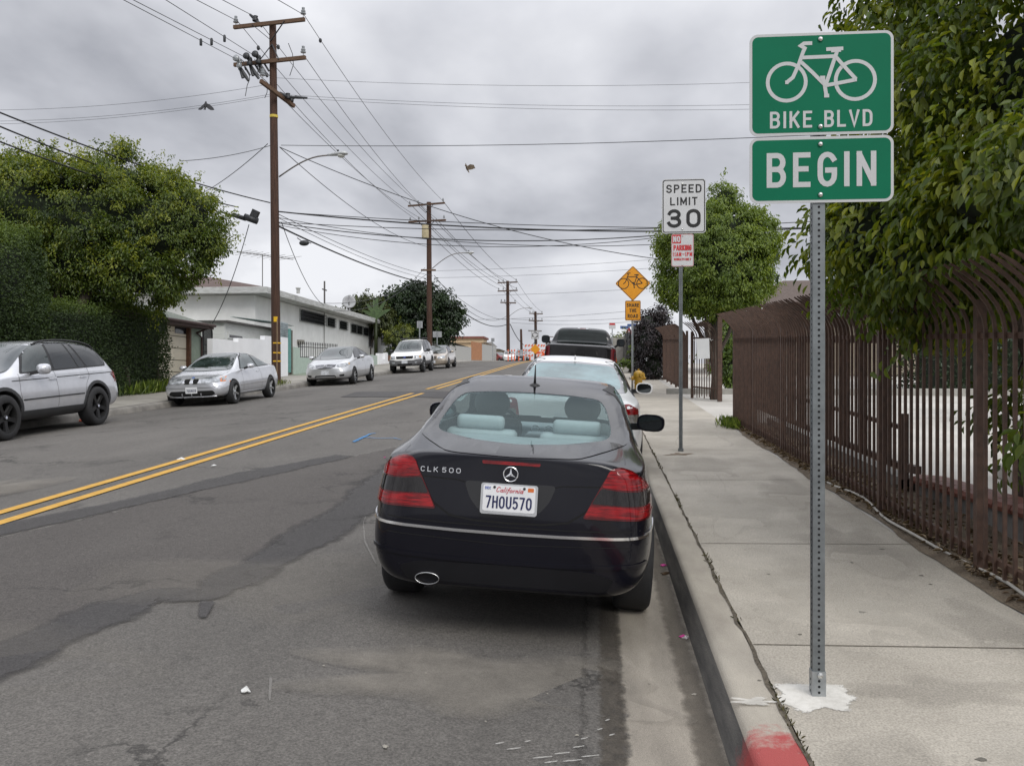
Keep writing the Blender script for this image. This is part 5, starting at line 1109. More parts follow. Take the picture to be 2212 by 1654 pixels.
def plate(name, root, outline, z, mats, back=True, th=.003, loc=(0, 0, 0), inner=None, inner_m=None, inner_name='sign_field'):
    b = MB(); b.prism(outline, th); o = b.build(name, mats, root); o.matrix_local = Matrix.Translation(loc) @ FACE
    if inner:
        b = MB(); b.prism(inner, .0008, Matrix.Translation((0, 0, th + .0001))); b.build(inner_name, inner_m, o)
    return o
def bolts(root, pts, r=.011):
    for x, y in pts:
        b = MB(); b.lathe([(r, .004), (r, .009), (r * .6, .013), (.001, .0145)], 14, Matrix.Translation((x, y, 0))); b.build('bolt', bolt_m, root, True)
def strokes(name, lines, t, mat, root, z=.0045):
    b = MB(); strokes_mesh(lines, t, b, Matrix(), z); return b.build(name, mat, root)
def bike_lines(k):
    def P(*q): return [((x - 680) / k, (476 - y) / k) for x, y in q]
    ring = lambda cx, cy, r: P(*[(cx + r * math.cos(R(a)), cy + r * math.sin(R(a))) for a in range(0, 361, 10)])
    return [ring(487, 478, 107), ring(870, 478, 109), P((487, 480), (522, 452), (552, 385), (580, 305), (590, 285)), P((596, 292), (566, 272), (584, 259), (630, 259)), P((572, 340), (757, 338)), P((768, 312), (704, 505)),
            P((708, 297), (803, 295)), P((735, 306), (790, 304)), P((568, 366), (634, 430), (698, 498)), P((706, 504), (790, 490), (872, 476)), P((764, 345), (820, 412), (874, 474)), P((688, 455), (699, 500), (709, 565)), P((674, 459), (702, 459)), P((696, 563), (724, 563)),
            P((690, 500), (710, 500)), P((478, 480), (496, 480)), P((866, 476), (878, 476))]
def stand(root, x, y): root.location = (x, y, walk_z(x, y))

# the near green sign
p = W(1766, 1486, 3.93); zb = walk_z(p.x, p.y)
def zof(Y, d=3.93): return W(1766, Y, d).z - zb
def xof(X, d=3.93): return (X - 1766) / FV * d
gs = empty('street_sign', (p.x, p.y, zb), 'green bike boulevard sign over a begin panel on a perforated steel post', 'sign')
post('post', gs, .051, zof(76), galv_d)
b = MB(); b.box((0, 0, .055), (.0585, .0585, .115)); b.cur = 1
for z in (.022, .047, .072):
    b.add([(.006 * math.cos(2 * math.pi * j / 8), -.0298, z + .006 * math.sin(2 * math.pi * j / 8)) for j in range(8)], [tuple(range(8))]); b.add([(-.0298, .006 * math.cos(2 * math.pi * j / 8), z + .006 * math.sin(2 * math.pi * j / 8)) for j in range(8)], [tuple(range(8))[::-1]])
sl = b.build('post_sleeve', [galv, hole_m], gs)
b = MB(); b.lathe([(.013, 0), (.013, .008), (.001, .012)], 6, Matrix.Translation((.004, -.0295, .098)) @ FACE); b.build('sleeve_bolt', bolt_m, sl)
zc1 = (zof(77) + zof(296)) / 2; h1 = zof(77) - zof(296); zc2 = (zof(299.5) + zof(441)) / 2; h2 = zof(299.5) - zof(441); wd = .608; xc = xof(1769.5)
K = 1324.
s1 = plate('sign_panel', gs, rrect(wd, h1, .036, 7), 0, sheet_s, loc=(xc, -.030, zc1), inner=rrect(wd - .024, h1 - .024, .026, 7), inner_m=sheet_g)
strokes('bicycle_symbol', bike_lines(K), .0158, sheet_s, s1).location = (0, .012, 0)
for wrd, cx in (('BIKE', 511), ('BLVD', 831)): lettering('sign_lettering', wrd, .073, .155, sheet_s, s1, Matrix.Translation(((cx - 680) / K, -(695 - 492) / K, .003)), sx=.72, gap=.26, wtot=(237 if wrd == 'BIKE' else 267) / K)
bolts(s1, [((676 - 680) / K, (492 - 238) / K), ((676 - 680) / K, (492 - 738) / K)])
s2 = plate('sign_panel', gs, rrect(wd, h2, .036, 7), 0, sheet_s, loc=(xc, -.030, zc2), inner=rrect(wd - .024, h2 - .024, .026, 7), inner_m=sheet_g)
lettering('sign_lettering', 'BEGIN', .151, .152, sheet_s, s2, Matrix.Translation((0, 0, .003)), sx=.72, gap=.3, wtot=610 / K)
bolts(s2, [((676 - 680) / K, h2 / 2 - .034), ((676 - 680) / K, -h2 / 2 + .034)])
# fresh concrete round its foot
patch_m = M('fresh_white_concrete', (.52, .50, .45), .8, scale=14, bump=.3, bscale=160, detail=9, col2=(.66, .64, .59))
def splat(name, cx, cy, rx, ry, mat, dz, zf, n=40, rag=.14, seed=3, kind='structure'):
    q = np.random.default_rng(seed); ph = q.random(6) * 6.28; am = q.random(6); vs = [(cx, cy, zf(cx, cy) + dz + .004)]
    for j in range(n):
        a = 2 * math.pi * j / n; k = 1 + rag * sum(am[i] * math.sin((i + 2) * a + ph[i]) for i in range(6)) / 1.6
        x, y = cx + rx * k * math.cos(a), cy + ry * k * math.sin(a); vs.append((x, y, zf(x, y) + dz))
    vs += [(cx + (x - cx) * .6, cy + (y - cy) * .6, z + .002) for x, y, z in vs[1:n + 1]]; fs = [(0, n + 1 + j, n + 1 + (j + 1) % n) for j in range(n)] + [(1 + j, 1 + (j + 1) % n, n + 1 + (j + 1) % n, n + 1 + j) for j in range(n)]
    o = raw(name, vs, fs, mat); a = o.data.attributes.new('edge', 'FLOAT', 'POINT'); a.data.foreach_set('value', [1.] + [0.] * n + [1.] * n); return tag(o, kind=kind)
patch_s = soft(patch_m, .25, 26., .75)
splat('concrete_patch', p.x - .02, p.y - .02, .195, .185, patch_s, .003, walk_z, rag=.25)
splat('concrete_patch', p.x - .29, p.y - .10, .10, .04, soft(patch_m, .5, 30., .95, .7), .006, lambda x, y: Lz(y) + .2085, rag=.5, seed=5)

# speed limit and parking sign
p = W(1470.5, 962, 12.55); zb = walk_z(p.x, p.y); D = 12.55; k = D / FV
sp = empty('street_sign', (p.x, p.y, zb), 'white speed limit sign over a small red lettered parking sign on one thin post', 'sign')
Z = lambda Y: W(1470, Y, D).z - zb
post('post', sp, .048, Z(398), galv_d); b = MB(); b.box((0, 0, .02), (.07, .07, .04)); b.build('post_foot', galv_d, sp)
s1 = plate('sign_panel', sp, rrect(.602, .755, .045, 6), 0, sheet_w, loc=((1476 - 1470) * k, -.032, Z(446.5)))
b = MB(); o_ = rrect(.582, .735, .036, 6); i_ = rrect(.556, .709, .028, 6); n = len(o_); b.add([(x, y, .0035) for x, y in o_] + [(x, y, .0035) for x, y in i_], [(j, (j + 1) % n, (j + 1) % n + n, j + n) for j in range(n)]); b.build('sign_border', sheet_k, s1)
for txt, Y, hh, wt in (('SPEED', 409, 18, 75), ('LIMIT', 436, 17.5, 58), ('30', 473, 40, 72)):
    lettering('sign_lettering', txt, hh * k, .17 if txt != '30' else .18, sheet_k, s1, Matrix.Translation((0, (446.5 - Y) * k, .003)), sx=.9, gap=.26, wtot=wt * k)
bolts(s1, [(-.02, .31), (-.02, -.32)], .012)
s2 = plate('parking_panel', sp, rrect(.305, .452, .025, 5), 0, sheet_w, loc=((1473.3 - 1470) * k, -.032, Z(541.5)))
b = MB(); o_ = rrect(.297, .444, .022, 5); i_ = rrect(.287, .434, .018, 5); n = len(o_); b.add([(x, y, .0035) for x, y in o_] + [(x, y, .0035) for x, y in i_], [(j, (j + 1) % n, (j + 1) % n + n, j + n) for j in range(n)]); b.build('sign_border', sheet_r, s2)
b = MB(); b.add([(x, y, .0035) for x, y in [(-.14, .095), (-.02, .095), (-.02, .215), (-.14, .215)]], [(0, 1, 2, 3)]); b.build('red_block', sheet_r, s2)
lettering('sign_lettering', 'NO', .085, .2, sheet_w, s2, Matrix.Translation((-.08, .155, .0045)), sx=.8, gap=.25, wtot=.095)
lettering('sign_lettering', 'PARKING', .078, .2, sheet_r, s2, Matrix.Translation((0, .035, .003)), sx=.7, gap=.2, wtot=.245)
lettering('sign_lettering', '11AM', .060, .2, sheet_r, s2, Matrix.Translation((-.075, -.055, .003)), sx=.6, gap=.3, wtot=.115)
lettering('sign_lettering', '1PM', .060, .2, sheet_r, s2, Matrix.Translation((.082, -.055, .003)), sx=.6, gap=.3, wtot=.10)
lettering('sign_lettering', 'TO', .022, .2, sheet_r, s2, Matrix.Translation((.008, -.055, .003)), sx=.8, gap=.3)
lettering('sign_lettering', 'MONDAYS ONLY', .035, .2, sheet_r, s2, Matrix.Translation((0, -.125, .003)), sx=.8, gap=.2, wtot=.235)
bolts(s2, [(0, .20), (0, -.205)], .009)

# share the road
D = 27.2; p = W(1366, 842, D); zb = walk_z(p.x, p.y); k = D / FV; Z = lambda Y: W(1366, Y, D).z - zb
sr = empty('street_sign', (p.x, p.y, zb), 'amber diamond bicycle sign over a share the road plaque, behind the yellow hydrant', 'sign')
post('post', sr, .06, Z(640), galv, False)
dm = .757; rot = Matrix.Rotation(R(45), 4, 'Z')
def rot45(poly): return [((x - y) * .70711, (x + y) * .70711) for x, y in poly]
s1 = plate('sign_panel', sr, rot45(rrect(dm, dm, .05, 5)), 0, sheet_y, loc=(1 * k, -.04, Z(612.5)))
b = MB(); o_ = rot45(rrect(dm - .022, dm - .022, .042, 5)); i_ = rot45(rrect(dm - .052, dm - .052, .034, 5)); n = len(o_); b.add([(x, y, .004) for x, y in o_] + [(x, y, .004) for x, y in i_], [(j, (j + 1) % n, (j + 1) % n + n, j + n) for j in range(n)]); b.build('sign_border', sheet_k, s1)
strokes('bicycle_symbol', bike_lines(690.), .024, sheet_k, s1)
s2 = plate('plaque', sr, rrect(.468, .60, .035, 5), 0, sheet_y, loc=(1 * k, -.04, Z(671)))
b = MB(); o_ = rrect(.452, .584, .03, 5); i_ = rrect(.424, .556, .024, 5); n = len(o_); b.add([(x, y, .004) for x, y in o_] + [(x, y, .004) for x, y in i_], [(j, (j + 1) % n, (j + 1) % n + n, j + n) for j in range(n)]); b.build('sign_border', sheet_k, s2)
for txt, y, wt in (('SHARE', .165, .37), ('THE', 0, .21), ('ROAD', -.165, .31)): lettering('sign_lettering', txt, .115, .19, sheet_k, s2, Matrix.Translation((0, y, .003)), sx=.85, gap=.24, wtot=wt)

# hydrant
hyd_m = M('hydrant_yellow_paint', (.68, .40, .04), .42, coat=.3, var=.12, scale=8)
p = W(1379, 841, 26.4); hy = empty('fire_hydrant', (p.x, p.y, walk_z(p.x, p.y)), 'yellow fire hydrant on the walk behind the wing mirror of the white saloon', 'fire hydrant')
b = MB(); b.lathe([(.16, 0), (.16, .03), (.115, .035), (.115, .27), (.13, .275), (.13, .31), (.115, .315), (.125, .46), (.15, .47), (.15, .52), (.14, .57), (.10, .63), (.05, .655), (.001, .66)], 24); b.build('barrel', hyd_m, hy, autosm=40)
b = MB(); b.lathe([(.028, .65), (.028, .70), (.001, .705)], 5); b.build('operating_nut', hyd_m, hy)
for v, r, L in (((-1, 0, 0), .065, .20), ((.5, -.85, 0), .085, .22), ((1, .2, .0), .06, .19)):
    q = Vector(v).normalized().to_track_quat('Z', 'Y').to_matrix().to_4x4(); b = MB(); b.lathe([(r * .8, .08), (r * .8, L - .06), (r, L - .055), (r, L), (r * .35, L + .005), (r * .3, L + .035), (.001, L + .04)], 14, Matrix.Translation((0, 0, .43 if v[0] != .5 else .52)) @ q); b.build('outlet_cap', hyd_m, hy, autosm=40)
# ------------------------------------------------------------------ fence, gate and lot on the right
rust = M('rusty_brown_paint', (.050, .026, .017), .6, var=.3, scale=14, bump=.15, bscale=150, detail=8, col2=(.092, .049, .032))
PROF = [(0, 1.60), (-.012, 1.67), (-.045, 1.745), (-.10, 1.82), (-.17, 1.89), (-.245, 1.95), (-.315, 2.0)]
def picket(b, x, y, z0, w_=.021, lo=.07, prof=PROF, dirx=1, jit=0., yd=None):
    pts = [Vector((x, y, z0 + lo))] + [Vector((x + q[0] * dirx, y + (q[0] * yd if yd else 0) + jit * max(0, i) * .012, z0 + q[1])) for i, q in enumerate(prof)]
    vs = []; h = w_ / 2; k = len(pts)
    for i, p in enumerate(pts):
        t = (pts[min(i + 1, k - 1)] - pts[max(i - 1, 0)]).normalized(); u = Vector((t.z, 0, -t.x)).normalized(); sc = 1 if i < k - 1 else .55
        for a, c in ((-1, -1), (1, -1), (1, 1), (-1, 1)): vs.append(p + u * a * h * sc + Vector((0, c * h * sc, 0)))
    fs = [(0, 1, 2, 3)] + [(i * 4 + j, i * 4 + (j + 1) % 4, i * 4 + 4 + (j + 1) % 4, i * 4 + 4 + j) for i in range(k - 1) for j in range(4)] + [tuple((k - 1) * 4 + j for j in range(4))]
    b.add(vs, fs)
def fence_run(label, x0, ys, x1=None, group=None, n=15):
    f = empty('metal_fence', (x0, ys[0], walk_z(x0, ys[0])), label, 'fence', group); x1 = x1 if x1 is not None else x0
    X = lambda y: x0 + (x1 - x0) * (y - ys[0]) / (ys[-1] - ys[0]); o = Vector(f.location); Z = lambda y: walk_z(2.4, y) - o.z
    for i, y in enumerate(ys):
        b = MB(); b.box((X(y) - o.x, y - o.y, Z(y) + .87), (.062, .062, 1.80)); b.box((X(y) - o.x, y - o.y, Z(y) + 1.78), (.07, .07, .02)); b.build('post', rust, f)
        if i == len(ys) - 1: break
        yb = ys[i + 1]; b = MB()
        for k in range(1, n): q = y + (yb - y) * k / n; picket(b, X(q) - o.x - .022, q - o.y, Z(q), lo=.06 + .02 * rng.random(), jit=(rng.random() - .5) * .7)
        b.build('picket_panel', rust, f)
        for h in (.14, 1.555):
            b = MB(); b.bar((X(y) - o.x, y - o.y + .031, Z(y) + h), (X(yb) - o.x, yb - o.y - .031, Z(yb) + h), .028, .038); b.build('rail', rust, f)
    return f
fence_run('near run of brown picket fence with tips bent towards the walk, along the parking lot', 2.50, [4.1, 6.14, 8.18, 10.27, 12.38, 14.55, 16.6])
fence_run('far run of brown picket fence beyond the gate, seen nearly edge on', 2.58, [26.0, 27.8, 29.6, 31.4, 33.2, 35.0], group=None, n=13)
# sliding gate rolled back behind the fence
sg = empty('sliding_gate', (2.78, 8.6, walk_z(2.4, 8.6)), 'brown sliding picket gate rolled back behind the near fence', 'gate'); o = Vector(sg.location); b = MB()
for k in range(62): q = 8.7 + k * .128; picket(b, 0, q - o.y, walk_z(2.4, q) - o.z, lo=.33)
b.build('picket_panel', rust, sg)
for h, d in ((.36, .06), (1.52, .05), (.72, .04)):
    b = MB(); b.bar((0.03, 8.6 - o.y, walk_z(2.4, 8.6) - o.z + h), (.03, 16.6 - o.y, walk_z(2.4, 16.6) - o.z + h), .04, d); b.build('rail', rust, sg)
b = MB(); b.box((.03, -.05, .55), (.06, .1, .6)); b.box((.05, -.22, .36), (.06, .28, .07)); b.build('latch_post', rust, sg)
# pedestrian gate, open
gp0 = Vector((2.52, 24.05, 0)); gp1 = Vector((3.06, 22.75, 0)); gt = empty('metal_gate', (gp0.x, gp0.y, walk_z(2.5, gp0.y)), 'brown picket gate standing open with a blank white board tied to it', 'gate'); o = Vector(gt.location); b = MB(); L = (gp1 - gp0)
for k in range(1, 11):
    q = gp0 + L * k / 11; zz = walk_z(2.5, q.y) - o.z; picket(b, q.x - o.x, q.y - o.y, zz, .024, lo=.02 + .07 * rng.random())
b.build('picket_panel', rust, gt)
for p, hh, w_ in ((gp0, 1.75, .07), (gp1, 2.1, .11)):
    b = MB(); zz = walk_z(2.5, p.y) - o.z; b.box((p.x - o.x, p.y - o.y, zz + hh / 2), (w_, w_, hh)); b.build('post', rust, gt)
for h in (.30, 1.58):
    b = MB(); b.bar((0, 0, h), (L.x, L.y, walk_z(2.5, gp1.y) - o.z + h), .04, .04); b.build('rail', rust, gt)
bp = W(1518.5, 753, 22.3); bd = empty('notice_board', (bp.x, bp.y - .04, bp.z), 'blank white board tied to the open picket gate', 'board'); bd.rotation_euler = (0, 0, math.atan2(L.y, L.x) * .35)
b = MB(); b.box((0, 0, 0), (.315, .012, .50), Matrix.Rotation(R(-2), 3, 'Y')); b.build('panel', M('blank_white_board', (.62, .63, .63), .6, var=.05, scale=3), bd)
for s in (-1, 1):
    b = MB(); b.tube([(s * .14, .0, .22), (s * .17, .02, .25), (s * .2, .0, .19), (s * .25, -.01, .22)], .006, 5); b.build('tie', M('white_cable_tie', (.6, .6, .58), .5), bd)
# low planter wall with a red tile cap and a blue scrawl, wheel stop, lot kerb
wl = empty('planter_wall', (3.2, 4.6, walk_z(2.4, 4.6)), 'low grey planter wall with a red tile cap behind the near fence', 'wall'); o = Vector(wl.location)
wm = M('grey_block_wall', (.16, .155, .145), .9, var=.2, scale=4, bump=.4, detail=8); ys = [4.6 + .3 * k for k in range(16)]
TOPZ = .79 - o.z; b = MB(); vs = []
for y in ys:
    z = walk_z(2.4, y) - o.z; vs += [(-.08, y - o.y, z - .1), (-.08, y - o.y, TOPZ), (.12, y - o.y, TOPZ), (.12, y - o.y, z - .1)]
b.add(vs, [(i * 4 + j, i * 4 + j + 1, i * 4 + 5 + j, i * 4 + 4 + j) for i in range(len(ys) - 1) for j in range(3)] + [(0, 1, 2, 3), tuple((len(ys) - 1) * 4 + j for j in (3, 2, 1, 0))]); b.build('wall_body', wm, wl)
b = MB()
for k in range(15):
    y = 4.62 + .3 * k
    b.add([(x, yy - o.y, TOPZ + zz) for yy in (y, y + .285) for x, zz in ((-.12, -.005), (-.135, .03), (-.12, .065), (-.06, .085), (.16, .07), (.16, .0))], [(0, 1, 7, 6), (1, 2, 8, 7), (2, 3, 9, 8), (3, 4, 10, 9), (4, 5, 11, 10), (5, 0, 6, 11), (0, 5, 4, 3, 2, 1), (6, 7, 8, 9, 10, 11)])
b.build('tile_cap', M('red_tile', (.17, .055, .038), .6, var=.25, scale=8, col2=(.25, .10, .07)), wl)
sc = MB(); strokes_mesh([[(0, .26), (.04, .08), (.10, .24), (.16, .10)], [(.24, .26), (.22, .12), (.30, .08), (.34, .2), (.28, .26)], [(.44, .25), (.40, .16), (.48, .10), (.40, .06)], [(.55, .06), (.57, .25), (.66, .18), (.58, .13)]], .022, sc, Matrix.Translation((-.083, 1.75, .05)) @ Matrix.Rotation(R(-90), 4, 'Z') @ Matrix.Rotation(R(90), 4, 'X')); sc.build('blue_scrawl', M('blue_scrawl_paint', (.05, .17, .34), .6), wl)
whs = empty('wheel_stop', (4.55, 10.6, walk_z(2.4, 10.6) - .012), 'pale concrete wheel stop in the parking lot behind the near fence', 'wheel stop'); b = MB()
b.prism([(-.09, 0), (.09, 0), (.07, .15), (-.07, .15)], 1.7, Matrix.Rotation(R(90), 4, 'X')); b.build('block', M('wheel_stop_concrete', (.36, .345, .31), .85, var=.1, bump=.3), whs, bevel=.02); whs.rotation_euler = (R(2.7), 0, R(-8))
tag(sweep_y('lot_edge_kerb', [(3.0, 0), (3.0, .16), (3.16, .16), (3.16, 0)], [9.2 + .5 * k for k in range(15)], lambda y: walk_z(2.4, y), M('lot_kerb', (.20, .195, .18), .85, var=.15, bump=.2)), kind='structure')
far_k = empty('lot_wall', (8, 26.0, walk_z(2.4, 26)), 'long pale kerb wall at the far side of the parking lot below the dark hedge', 'wall')
b = MB(); b.box((6, 0, -.02), (24, .2, .34)); b.build('wall_body', M('pale_kerb_wall', (.34, .33, .30), .85, var=.1), far_k, bevel=.02)
# pipe lying along the fence foot
pp = empty('pipe', (2.44, 5.2, 0), 'thin white pipe lying in the dirt along the foot of the near fence', 'pipe'); b = MB()
b.tube([(.0 + .05 * math.sin(k * .55), k * .25, walk_z(2.4, 5.2 + k * .25) + .045 + .012 * math.sin(k)) for k in range(19)], .011, 7); b.build('tube', M('white_pvc', (.40, .38, .34), .5, var=.1), pp, True)
# wheelie bin and house beyond the gate
bn = empty('wheelie_bin', (5.0, 28.0, walk_z(2.4, 28.0)), 'black wheelie bin standing beyond the driveway gap', 'bin'); blk = M('black_bin_plastic', (.012, .013, .015), .5, var=.1)
b = MB(); b.add([(-.24, -.26, .06), (.24, -.26, .06), (.24, .26, .06), (-.24, .26, .06), (-.30, -.34, .98), (.30, -.34, .98), (.30, .34, .98), (-.30, .34, .98)], [(3, 2, 1, 0), (4, 5, 6, 7), (0, 1, 5, 4), (1, 2, 6, 5), (2, 3, 7, 6), (3, 0, 4, 7)]); b.build('tub', blk, bn, bevel=.02)
b = MB(); b.box((0, 0, 1.03), (.66, .76, .07)); b.build('lid', blk, bn, bevel=.02)
for s in (-1, 1):
    b = MB(); b.lathe([(.001, -.03), (.1, -.03), (.1, .03), (.001, .03)], 16, Matrix.Translation((s * .24, .3, .1)) @ Matrix.Rotation(R(90), 4, 'Y')); b.build('wheel', rubber, bn)
roofm = M('brown_shingle_roof', (.085, .062, .052), .9, var=.25, scale=10, bump=.5, bscale=40, stretch=(1, 1, 5), detail=8, col2=(.13, .10, .085))
hs = empty('house', (10.5, 40, 2.1), 'low house with a brown shingle roof behind the round ficus and fence', 'house'); beige = M('tan_stucco', (.30, .26, .20), .9, var=.1, bump=.2)
b = MB(); b.box((0, 4, 1.35), (9.6, 8, 2.7)); b.build('wall', beige, hs)
b = MB(); e_, rz_ = 2.66, 4.55; vs = [(-5.4, -.6, e_), (5.4, -.6, e_), (5.4, 8.6, e_), (-5.4, 8.6, e_), (-1.6, 4, rz_), (2.2, 4, rz_)]; b.add(vs, [(0, 1, 5, 4), (1, 2, 5), (2, 3, 4, 5), (3, 0, 4), (0, 3, 2, 1)]); rf = b.build('roof', roofm, hs)
b = MB(); b.box((1.2, 2.6, 4.15), (.5, .5, .9)); b.build('chimney', M('roof_vent_brown', (.12, .08, .06), .8), rf)
b = MB(); b.bar((-5.42, -.62, 2.60), (5.42, -.62, 2.60), .04, .2); b.build('fascia', M('white_trim', (.55, .55, .54), .6), hs)
pc = empty('patio_cover', (6.3, 33.0, walk_z(2.4, 33)), 'white timber patio cover between the round ficus and the brown roof', 'patio cover'); wt = M('white_trim')
for x in (-1.1, 1.1):
    b = MB(); b.box((x, 0, 1.15), (.09, .09, 2.3)); b.build('post', wt, pc)
b = MB(); b.add([(-1.3, -.2, 2.25), (1.3, -.2, 2.25), (1.3, 2.0, 2.75), (-1.3, 2.0, 2.75), (-1.3, -.2, 2.33), (1.3, -.2, 2.33), (1.3, 2.0, 2.83), (-1.3, 2.0, 2.83)], [(3, 2, 1, 0), (4, 5, 6, 7), (0, 1, 5, 4), (1, 2, 6, 5), (2, 3, 7, 6), (3, 0, 4, 7)]); b.build('cover_roof', wt, pc)
b = MB(); b.bar((-1.25, -.25, 2.2), (1.25, -.25, 2.2), .05, .14); b.build('beam', wt, pc)
# ------------------------------------------------------------------ plants
bark = M('grey_bark', (.075, .060, .048), .95, var=.3, scale=6, bump=.8, bscale=20, stretch=(3, 3, .5), detail=8)
lf_ficus = leaf_mat('ficus_leaf', (.026, .052, .008), (.092, .138, .017), (.28, .31, .036), .42, .36)
lf_ficus2 = leaf_mat('light_ficus_leaf', (.050, .088, .013), (.115, .175, .024), (.24, .31, .055), .4)
lf_hedge = leaf_mat('hedge_leaf', (.016, .032, .008), (.038, .068, .014), (.115, .17, .03), .3, .6)
lf_dark = leaf_mat('dark_broad_leaf', (.008, .018, .006), (.020, .042, .012), (.050, .090, .022), .25)
lf_olive = leaf_mat('olive_leaf', (.035, .048, .014), (.075, .095, .025), (.13, .15, .04), .3)
lf_plum = leaf_mat('plum_leaf', (.010, .007, .009), (.022, .015, .017), (.050, .030, .028), .2)
lf_yel = leaf_mat('yellow_green_leaf', (.05, .07, .012), (.12, .15, .02), (.25, .27, .04), .3)
def np_mesh(name, V, F, mat, tone=None, parent=None, smooth=False):
    V = np.asarray(V, dtype=np.float32).reshape(-1, 3); F = np.asarray(F, dtype=np.int32); k = F.shape[1]
    me = bpy.data.meshes.new(name); me.vertices.add(len(V)); me.vertices.foreach_set('co', V.ravel()); me.loops.add(F.size); me.loops.foreach_set('vertex_index', F.ravel())
    me.polygons.add(len(F)); me.polygons.foreach_set('loop_start', np.arange(0, F.size, k, dtype=np.int32)); me.polygons.foreach_set('loop_total', np.full(len(F), k, dtype=np.int32))
    if tone is not None:
        a = me.attributes.new('tone', 'FLOAT', 'FACE'); a.data.foreach_set('value', np.asarray(tone, dtype=np.float32))
    me.materials.append(mat); me.update(calc_edges=True); me.validate()
    o = bpy.data.objects.new(name, me); COL.objects.link(o)
    if parent: o.parent = parent
    return o
def unit(a): return a / np.maximum(np.linalg.norm(a, axis=-1, keepdims=True), 1e-9)
def leaves(name, P, D, Nn, size, tone, mat, parent=None, ratio=.5, fold=.25, szvar=.35, seed=1):
    """P base points, D the way each leaf points, Nn roughly its upper side"""
    q = np.random.default_rng(seed); n = len(P); D = unit(D); S = unit(np.cross(D, Nn)); U = np.cross(S, D)
    L = size * (1 + szvar * (q.random((n, 1)) * 2 - 1)); w_ = L * ratio
    up = U * (w_ * fold)
    V = np.stack([P, P + D * L * .28 + S * w_ * .44 + up, P + D * L * .62 + S * w_ * .42 + up, P + D * L - U * L * .12, P + D * L * .62 - S * w_ * .42 + up, P + D * L * .28 - S * w_ * .44 + up], 1)
    b = (np.arange(n) * 6)[:, None]; F = np.concatenate([b + np.array([[0, 1, 2, 3]]), b + np.array([[0, 3, 4, 5]])], 1).reshape(-1, 4)
    return np_mesh(name, V, F, mat, np.repeat(np.clip(tone, 0, 1), 2), parent)
def crown(name, blobs, n, size, mat, parent, seed, clump=.35, nclump=260, shell=.55, droop=.8, ratio=.5, tone0=.35, core=True, core_k=.58, shoots=0, shoot_len=.4, top_light=0.):
    """leaves gathered into sprays over and inside a union of ellipsoids; a few longer shoots break the outline"""
    q = np.random.default_rng(seed); B = [(np.array(c, float), np.array(r, float)) for c, r in blobs]; w_ = np.array([np.prod(r) ** (2 / 3) for _, r in B]); w_ /= w_.sum()
    pc = []; nc = []
    while len(pc) < nclump:
        c, r = B[q.choice(len(B), p=w_)]; d = unit(q.standard_normal(3)); k = 1 - shell * q.random() ** 1.7; p = c + d * r * k
        if any((((p - c2) / (r2 * .80)) ** 2).sum() < 1 for c2, r2 in B if c2 is not c): continue
        pc.append(p + q.standard_normal(3) * r * .05); nc.append(unit(d / r))
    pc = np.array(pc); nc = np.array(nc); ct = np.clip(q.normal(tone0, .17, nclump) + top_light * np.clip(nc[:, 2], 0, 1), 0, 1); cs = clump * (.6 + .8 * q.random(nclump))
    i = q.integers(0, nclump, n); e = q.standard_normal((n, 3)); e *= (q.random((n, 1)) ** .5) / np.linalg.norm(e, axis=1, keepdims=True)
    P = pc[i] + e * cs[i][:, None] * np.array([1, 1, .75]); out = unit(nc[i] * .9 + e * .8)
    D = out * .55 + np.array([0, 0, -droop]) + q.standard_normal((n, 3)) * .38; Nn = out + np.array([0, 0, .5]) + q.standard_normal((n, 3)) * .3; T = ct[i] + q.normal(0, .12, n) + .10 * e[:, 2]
    if shoots:
        for k in range(shoots):
            j = q.integers(0, nclump); d = unit(nc[j] * .8 + np.array([0, 0, .45]) + q.standard_normal(3) * .35); m_ = 26; t = q.random((m_, 1)); L = shoot_len * (.5 + q.random())
            p = pc[j] + d * cs[j] * .4 + d * t * L + np.array([0, 0, -.35]) * (t * L) ** 2 + q.standard_normal((m_, 3)) * size * .55
            P = np.concatenate([P, p]); D = np.concatenate([D, d * .4 + np.array([0, 0, -droop * .7]) + q.standard_normal((m_, 3)) * .45]); Nn = np.concatenate([Nn, np.tile(d + [0, 0, .6], (m_, 1)) + q.standard_normal((m_, 3)) * .3]); T = np.concatenate([T, np.full(m_, ct[j] + .12) + q.normal(0, .1, m_)])
    o = leaves(name, P, D, Nn, size, T, mat, parent, ratio, seed=seed)
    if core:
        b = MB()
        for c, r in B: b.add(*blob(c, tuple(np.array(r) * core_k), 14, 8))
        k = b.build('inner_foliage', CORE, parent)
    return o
CORE = M('deep_foliage', (.010, .017, .006), .95, var=.5, scale=9)
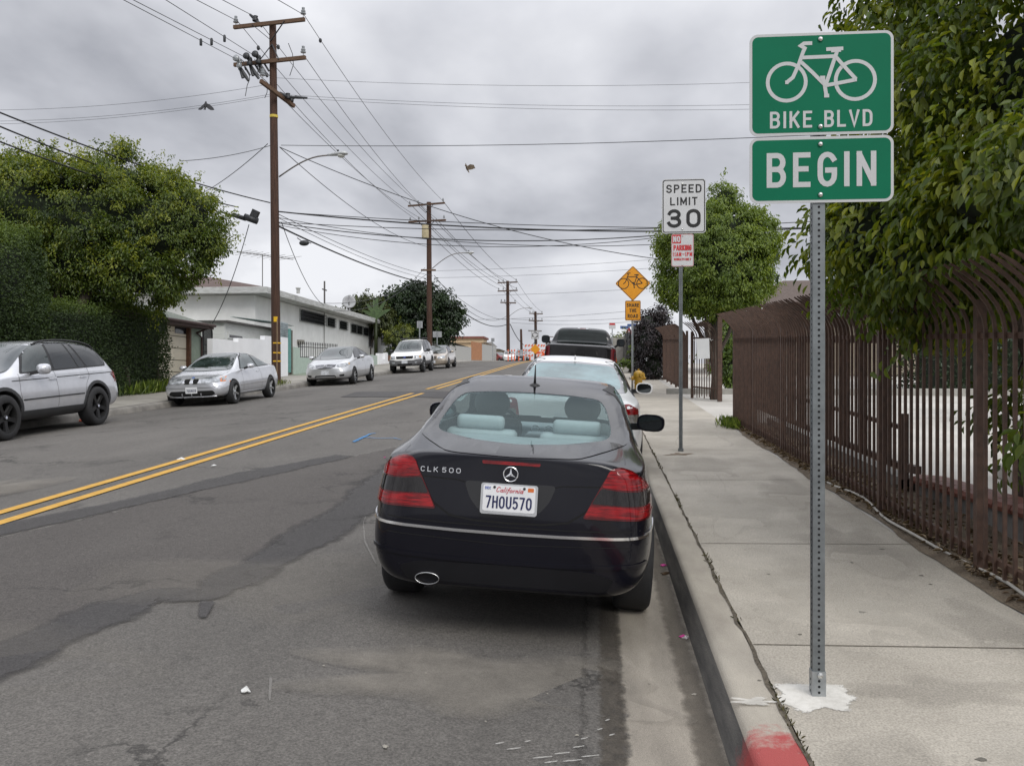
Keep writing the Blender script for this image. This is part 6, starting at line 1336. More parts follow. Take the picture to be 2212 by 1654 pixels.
def box_leaves(name, x0, x1, y0, y1, zf, h, n, size, mat, parent, seed, rough=.14, tone0=.35, top=None):
    """a clipped hedge: leaves over the faces of a box that follows the ground"""
    q = np.random.default_rng(seed); dx, dy = x1 - x0, y1 - y0; A = np.array([dx * dy, dy * h, dy * h, dx * h, dx * h]); f = q.choice(5, n, p=A / A.sum()); u, v = q.random(n), q.random(n)
    X = np.where(f == 0, x0 + dx * u, np.where(f == 1, x1, np.where(f == 2, x0, x0 + dx * u))); Y = np.where(f == 0, y0 + dy * v, np.where(f <= 2, y0 + dy * u, np.where(f == 3, y0, y1))); Zr = np.where(f == 0, 1., v)
    NN = np.array([[0, 0, 1], [1, 0, 0], [-1, 0, 0], [0, -1, 0], [0, 1, 0]], float)[f]
    hh = np.array([h * (1 + (top(y) if top else 0)) for y in Y]); zz = np.array([zf(y) for y in Y])
    P = np.stack([X, Y, zz + Zr * hh], 1)
    wob = .5 * np.sin(Y * 1.9 + Zr * 4) + .5 * np.sin(X * 3.1 + Zr * 6.3 + Y) ; P += NN * (rough * (wob[:, None] * .6 + q.standard_normal((n, 1)) * .45))
    rd = np.clip((Zr - .85) / .15, 0, 1)[:, None] * (f > 0)[:, None]; P -= NN * rd ** 2 * .18
    D = NN * .5 + q.standard_normal((n, 3)) * .55 + np.array([0, 0, -.15]); Nn = NN + q.standard_normal((n, 3)) * .35 + np.array([0, 0, .3])
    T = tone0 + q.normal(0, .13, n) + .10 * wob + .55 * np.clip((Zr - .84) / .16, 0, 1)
    return leaves(name, P, D, Nn, size, T, mat, parent, .55, seed=seed)
def trunk(name, pts, r, mat, parent, n=10):
    b = MB(); b.tube(pts, r, n); return b.build(name, mat, parent, True)
def limb_set(root, base, tips, r0, r1, mat=None, name='limb'):
    for k, t in enumerate(tips):
        a, b_ = Vector(base), Vector(t); mid = a.lerp(b_, .5) + Vector((.12 * math.sin(k * 2.1), .12 * math.cos(k * 1.7), .1)); trunk(name, [a, a.lerp(mid, .5), mid, mid.lerp(b_, .6), b_], [r0, r0 * .85, (r0 + r1) / 2, r1 * 1.2, r1], mat or bark, root, 8)

# the big ficus over the near fence
t = empty('ficus_tree', (3.55, 7.6, walk_z(2.4, 7.6)), 'large leafy ficus hanging over the near fence, filling the upper right corner', 'tree'); o = np.array(t.location)
bl = [((3.75, 7.3, 3.95), (1.75, 1.9, 1.55)), ((3.3, 6.1, 3.55), (1.15, 1.0, 1.1)), ((4.6, 6.6, 4.4), (1.8, 1.7, 1.5)), ((3.6, 7.2, 5.3), (1.55, 1.6, 1.2)), ((5.4, 7.6, 3.6), (1.6, 1.8, 1.2)), ((2.75, 7.6, 2.95), (.72, .8, .62)), ((2.55, 7.3, 2.45), (.30, .40, .34)), ((3.3, 8.9, 3.3), (1.1, 1.1, 1.0)), ((3.9, 5.6, 2.75), (.8, .6, .5)), ((2.45, 7.0, 2.66), (.55, .9, .40)), ((2.55, 5.9, 2.95), (.6, .8, .42)), ((3.0, 5.2, 2.95), (.7, .6, .45)), ((2.15, 7.2, 2.9), (.45, .7, .5)), ((2.75, 7.2, 2.4), (.4, .5, .28)), ((2.75, 5.0, 2.9), (.55, .65, .36)), ((2.95, 4.45, 3.0), (.55, .5, .36))]
bl = [(tuple(np.array(c) - o), r) for c, r in bl]
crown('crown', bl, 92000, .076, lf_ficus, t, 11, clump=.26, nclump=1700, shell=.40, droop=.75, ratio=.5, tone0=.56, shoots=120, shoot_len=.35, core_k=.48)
trunk('trunk', [(0, 0, -.1), (-.02, .05, .5), (.05, .02, 1.1), (.12, -.1, 1.9), (.2, -.2, 2.8)], [.20, .15, .13, .12, .08], bark, t)
limb_set(t, (.05, .02, 1.2), [(-.8, -.6, 2.5), (.9, -.8, 2.9), (.3, 1.0, 2.6), (1.2, .5, 2.6)], .08, .03)
lo = np.array([(3.02, 7.0, 1.55), (3.0, 6.75, 1.3), (3.05, 6.6, 1.75), (3.1, 7.3, 1.7), (2.98, 6.35, 1.5), (3.1, 6.0, 1.05), (2.85, 5.55, 1.35), (2.95, 5.4, 1.15), tuple(W(2196, 990, 5.0)), tuple(W(2225, 960, 5.1))]) - o
crown('foliage', [(tuple(p), (.16, .18, .2)) for p in lo], 420, .085, lf_ficus, t, 12, clump=.14, nclump=26, core=False, tone0=.45)
trunk('twig', [tuple(lo[1] + [0, .2, .1]), tuple(lo[0] + [.2, .3, .2]), (-.1, -.1, 1.5)], [.008, .012, .02], bark, t, 6)
# the round ficus behind the gate
p = W(1543, 560, 23.2); t = empty('ficus_tree', (p.x, p.y, walk_z(2.4, p.y)), 'round light green ficus behind the open picket gate', 'tree'); o = np.array(t.location)
bl = [((p.x, p.y, p.z - .15), (1.45, 1.45, 1.35)), ((p.x + .1, p.y, p.z + .55), (1.2, 1.2, .95)), ((p.x - .3, p.y, p.z - .75), (1.1, 1.1, .65)), ((p.x + .35, p.y, p.z - .6), (1.15, 1.15, .8)), ((p.x + .28, p.y, p.z + 1.45), (.42, .42, .5)), ((p.x - .68, p.y, p.z + .5), (.8, .9, .75)), ((p.x + .80, p.y, p.z + .5), (.8, .9, .78))]
crown('crown', [(tuple(np.array(c) - o), r) for c, r in bl], 52000, .068, lf_ficus2, t, 21, clump=.19, nclump=1100, shell=.26, tone0=.60, shoots=90, shoot_len=.26, core_k=.66)
trunk('trunk', [(0, 0, -.1), (.03, 0, .6), (-.03, 0, 1.2), (0, 0, 2.2)], [.13, .10, .09, .08], bark, t)
limb_set(t, (-.02, 0, .9), [(-.6, .1, 2.2), (.5, -.1, 2.2), (-.25, -.3, 2.3), (.25, .3, 2.3)], .06, .035)
# left: clipped hedges and the big tree
lg = lambda y: walk_z(-14, y)
t = empty('clipped_hedge', (-14.2, 17, lg(17)), 'tall clipped hedge at the left edge behind the silver off-roader', 'hedge'); o = t.location
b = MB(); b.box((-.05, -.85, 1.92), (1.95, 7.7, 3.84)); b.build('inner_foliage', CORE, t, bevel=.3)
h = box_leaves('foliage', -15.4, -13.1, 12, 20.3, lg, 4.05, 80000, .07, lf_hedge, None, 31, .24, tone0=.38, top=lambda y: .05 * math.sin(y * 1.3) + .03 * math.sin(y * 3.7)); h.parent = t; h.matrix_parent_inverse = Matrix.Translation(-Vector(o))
t = empty('clipped_hedge', (-14.6, 24, lg(24)), 'dark box-clipped hedge beside the garage, behind the off-roader and the coupe', 'hedge'); o = t.location
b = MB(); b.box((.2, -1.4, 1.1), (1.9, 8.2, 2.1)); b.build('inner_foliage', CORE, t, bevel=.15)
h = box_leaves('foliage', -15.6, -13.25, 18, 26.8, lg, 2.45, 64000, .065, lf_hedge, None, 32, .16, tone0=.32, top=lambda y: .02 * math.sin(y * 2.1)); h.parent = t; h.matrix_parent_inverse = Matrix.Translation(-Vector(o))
for (x, y) in ((-13.35, 24.6), (-13.3, 26.3)): trunk('stem', [(x - o.x, y - o.y, -.2), (x - o.x + .03, y - o.y, .3), (x - o.x - .05, y - o.y, .8)], [.08, .06, .05], bark, t)
p = W(230, 500, 25.5); t = empty('ficus_tree', (p.x, p.y, lg(p.y)), 'big spreading ficus rising behind the clipped hedges on the left', 'tree'); o = np.array(t.location)
def WB(X, Y, d, rx, ry, rz_): q = W(X, Y, d); return (tuple(np.array(q) - o), (rx, ry, rz_))
bl = [WB(200, 490, 26, 2.6, 2.2, 1.8), WB(40, 480, 25.5, 2.3, 2.2, 1.9), WB(330, 500, 26, 1.9, 1.8, 1.7), WB(250, 400, 26, 1.3, 1.3, .9), WB(100, 410, 26, 1.7, 1.6, .9), WB(400, 470, 26, 1.05, 1.1, .9), WB(300, 590, 25.5, 1.5, 1.5, .95), WB(160, 580, 25.5, 1.7, 1.6, 1.0), WB(440, 520, 26, .62, .7, .6), WB(-90, 470, 25, 2.2, 2.2, 1.7), WB(262, 335, 26, .3, .3, .42), WB(350, 405, 26, .75, .7, .5)]
crown('crown', bl, 105000, .082, lf_ficus, t, 41, clump=.30, nclump=1500, shell=.32, droop=.6, tone0=.47, shoots=330, shoot_len=.6, core_k=.6, top_light=.2)
for dx in (-1.0, -.2):
    trunk('trunk', [(dx, -.8, 0), (dx + .1, -.8, 1.2), (dx - .1, -.8, 2.4), (dx + .3, -.5, 3.6)], [.22, .18, .16, .12], bark, t)
# far left trees
def wtree(label, blobs, n, size, mat, seed, base, clump=.4, nclump=300, tone0=.4, trunks=1, shoots=20, shell=.4, name='broadleaf_tree', ratio=.6):
    q = W(*base); zz = walk_z(-14, q.y) if q.x < -5 else walk_z(2.4, q.y); t = empty(name, (q.x, q.y, zz), label, 'tree'); o = np.array(t.location); bl = []
    for X, Y, d, rx, ry, r3 in blobs: c = W(X, Y, d); bl.append((tuple(np.array(c) - o), (rx, ry, r3)))
    crown('crown', bl, n, size, mat, t, seed, clump=clump, nclump=nclump, tone0=tone0, shoots=shoots, shoot_len=.6, shell=shell, ratio=ratio); top = np.mean([b_[0] for b_ in bl], 0)
    trunk('trunk', [(0, 0, -.2), (.1, 0, top[2] * .35), tuple(top * [.6, .6, .75])], [.2, .15, .08], bark, t)
    for k in range(3): limb_set(t, (.1, 0, top[2] * .35), [tuple(np.array(bl[(k * 2 + 1) % len(bl)][0]) * [1, 1, .9])], .1, .04)
    return t
wtree('dark green broadleaf tree behind the second pole, beyond the white building', [(905, 672, 66, 2.1, 2, 1.6), (860, 680, 66, 1.6, 1.6, 1.4), (950, 672, 66, 1.5, 1.5, 1.4), (905, 635, 66, 1.4, 1.4, .9), (975, 690, 66, 1.0, 1.0, .8), (880, 720, 66, 1.7, 1.6, .9), (945, 715, 66, 1.4, 1.3, .9), (850, 650, 66, .9, .9, .7)], 17000, .20, lf_dark, 51, (915, 780, 66), clump=.5, nclump=380, tone0=.45, shoots=60)
wtree('olive green bushy tree showing over the end of the white roof', [(775, 668, 64, 1.1, 1, 1.0), (805, 675, 64, 1.2, 1.1, 1.1), (760, 690, 64, .9, .9, .8), (825, 690, 64, 1.0, 1, 1.0)], 6000, .15, lf_olive, 52, (795, 785, 64), clump=.35, nclump=160)
bt = W(812, 690, 62); t = empty('banana_plant', (bt.x, bt.y, walk_z(-14, bt.y)), 'banana plant with broad upright leaves between the olive and dark trees', 'plant')
top = bt.z - t.location.z; trunk('stem', [(0, 0, 0), (0, 0, top * .5), (0, 0, top)], [.14, .12, .10], lf_olive, t)
for k, (a, el, L) in enumerate(((20, 66, 1.7), (150, 60, 1.6), (80, 80, 1.9), (165, 40, 1.3), (10, 42, 1.4), (110, 70, 1.8))):
    d = Vector((math.cos(R(a)) * math.cos(R(el)), .4 * math.sin(R(a)) * math.cos(R(el)), math.sin(R(el)))); s = d.cross(Vector((0, 1, 0))).normalized() * .13; b = MB(); vs = []
    for i in range(8):
        u = i / 7; c = Vector((0, 0, top)) + d * L * u - Vector((0, 0, .35)) * (u * u) * L * .5; w_ = math.sin(math.pi * min(1, u * .9 + .08)) ** .7; vs += [c - s * w_ + Vector((0, 0, .07 * w_)), c, c + s * w_ + Vector((0, 0, .07 * w_))]
    b.add(vs, [(i * 3 + j, i * 3 + j + 1, i * 3 + 4 + j, i * 3 + 3 + j) for i in range(7) for j in range(2)]); b.build('leaf_blade', M('banana_leaf', (.055, .095, .03), .5, var=.3, scale=6), t, True)
# right: plum, far shrubs, lot hedge, plants by the gate
wtree('dark purple-leaved shrub on the walk beyond the far picket fence', [(1405, 740, 35.5, .75, .8, 1.1), (1412, 795, 35.5, .7, .8, .7), (1400, 700, 35.5, .5, .5, .55), (1425, 690, 36, .5, .5, .5), (1392, 812, 35, .38, .4, .22), (1430, 745, 36.3, .6, .6, 1.0)], 11000, .085, lf_plum, 61, (1412, 825, 35.7), clump=.22, nclump=300, tone0=.4, name='plum_shrub')
wtree('small yellow-green tree far up the right walk above the grey block wall', [(1336, 738, 66, .9, .9, .55), (1345, 745, 66, .7, .7, .5), (1328, 748, 66, .6, .6, .4)], 2200, .13, lf_yel, 62, (1338, 770, 66), clump=.3, nclump=90, shoots=8)
wtree('leafy climbing bush seen through the driveway gap beside the gate', [(1580, 745, 27.5, .5, .5, .9), (1572, 790, 27, .45, .5, .6), (1590, 800, 27.3, .5, .5, .35)], 3600, .09, lf_ficus2, 63, (1580, 830, 27.2), clump=.2, nclump=110, name='garden_bush')
wtree('low green weeds growing out of the foot of the black mesh fence', [(1366, 770, 44, .25, .5, .55), (1352, 784, 43, .5, .6, .18)], 1500, .08, lf_ficus2, 64, (1362, 795, 43.5), clump=.16, nclump=60, name='weed_clump', shoots=4)
t = empty('lot_hedge', (16, 28.6, walk_z(2.4, 28.6)), 'dark tall hedge along the far side of the parking lot seen through the bars', 'hedge'); o = t.location
h = box_leaves('foliage', 9.6, 30, 27, 29.5, lambda y: walk_z(2.4, y) - .2, 4.2, 26000, .13, lf_dark, None, 65, .3, tone0=.35, top=lambda y: .08 * math.sin(y * 2)); h.parent = t; h.matrix_parent_inverse = Matrix.Translation(-Vector(o))
b = MB(); b.box((3.8, 0, 1.9), (19.4, 1.9, 3.9)); b.build('inner_foliage', CORE, t)
t = empty('boundary_bush', (9.5, 17, walk_z(2.4, 17)), 'dark bush mass inside the lot behind the big ficus', 'bush'); crown('foliage', [((0, 0, 1.6), (2.2, 1.6, 1.9)), ((2.8, -1.5, 1.9), (2.4, 1.8, 2.1))], 9000, .12, lf_dark, t, 66, clump=.35, nclump=240)
# dry leaves and weeds along the fence foot
q = np.random.default_rng(5); n = 5200; y = 3.2 + 13.2 * q.random(n); x = 2.42 + np.abs(q.normal(0, .22, n)) + .10 * (q.random(n) < .3); x = np.minimum(x, 3.05); P = np.stack([x, y, np.array([walk_z(a, c) for a, c in zip(x, y)]) + .02 + .03 * q.random(n)], 1)
a = q.random(n) * 6.283; D = np.stack([np.cos(a), np.sin(a), q.normal(0, .25, n)], 1); Nn = np.tile([0., 0, 1], (n, 1)) + q.normal(0, .35, (n, 3))
tag(leaves('dry_leaves', P, D, Nn, .055, q.random(n), leaf_mat('dry_leaf', (.07, .045, .025), (.16, .11, .065), (.30, .23, .15), .1, .8), None, .38, fold=.5), kind='stuff')
def tuft(name, label, cx, cy, rx, ry, n, hgt, mat, zf, seed):
    q = np.random.default_rng(seed); P = np.stack([cx + rx * q.normal(0, .5, n), cy + ry * q.normal(0, .5, n), np.zeros(n)], 1); P[:, 2] = [zf(a, c) for a, c in P[:, :2]]
    D = q.normal(0, .35, (n, 3)) + np.array([0, 0, 1.]); Nn = q.normal(0, 1, (n, 3)); return tag(leaves(name, P, D, Nn, hgt, q.random(n), mat, None, .09, seed=seed), kind='stuff')
tuft('grass_tuft', 'tuft of green grass where the near fence ends at the driveway', 2.38, 16.2, .18, .55, 420, .16, lf_ficus2, walk_z, 7)
tuft('grass_tuft', 'dry yellow grass patch on the left verge between coupe and saloon', -11.5, 30.0, .5, 1.6, 1500, .14, lf_yel, lambda x, y: walk_z(x, y), 8)
tuft('grass_tuft', 'green strappy weeds under the clipped hedge beside the left walk', -13.1, 25.6, .22, 1.6, 500, .34, lf_ficus2, lambda x, y: walk_z(x, y), 9)
q = np.random.default_rng(15); n = 600; y = 2.6 + 11 * q.random(n) ** 1.2; P = np.stack([.783 + q.normal(0, .008, n), y, np.array([Lz(c) + .213 for c in y])], 1); kk = (np.sin(y * 2.3) + np.sin(y * 5.1 + 1) + q.normal(0, .6, n)) > .2; P = P[kk]; n = len(P)
tag(leaves('joint_weeds', P, q.normal(0, .5, (n, 3)) + np.array([0, 0, .8]), q.normal(0, 1, (n, 3)), .024, q.random(n), leaf_mat('dry_weed', (.03, .03, .012), (.07, .065, .025), (.14, .12, .06), .2, .8), None, .3, seed=3), kind='stuff')
# ------------------------------------------------------------------ buildings and walls on the left
white_st = M('white_stucco', (.74, .75, .73), .9, var=.08, scale=1.2, bump=.35, bscale=110, detail=9, col2=(.84, .85, .83))
white_st2 = M('fresh_white_wall', (.84, .85, .86), .85, var=.03, scale=1.5, bump=.25, bscale=80, detail=8)
pale_gr = M('pale_green_stucco', (.30, .36, .29), .9, var=.08, bump=.25, bscale=90)
pale_gr2 = M('pale_mint_wall', (.42, .50, .44), .85, var=.06, bump=.2)
old_wh = M('peeling_white_boards', (.52, .53, .50), .85, var=.1, scale=9, stretch=(.4, .4, 6), detail=9, col2=(.66, .67, .65))
fascia_m = M('weathered_fascia', (.36, .36, .34), .8, scale=7, stretch=(.4, .4, 5), detail=10, col2=(.60, .61, .60))
grey_shing = M('grey_green_shingles', (.12, .135, .115), .95, scale=9, bump=.6, bscale=30, stretch=(4, 1, 1), detail=9, col2=(.24, .26, .22))
brown_roof = M('brown_flat_roof', (.10, .068, .060), .95, scale=3, var=.15, bump=.3, bscale=50, col2=(.125, .088, .076))
wood_br = M('brown_door_frame', (.12, .055, .030), .7, var=.2, scale=8)
eave_br = M('dark_brown_eave', (.055, .030, .026), .7, var=.15)
door_cr = M('cream_garage_door', (.72, .66, .53), .7, var=.06, scale=2)
iron = M('black_iron', (.012, .012, .013), .5, .4, var=.1)
win_dk = M('dark_window', (.022, .026, .030), .12, spec=.6, var=.3, scale=3)
def box_to(b, x0, x1, y0, y1, z0, z1, o=(0, 0, 0)): return b.box(((x0 + x1) / 2 - o[0], (y0 + y1) / 2 - o[1], (z0 + z1) / 2 - o[2]), (abs(x1 - x0), abs(y1 - y0), abs(z1 - z0)))
def part(name, mat, root, x0, x1, y0, y1, z0, z1, bevel=0):
    b = MB(); box_to(b, x0, x1, y0, y1, z0, z1, root.location); return b.build(name, mat, root, bevel=bevel)
def zl(y): return walk_z(-13.6, y)

# garage
GX = -14.5; yR = at_x(435, 800, GX).y; yd1 = at_x(408, 800, GX).y; yd0 = yd1 - 4.6; zt = at_x(462, 706, GX + .5).z; gz = zl(30) + .02
ga = empty('garage', (GX, 30, gz), 'pale green garage with a cream sectional door beside the dark hedge', 'garage')
part('wall', pale_gr, ga, GX - 6, GX, yd1 + .14, yR, gz - .3, zt); part('wall', pale_gr, ga, GX - 6, GX, yd0 - 1.5, yd0 - .14, gz - .3, zt); part('wall', pale_gr, ga, GX - 6, GX - .002, yd0 - .14, yd1 + .14, gz + 2.12, zt)
dr = MB(); n = 5; dh = 2.1 / n
for k in range(n): box_to(dr, GX - .16, GX - .10, yd0, yd1, gz + k * dh + .012, gz + (k + 1) * dh - .012, ga.location)
d = dr.build('garage_door', door_cr, ga, bevel=.012); box_to(q := MB(), GX - .2, GX - .17, yd0, yd1, gz - .2, gz + 2.1, ga.location); q.build('door_backing', M('door_groove', (.25, .23, .19), .8), d)
for k in range(3):
    y = yd1 - .45 - k * 1.5; b = MB(); box_to(b, GX - .1, GX - .085, y - .42, y + .42, gz + 4 * dh + .1, gz + 5 * dh - .1, ga.location); b.build('door_window', win_dk, d)
for a, c in ((yd1, yd1 + .14), (yd0 - .14, yd0)): part('door_frame', wood_br, ga, GX - .12, GX + .03, a, c, gz - .1, gz + 2.12)
part('door_frame', wood_br, ga, GX - .12, GX + .025, yd0, yd1, gz + 2.1, gz + 2.2)
ye = at_x(462, 706, GX + .5).y; y0 = yd0 - 2; xe = GX + .5; xb = GX - 6.5; zr_ = zt + 1.35; o = ga.location
b = MB(); V = [(xe, y0, zt), (xe, ye, zt), (xb, ye, zt), (xb, y0, zt), ((xe + xb) / 2, y0 + 3.2, zr_), ((xe + xb) / 2, ye - 3.2, zr_)]; V = [(x - o.x, y - o.y, z - o.z + .03) for x, y, z in V]
b.add(V, [(0, 1, 5, 4), (1, 2, 5), (2, 3, 4, 5), (3, 0, 4)]); b.build('roof', grey_shing, ga)
b = MB(); box_to(b, xb, xe, y0, ye, zt - .10, zt + .02, o); b.build('eave', eave_br, ga); b = MB(); b.tube([Vector((xe + .05, y0, zt + .03)) - o, Vector((xe + .05, ye, zt + .03)) - o], .055, 8); b.build('gutter', eave_br, ga)
b = MB(); b.tube([Vector((xe + .02, ye - .35, zt - .02)) - o, Vector((GX + .08, ye - .5, zt - .25)) - o, Vector((GX + .06, yR - .1, zt - .4)) - o, Vector((GX + .06, yR - .1, gz)) - o], .04, 8); b.build('downpipe', eave_br, ga)
# iron side gate
yg0, yg1 = at_x(436, 780, GX).y + .05, at_x(459, 780, GX).y; ig = empty('iron_gate', (GX, (yg0 + yg1) / 2, zl(34)), 'arched black iron gate between the garage and the white wall', 'gate'); o = ig.location; b = MB(); wy = (yg1 - yg0) / 2 - .04
for k in range(10): y = -wy + 2 * wy * k / 9; b.bar((0, y, .06), (0, y, 1.75 + .28 * math.sqrt(max(0, 1 - (y / wy) ** 2))), .025)
for k in range(9): y = -wy + 2 * wy * (k + .5) / 9; b.tube([(0, y + .05 * math.cos(a), .95 + .10 * math.sin(a)) for a in [2 * math.pi * j / 10 for j in range(11)]], .012, 4)
b.build('bars', iron, ig); b = MB(); b.tube([(0, -wy, .05)] + [(0, -wy * math.cos(a), 1.75 + .28 * math.sin(a)) for a in [math.pi * j / 12 for j in range(13)]] + [(0, wy, .05)], .03, 6); b.bar((0, -wy, .1), (0, wy, .1), .04); b.bar((0, -wy, 1.3), (0, wy, 1.3), .035); b.build('frame', iron, ig)
# stepped white wall in front of the shed
WXx = -13.3
def wall_from_pix(name, label, pts, base, x, mat, th=.16, group=None):
    """wall standing along the street at x: top outline from left to right, base height on the ground"""
    P = [at_x(X, Y, x) for X, Y in pts]; r = empty(name, (x, P[0].y, zl(P[0].y)), label, 'wall', group); o = r.location; top = [(p.y - o.y, p.z - o.z) for p in P]
    ys = sorted({t[0] for t in top}); low = [(top[-1][0], zl(top[-1][0] + o.y) - o.z - .2), (top[0][0], zl(top[0][0] + o.y) - o.z - .2)]
    b = MB(); b.prism([(y, z) for y, z in top] + low, th, Matrix(((0, 0, -1, 0), (1, 0, 0, 0), (0, 1, 0, 0), (0, 0, 0, 1)))); b.build('wall_body', mat, r); return r
wall_from_pix('garden_wall', 'smooth white wall with a stepped top behind the wooden pole and coupe', [(459.5, 731), (504, 735), (504, 738), (515, 738), (515.2, 730), (559, 732), (559, 733), (572, 733), (572.2, 725), (600, 727), (622, 729.5)], 0, WXx, white_st2, .2)
for X0, X1, Y0, Y1 in ((505, 515, 728, 738), (559, 569, 725, 733)): pass
sh = empty('shed', (-14.8, 38, zl(38)), 'old white shed with peeling boards behind the stepped white wall', 'shed'); o = sh.location
pa, pb = at_x(485, 702, -14.6), at_x(622, 705, -14.6)
part('wall', old_wh, sh, -17, -14.6, pa.y, pb.y, zl(38) - .3, pa.z + .1); part('roof', M('shed_tar_roof', (.09, .085, .08), .9, var=.3), sh, -17.2, -14.4, pa.y - .15, pb.y + .1, pa.z + .1, pa.z + .18)
a, c = at_x(491, 716, -14.6), at_x(524, 735, -14.6); fr = part('window_frame', old_wh, sh, -14.6, -14.56, a.y, c.y, c.z, a.z); b = MB(); box_to(b, -14.56, -14.55, a.y + .12, c.y - .12, c.z + .05, a.z - .12, o); b.build('window_pane', win_dk, sh)
b = MB(); a, c = at_x(568, 692, -14.2), at_x(624, 700, -14.2)
for k in range(16): y = a.y + (c.y - a.y) * k / 15; b.bar(Vector((-15.6, y, a.z + .15 + .03 * (k % 2))) - o, Vector((-14.0, y, a.z - .05 + .03 * (k % 2))) - o, .2, .015)
b.build('corrugated_roof', M('corrugated_sheet', (.10, .15, .14), .5, .3, var=.3, col2=(.22, .28, .26)), sh)
b = MB(); a = at_x(606, 697, -13.9); c = at_x(622, 728, -13.9)
for k in range(9): z = c.z + (a.z - c.z) * k / 8; b.bar(Vector((-13.9, a.y, z)) - o, Vector((-13.9, c.y, z - .02)) - o, .015, .10)
b.build('louvre_panel', M('faded_blue_louvre', (.42, .48, .50), .6, var=.15), sh)
b = MB(); a, c = at_x(474, 735, -15.2), at_x(480, 705, -15.2); b.tube([Vector(a) - o, Vector(c) - o, Vector(c) - o + Vector((0, .25, .1))], .09, 8); b.build('flue_pipe', M('dark_flue', (.05, .05, .05), .6), sh)
# teal gate, mint wall with iron railing
TX = -13.6
tg = empty('wooden_gate', (TX, at_x(628, 790, TX).y, zl(41)), 'narrow teal painted gate between the white wall and the mint wall', 'gate'); a, c = at_x(625, 710, TX), at_x(629, 796, TX)
part('gate_leaf', M('teal_paint', (.12, .30, .28), .6, var=.15), tg, TX - .06, TX, a.y, c.y, zl(40) + .05, a.z); part('post', M('weathered_post', (.12, .10, .08), .9, var=.2), tg, TX - .08, TX + .02, c.y, c.y + .14, zl(41) - .1, a.z - .05)
wall_from_pix('garden_wall', 'pale mint low wall carrying a black iron railing, behind the silver saloon', [(634, 749), (648, 751), (648.2, 772), (731, 774), (731.2, 757), (745, 758), (763, 760), (815, 768)], 0, TX, pale_gr2, .18)
a, c = at_x(648.5, 772, TX), at_x(731, 773.5, TX); rl = empty('iron_railing', (TX + .02 - .1, a.y, a.z), 'black iron railing with finials set in the mint low wall', 'railing'); o = rl.location; b = MB(); n = 22
for k in range(n + 1): y = (c.y - a.y) * k / n; z = (c.z - a.z) * k / n; b.bar((0, y, z), (0, y, z + .62), .022); b.lathe([(.001, .60), (.035, .64), (.012, .67), (.03, .70), (.001, .76)], 5, Matrix.Translation((0, y, z)))
b.build('bars', iron, rl)
for h in (.02, .5): b = MB(); b.bar((0, 0, h), (0, c.y - a.y, c.z - a.z + h), .03); b.build('rail', iron, rl)
wall_from_pix('garden_wall', 'low white wall with raised piers and pot openings beside the white off-roader', [(818, 763), (826, 763), (826.2, 775), (832, 776), (832.2, 763), (838, 762), (838.2, 780), (849, 780), (849.2, 757), (853, 757), (853.2, 775), (861, 775), (861.2, 757), (866, 757), (866.2, 772), (877, 772), (877.2, 745), (882, 745), (882.2, 768), (900, 768)], 0, -13.7, white_st2, .2)
for X in (844, 857, 871):
    p = at_x(X, 776, -13.8); pt = empty('planter_pot', (-13.8, p.y, p.z), 'wooden planter box in an opening of the low white wall', 'planter', 'planters in the low white wall'); b = MB(); b.box((0, 0, .0), (.3, .9, .5)); b.build('box', wood_br, pt, bevel=.02)
    crown('plant', [((0, 0, .5), (.3, .5, .4))], 260, .10, lf_dark, pt, 71 + X, clump=.15, nclump=14, core=False)
p = at_x(862, 722, -14.6); wtree('rose bush with pale flowers in front of the white house corner', [(855, 727, 61, .7, .7, .7), (872, 722, 61.5, .7, .7, .7), (862, 745, 61, .9, .8, .7)], 2600, .11, lf_yel, 81, (862, 775, 61), clump=.25, nclump=100, shoots=8, name='rose_bush')

# long white house
HX = -16.0; c0 = at_x(551, 640, HX); c1 = at_x(862, 720, HX); zf_ = 5.92; y0, y1 = c0.y, c1.y
wh = empty('white_house', (HX, y0, zl(y0)), 'long white stucco house with a flat white fascia and barred windows along the street', 'house'); o = wh.location
part('wall', white_st, wh, HX - 11, HX, y0, y1, zl(y0) - .6, zf_ - .02)
part('fascia', fascia_m, wh, HX - 12, HX + .85, y0 - .75, y1 + .6, zf_, zf_ + .30, bevel=.02)
b = MB(); V = [(HX - 12, y0 - .7, zf_ + .28), (HX + .8, y0 - .7, zf_ + .28), (HX + .8, y1 + .55, zf_ + .28), (HX - 12, y1 + .55, zf_ + .28), (HX - 5.2, y0 + 5.0, zf_ + 1.6), (HX - 5.2, y1 - 6, zf_ + 1.2)]; b.add([Vector(v) - o for v in V], [(0, 1, 4), (1, 2, 5, 4), (2, 3, 5), (3, 0, 4, 5)]); b.build('roof', brown_roof, wh)
def wwin(X0, X1, Y0, Y1, bars=True, name='window', m_=win_dk):
    a, c = at_x(X0, Y0, HX + .02), at_x(X1, Y1, HX + .02); f = part(name, M('white_frame', (.40, .41, .40), .7), wh, HX, HX + .05, a.y - .06, c.y + .06, c.z - .06, a.z + .06)
    b = MB(); box_to(b, HX + .05, HX + .06, a.y, c.y, c.z, a.z, o); b.build('pane', m_, f)
    if bars:
        b = MB(); n = max(4, int((c.y - a.y) / .2))
        for k in range(n + 1): y = a.y + (c.y - a.y) * k / n; b.bar(Vector((HX + .14, y, c.z - .05)) - o, Vector((HX + .14, y, a.z + .05)) - o, .02)
        for t in (0, .33, .67, 1): z = c.z + (a.z - c.z) * t; b.bar(Vector((HX + .14, a.y - .05, z)) - o, Vector((HX + .14, c.y + .05, z)) - o, .02)
        b.build('security_bars', iron, f)
def cx3(x, y): return ((600 + x / 2.765) * .6882, (800 + y / 2.765) * .6882)
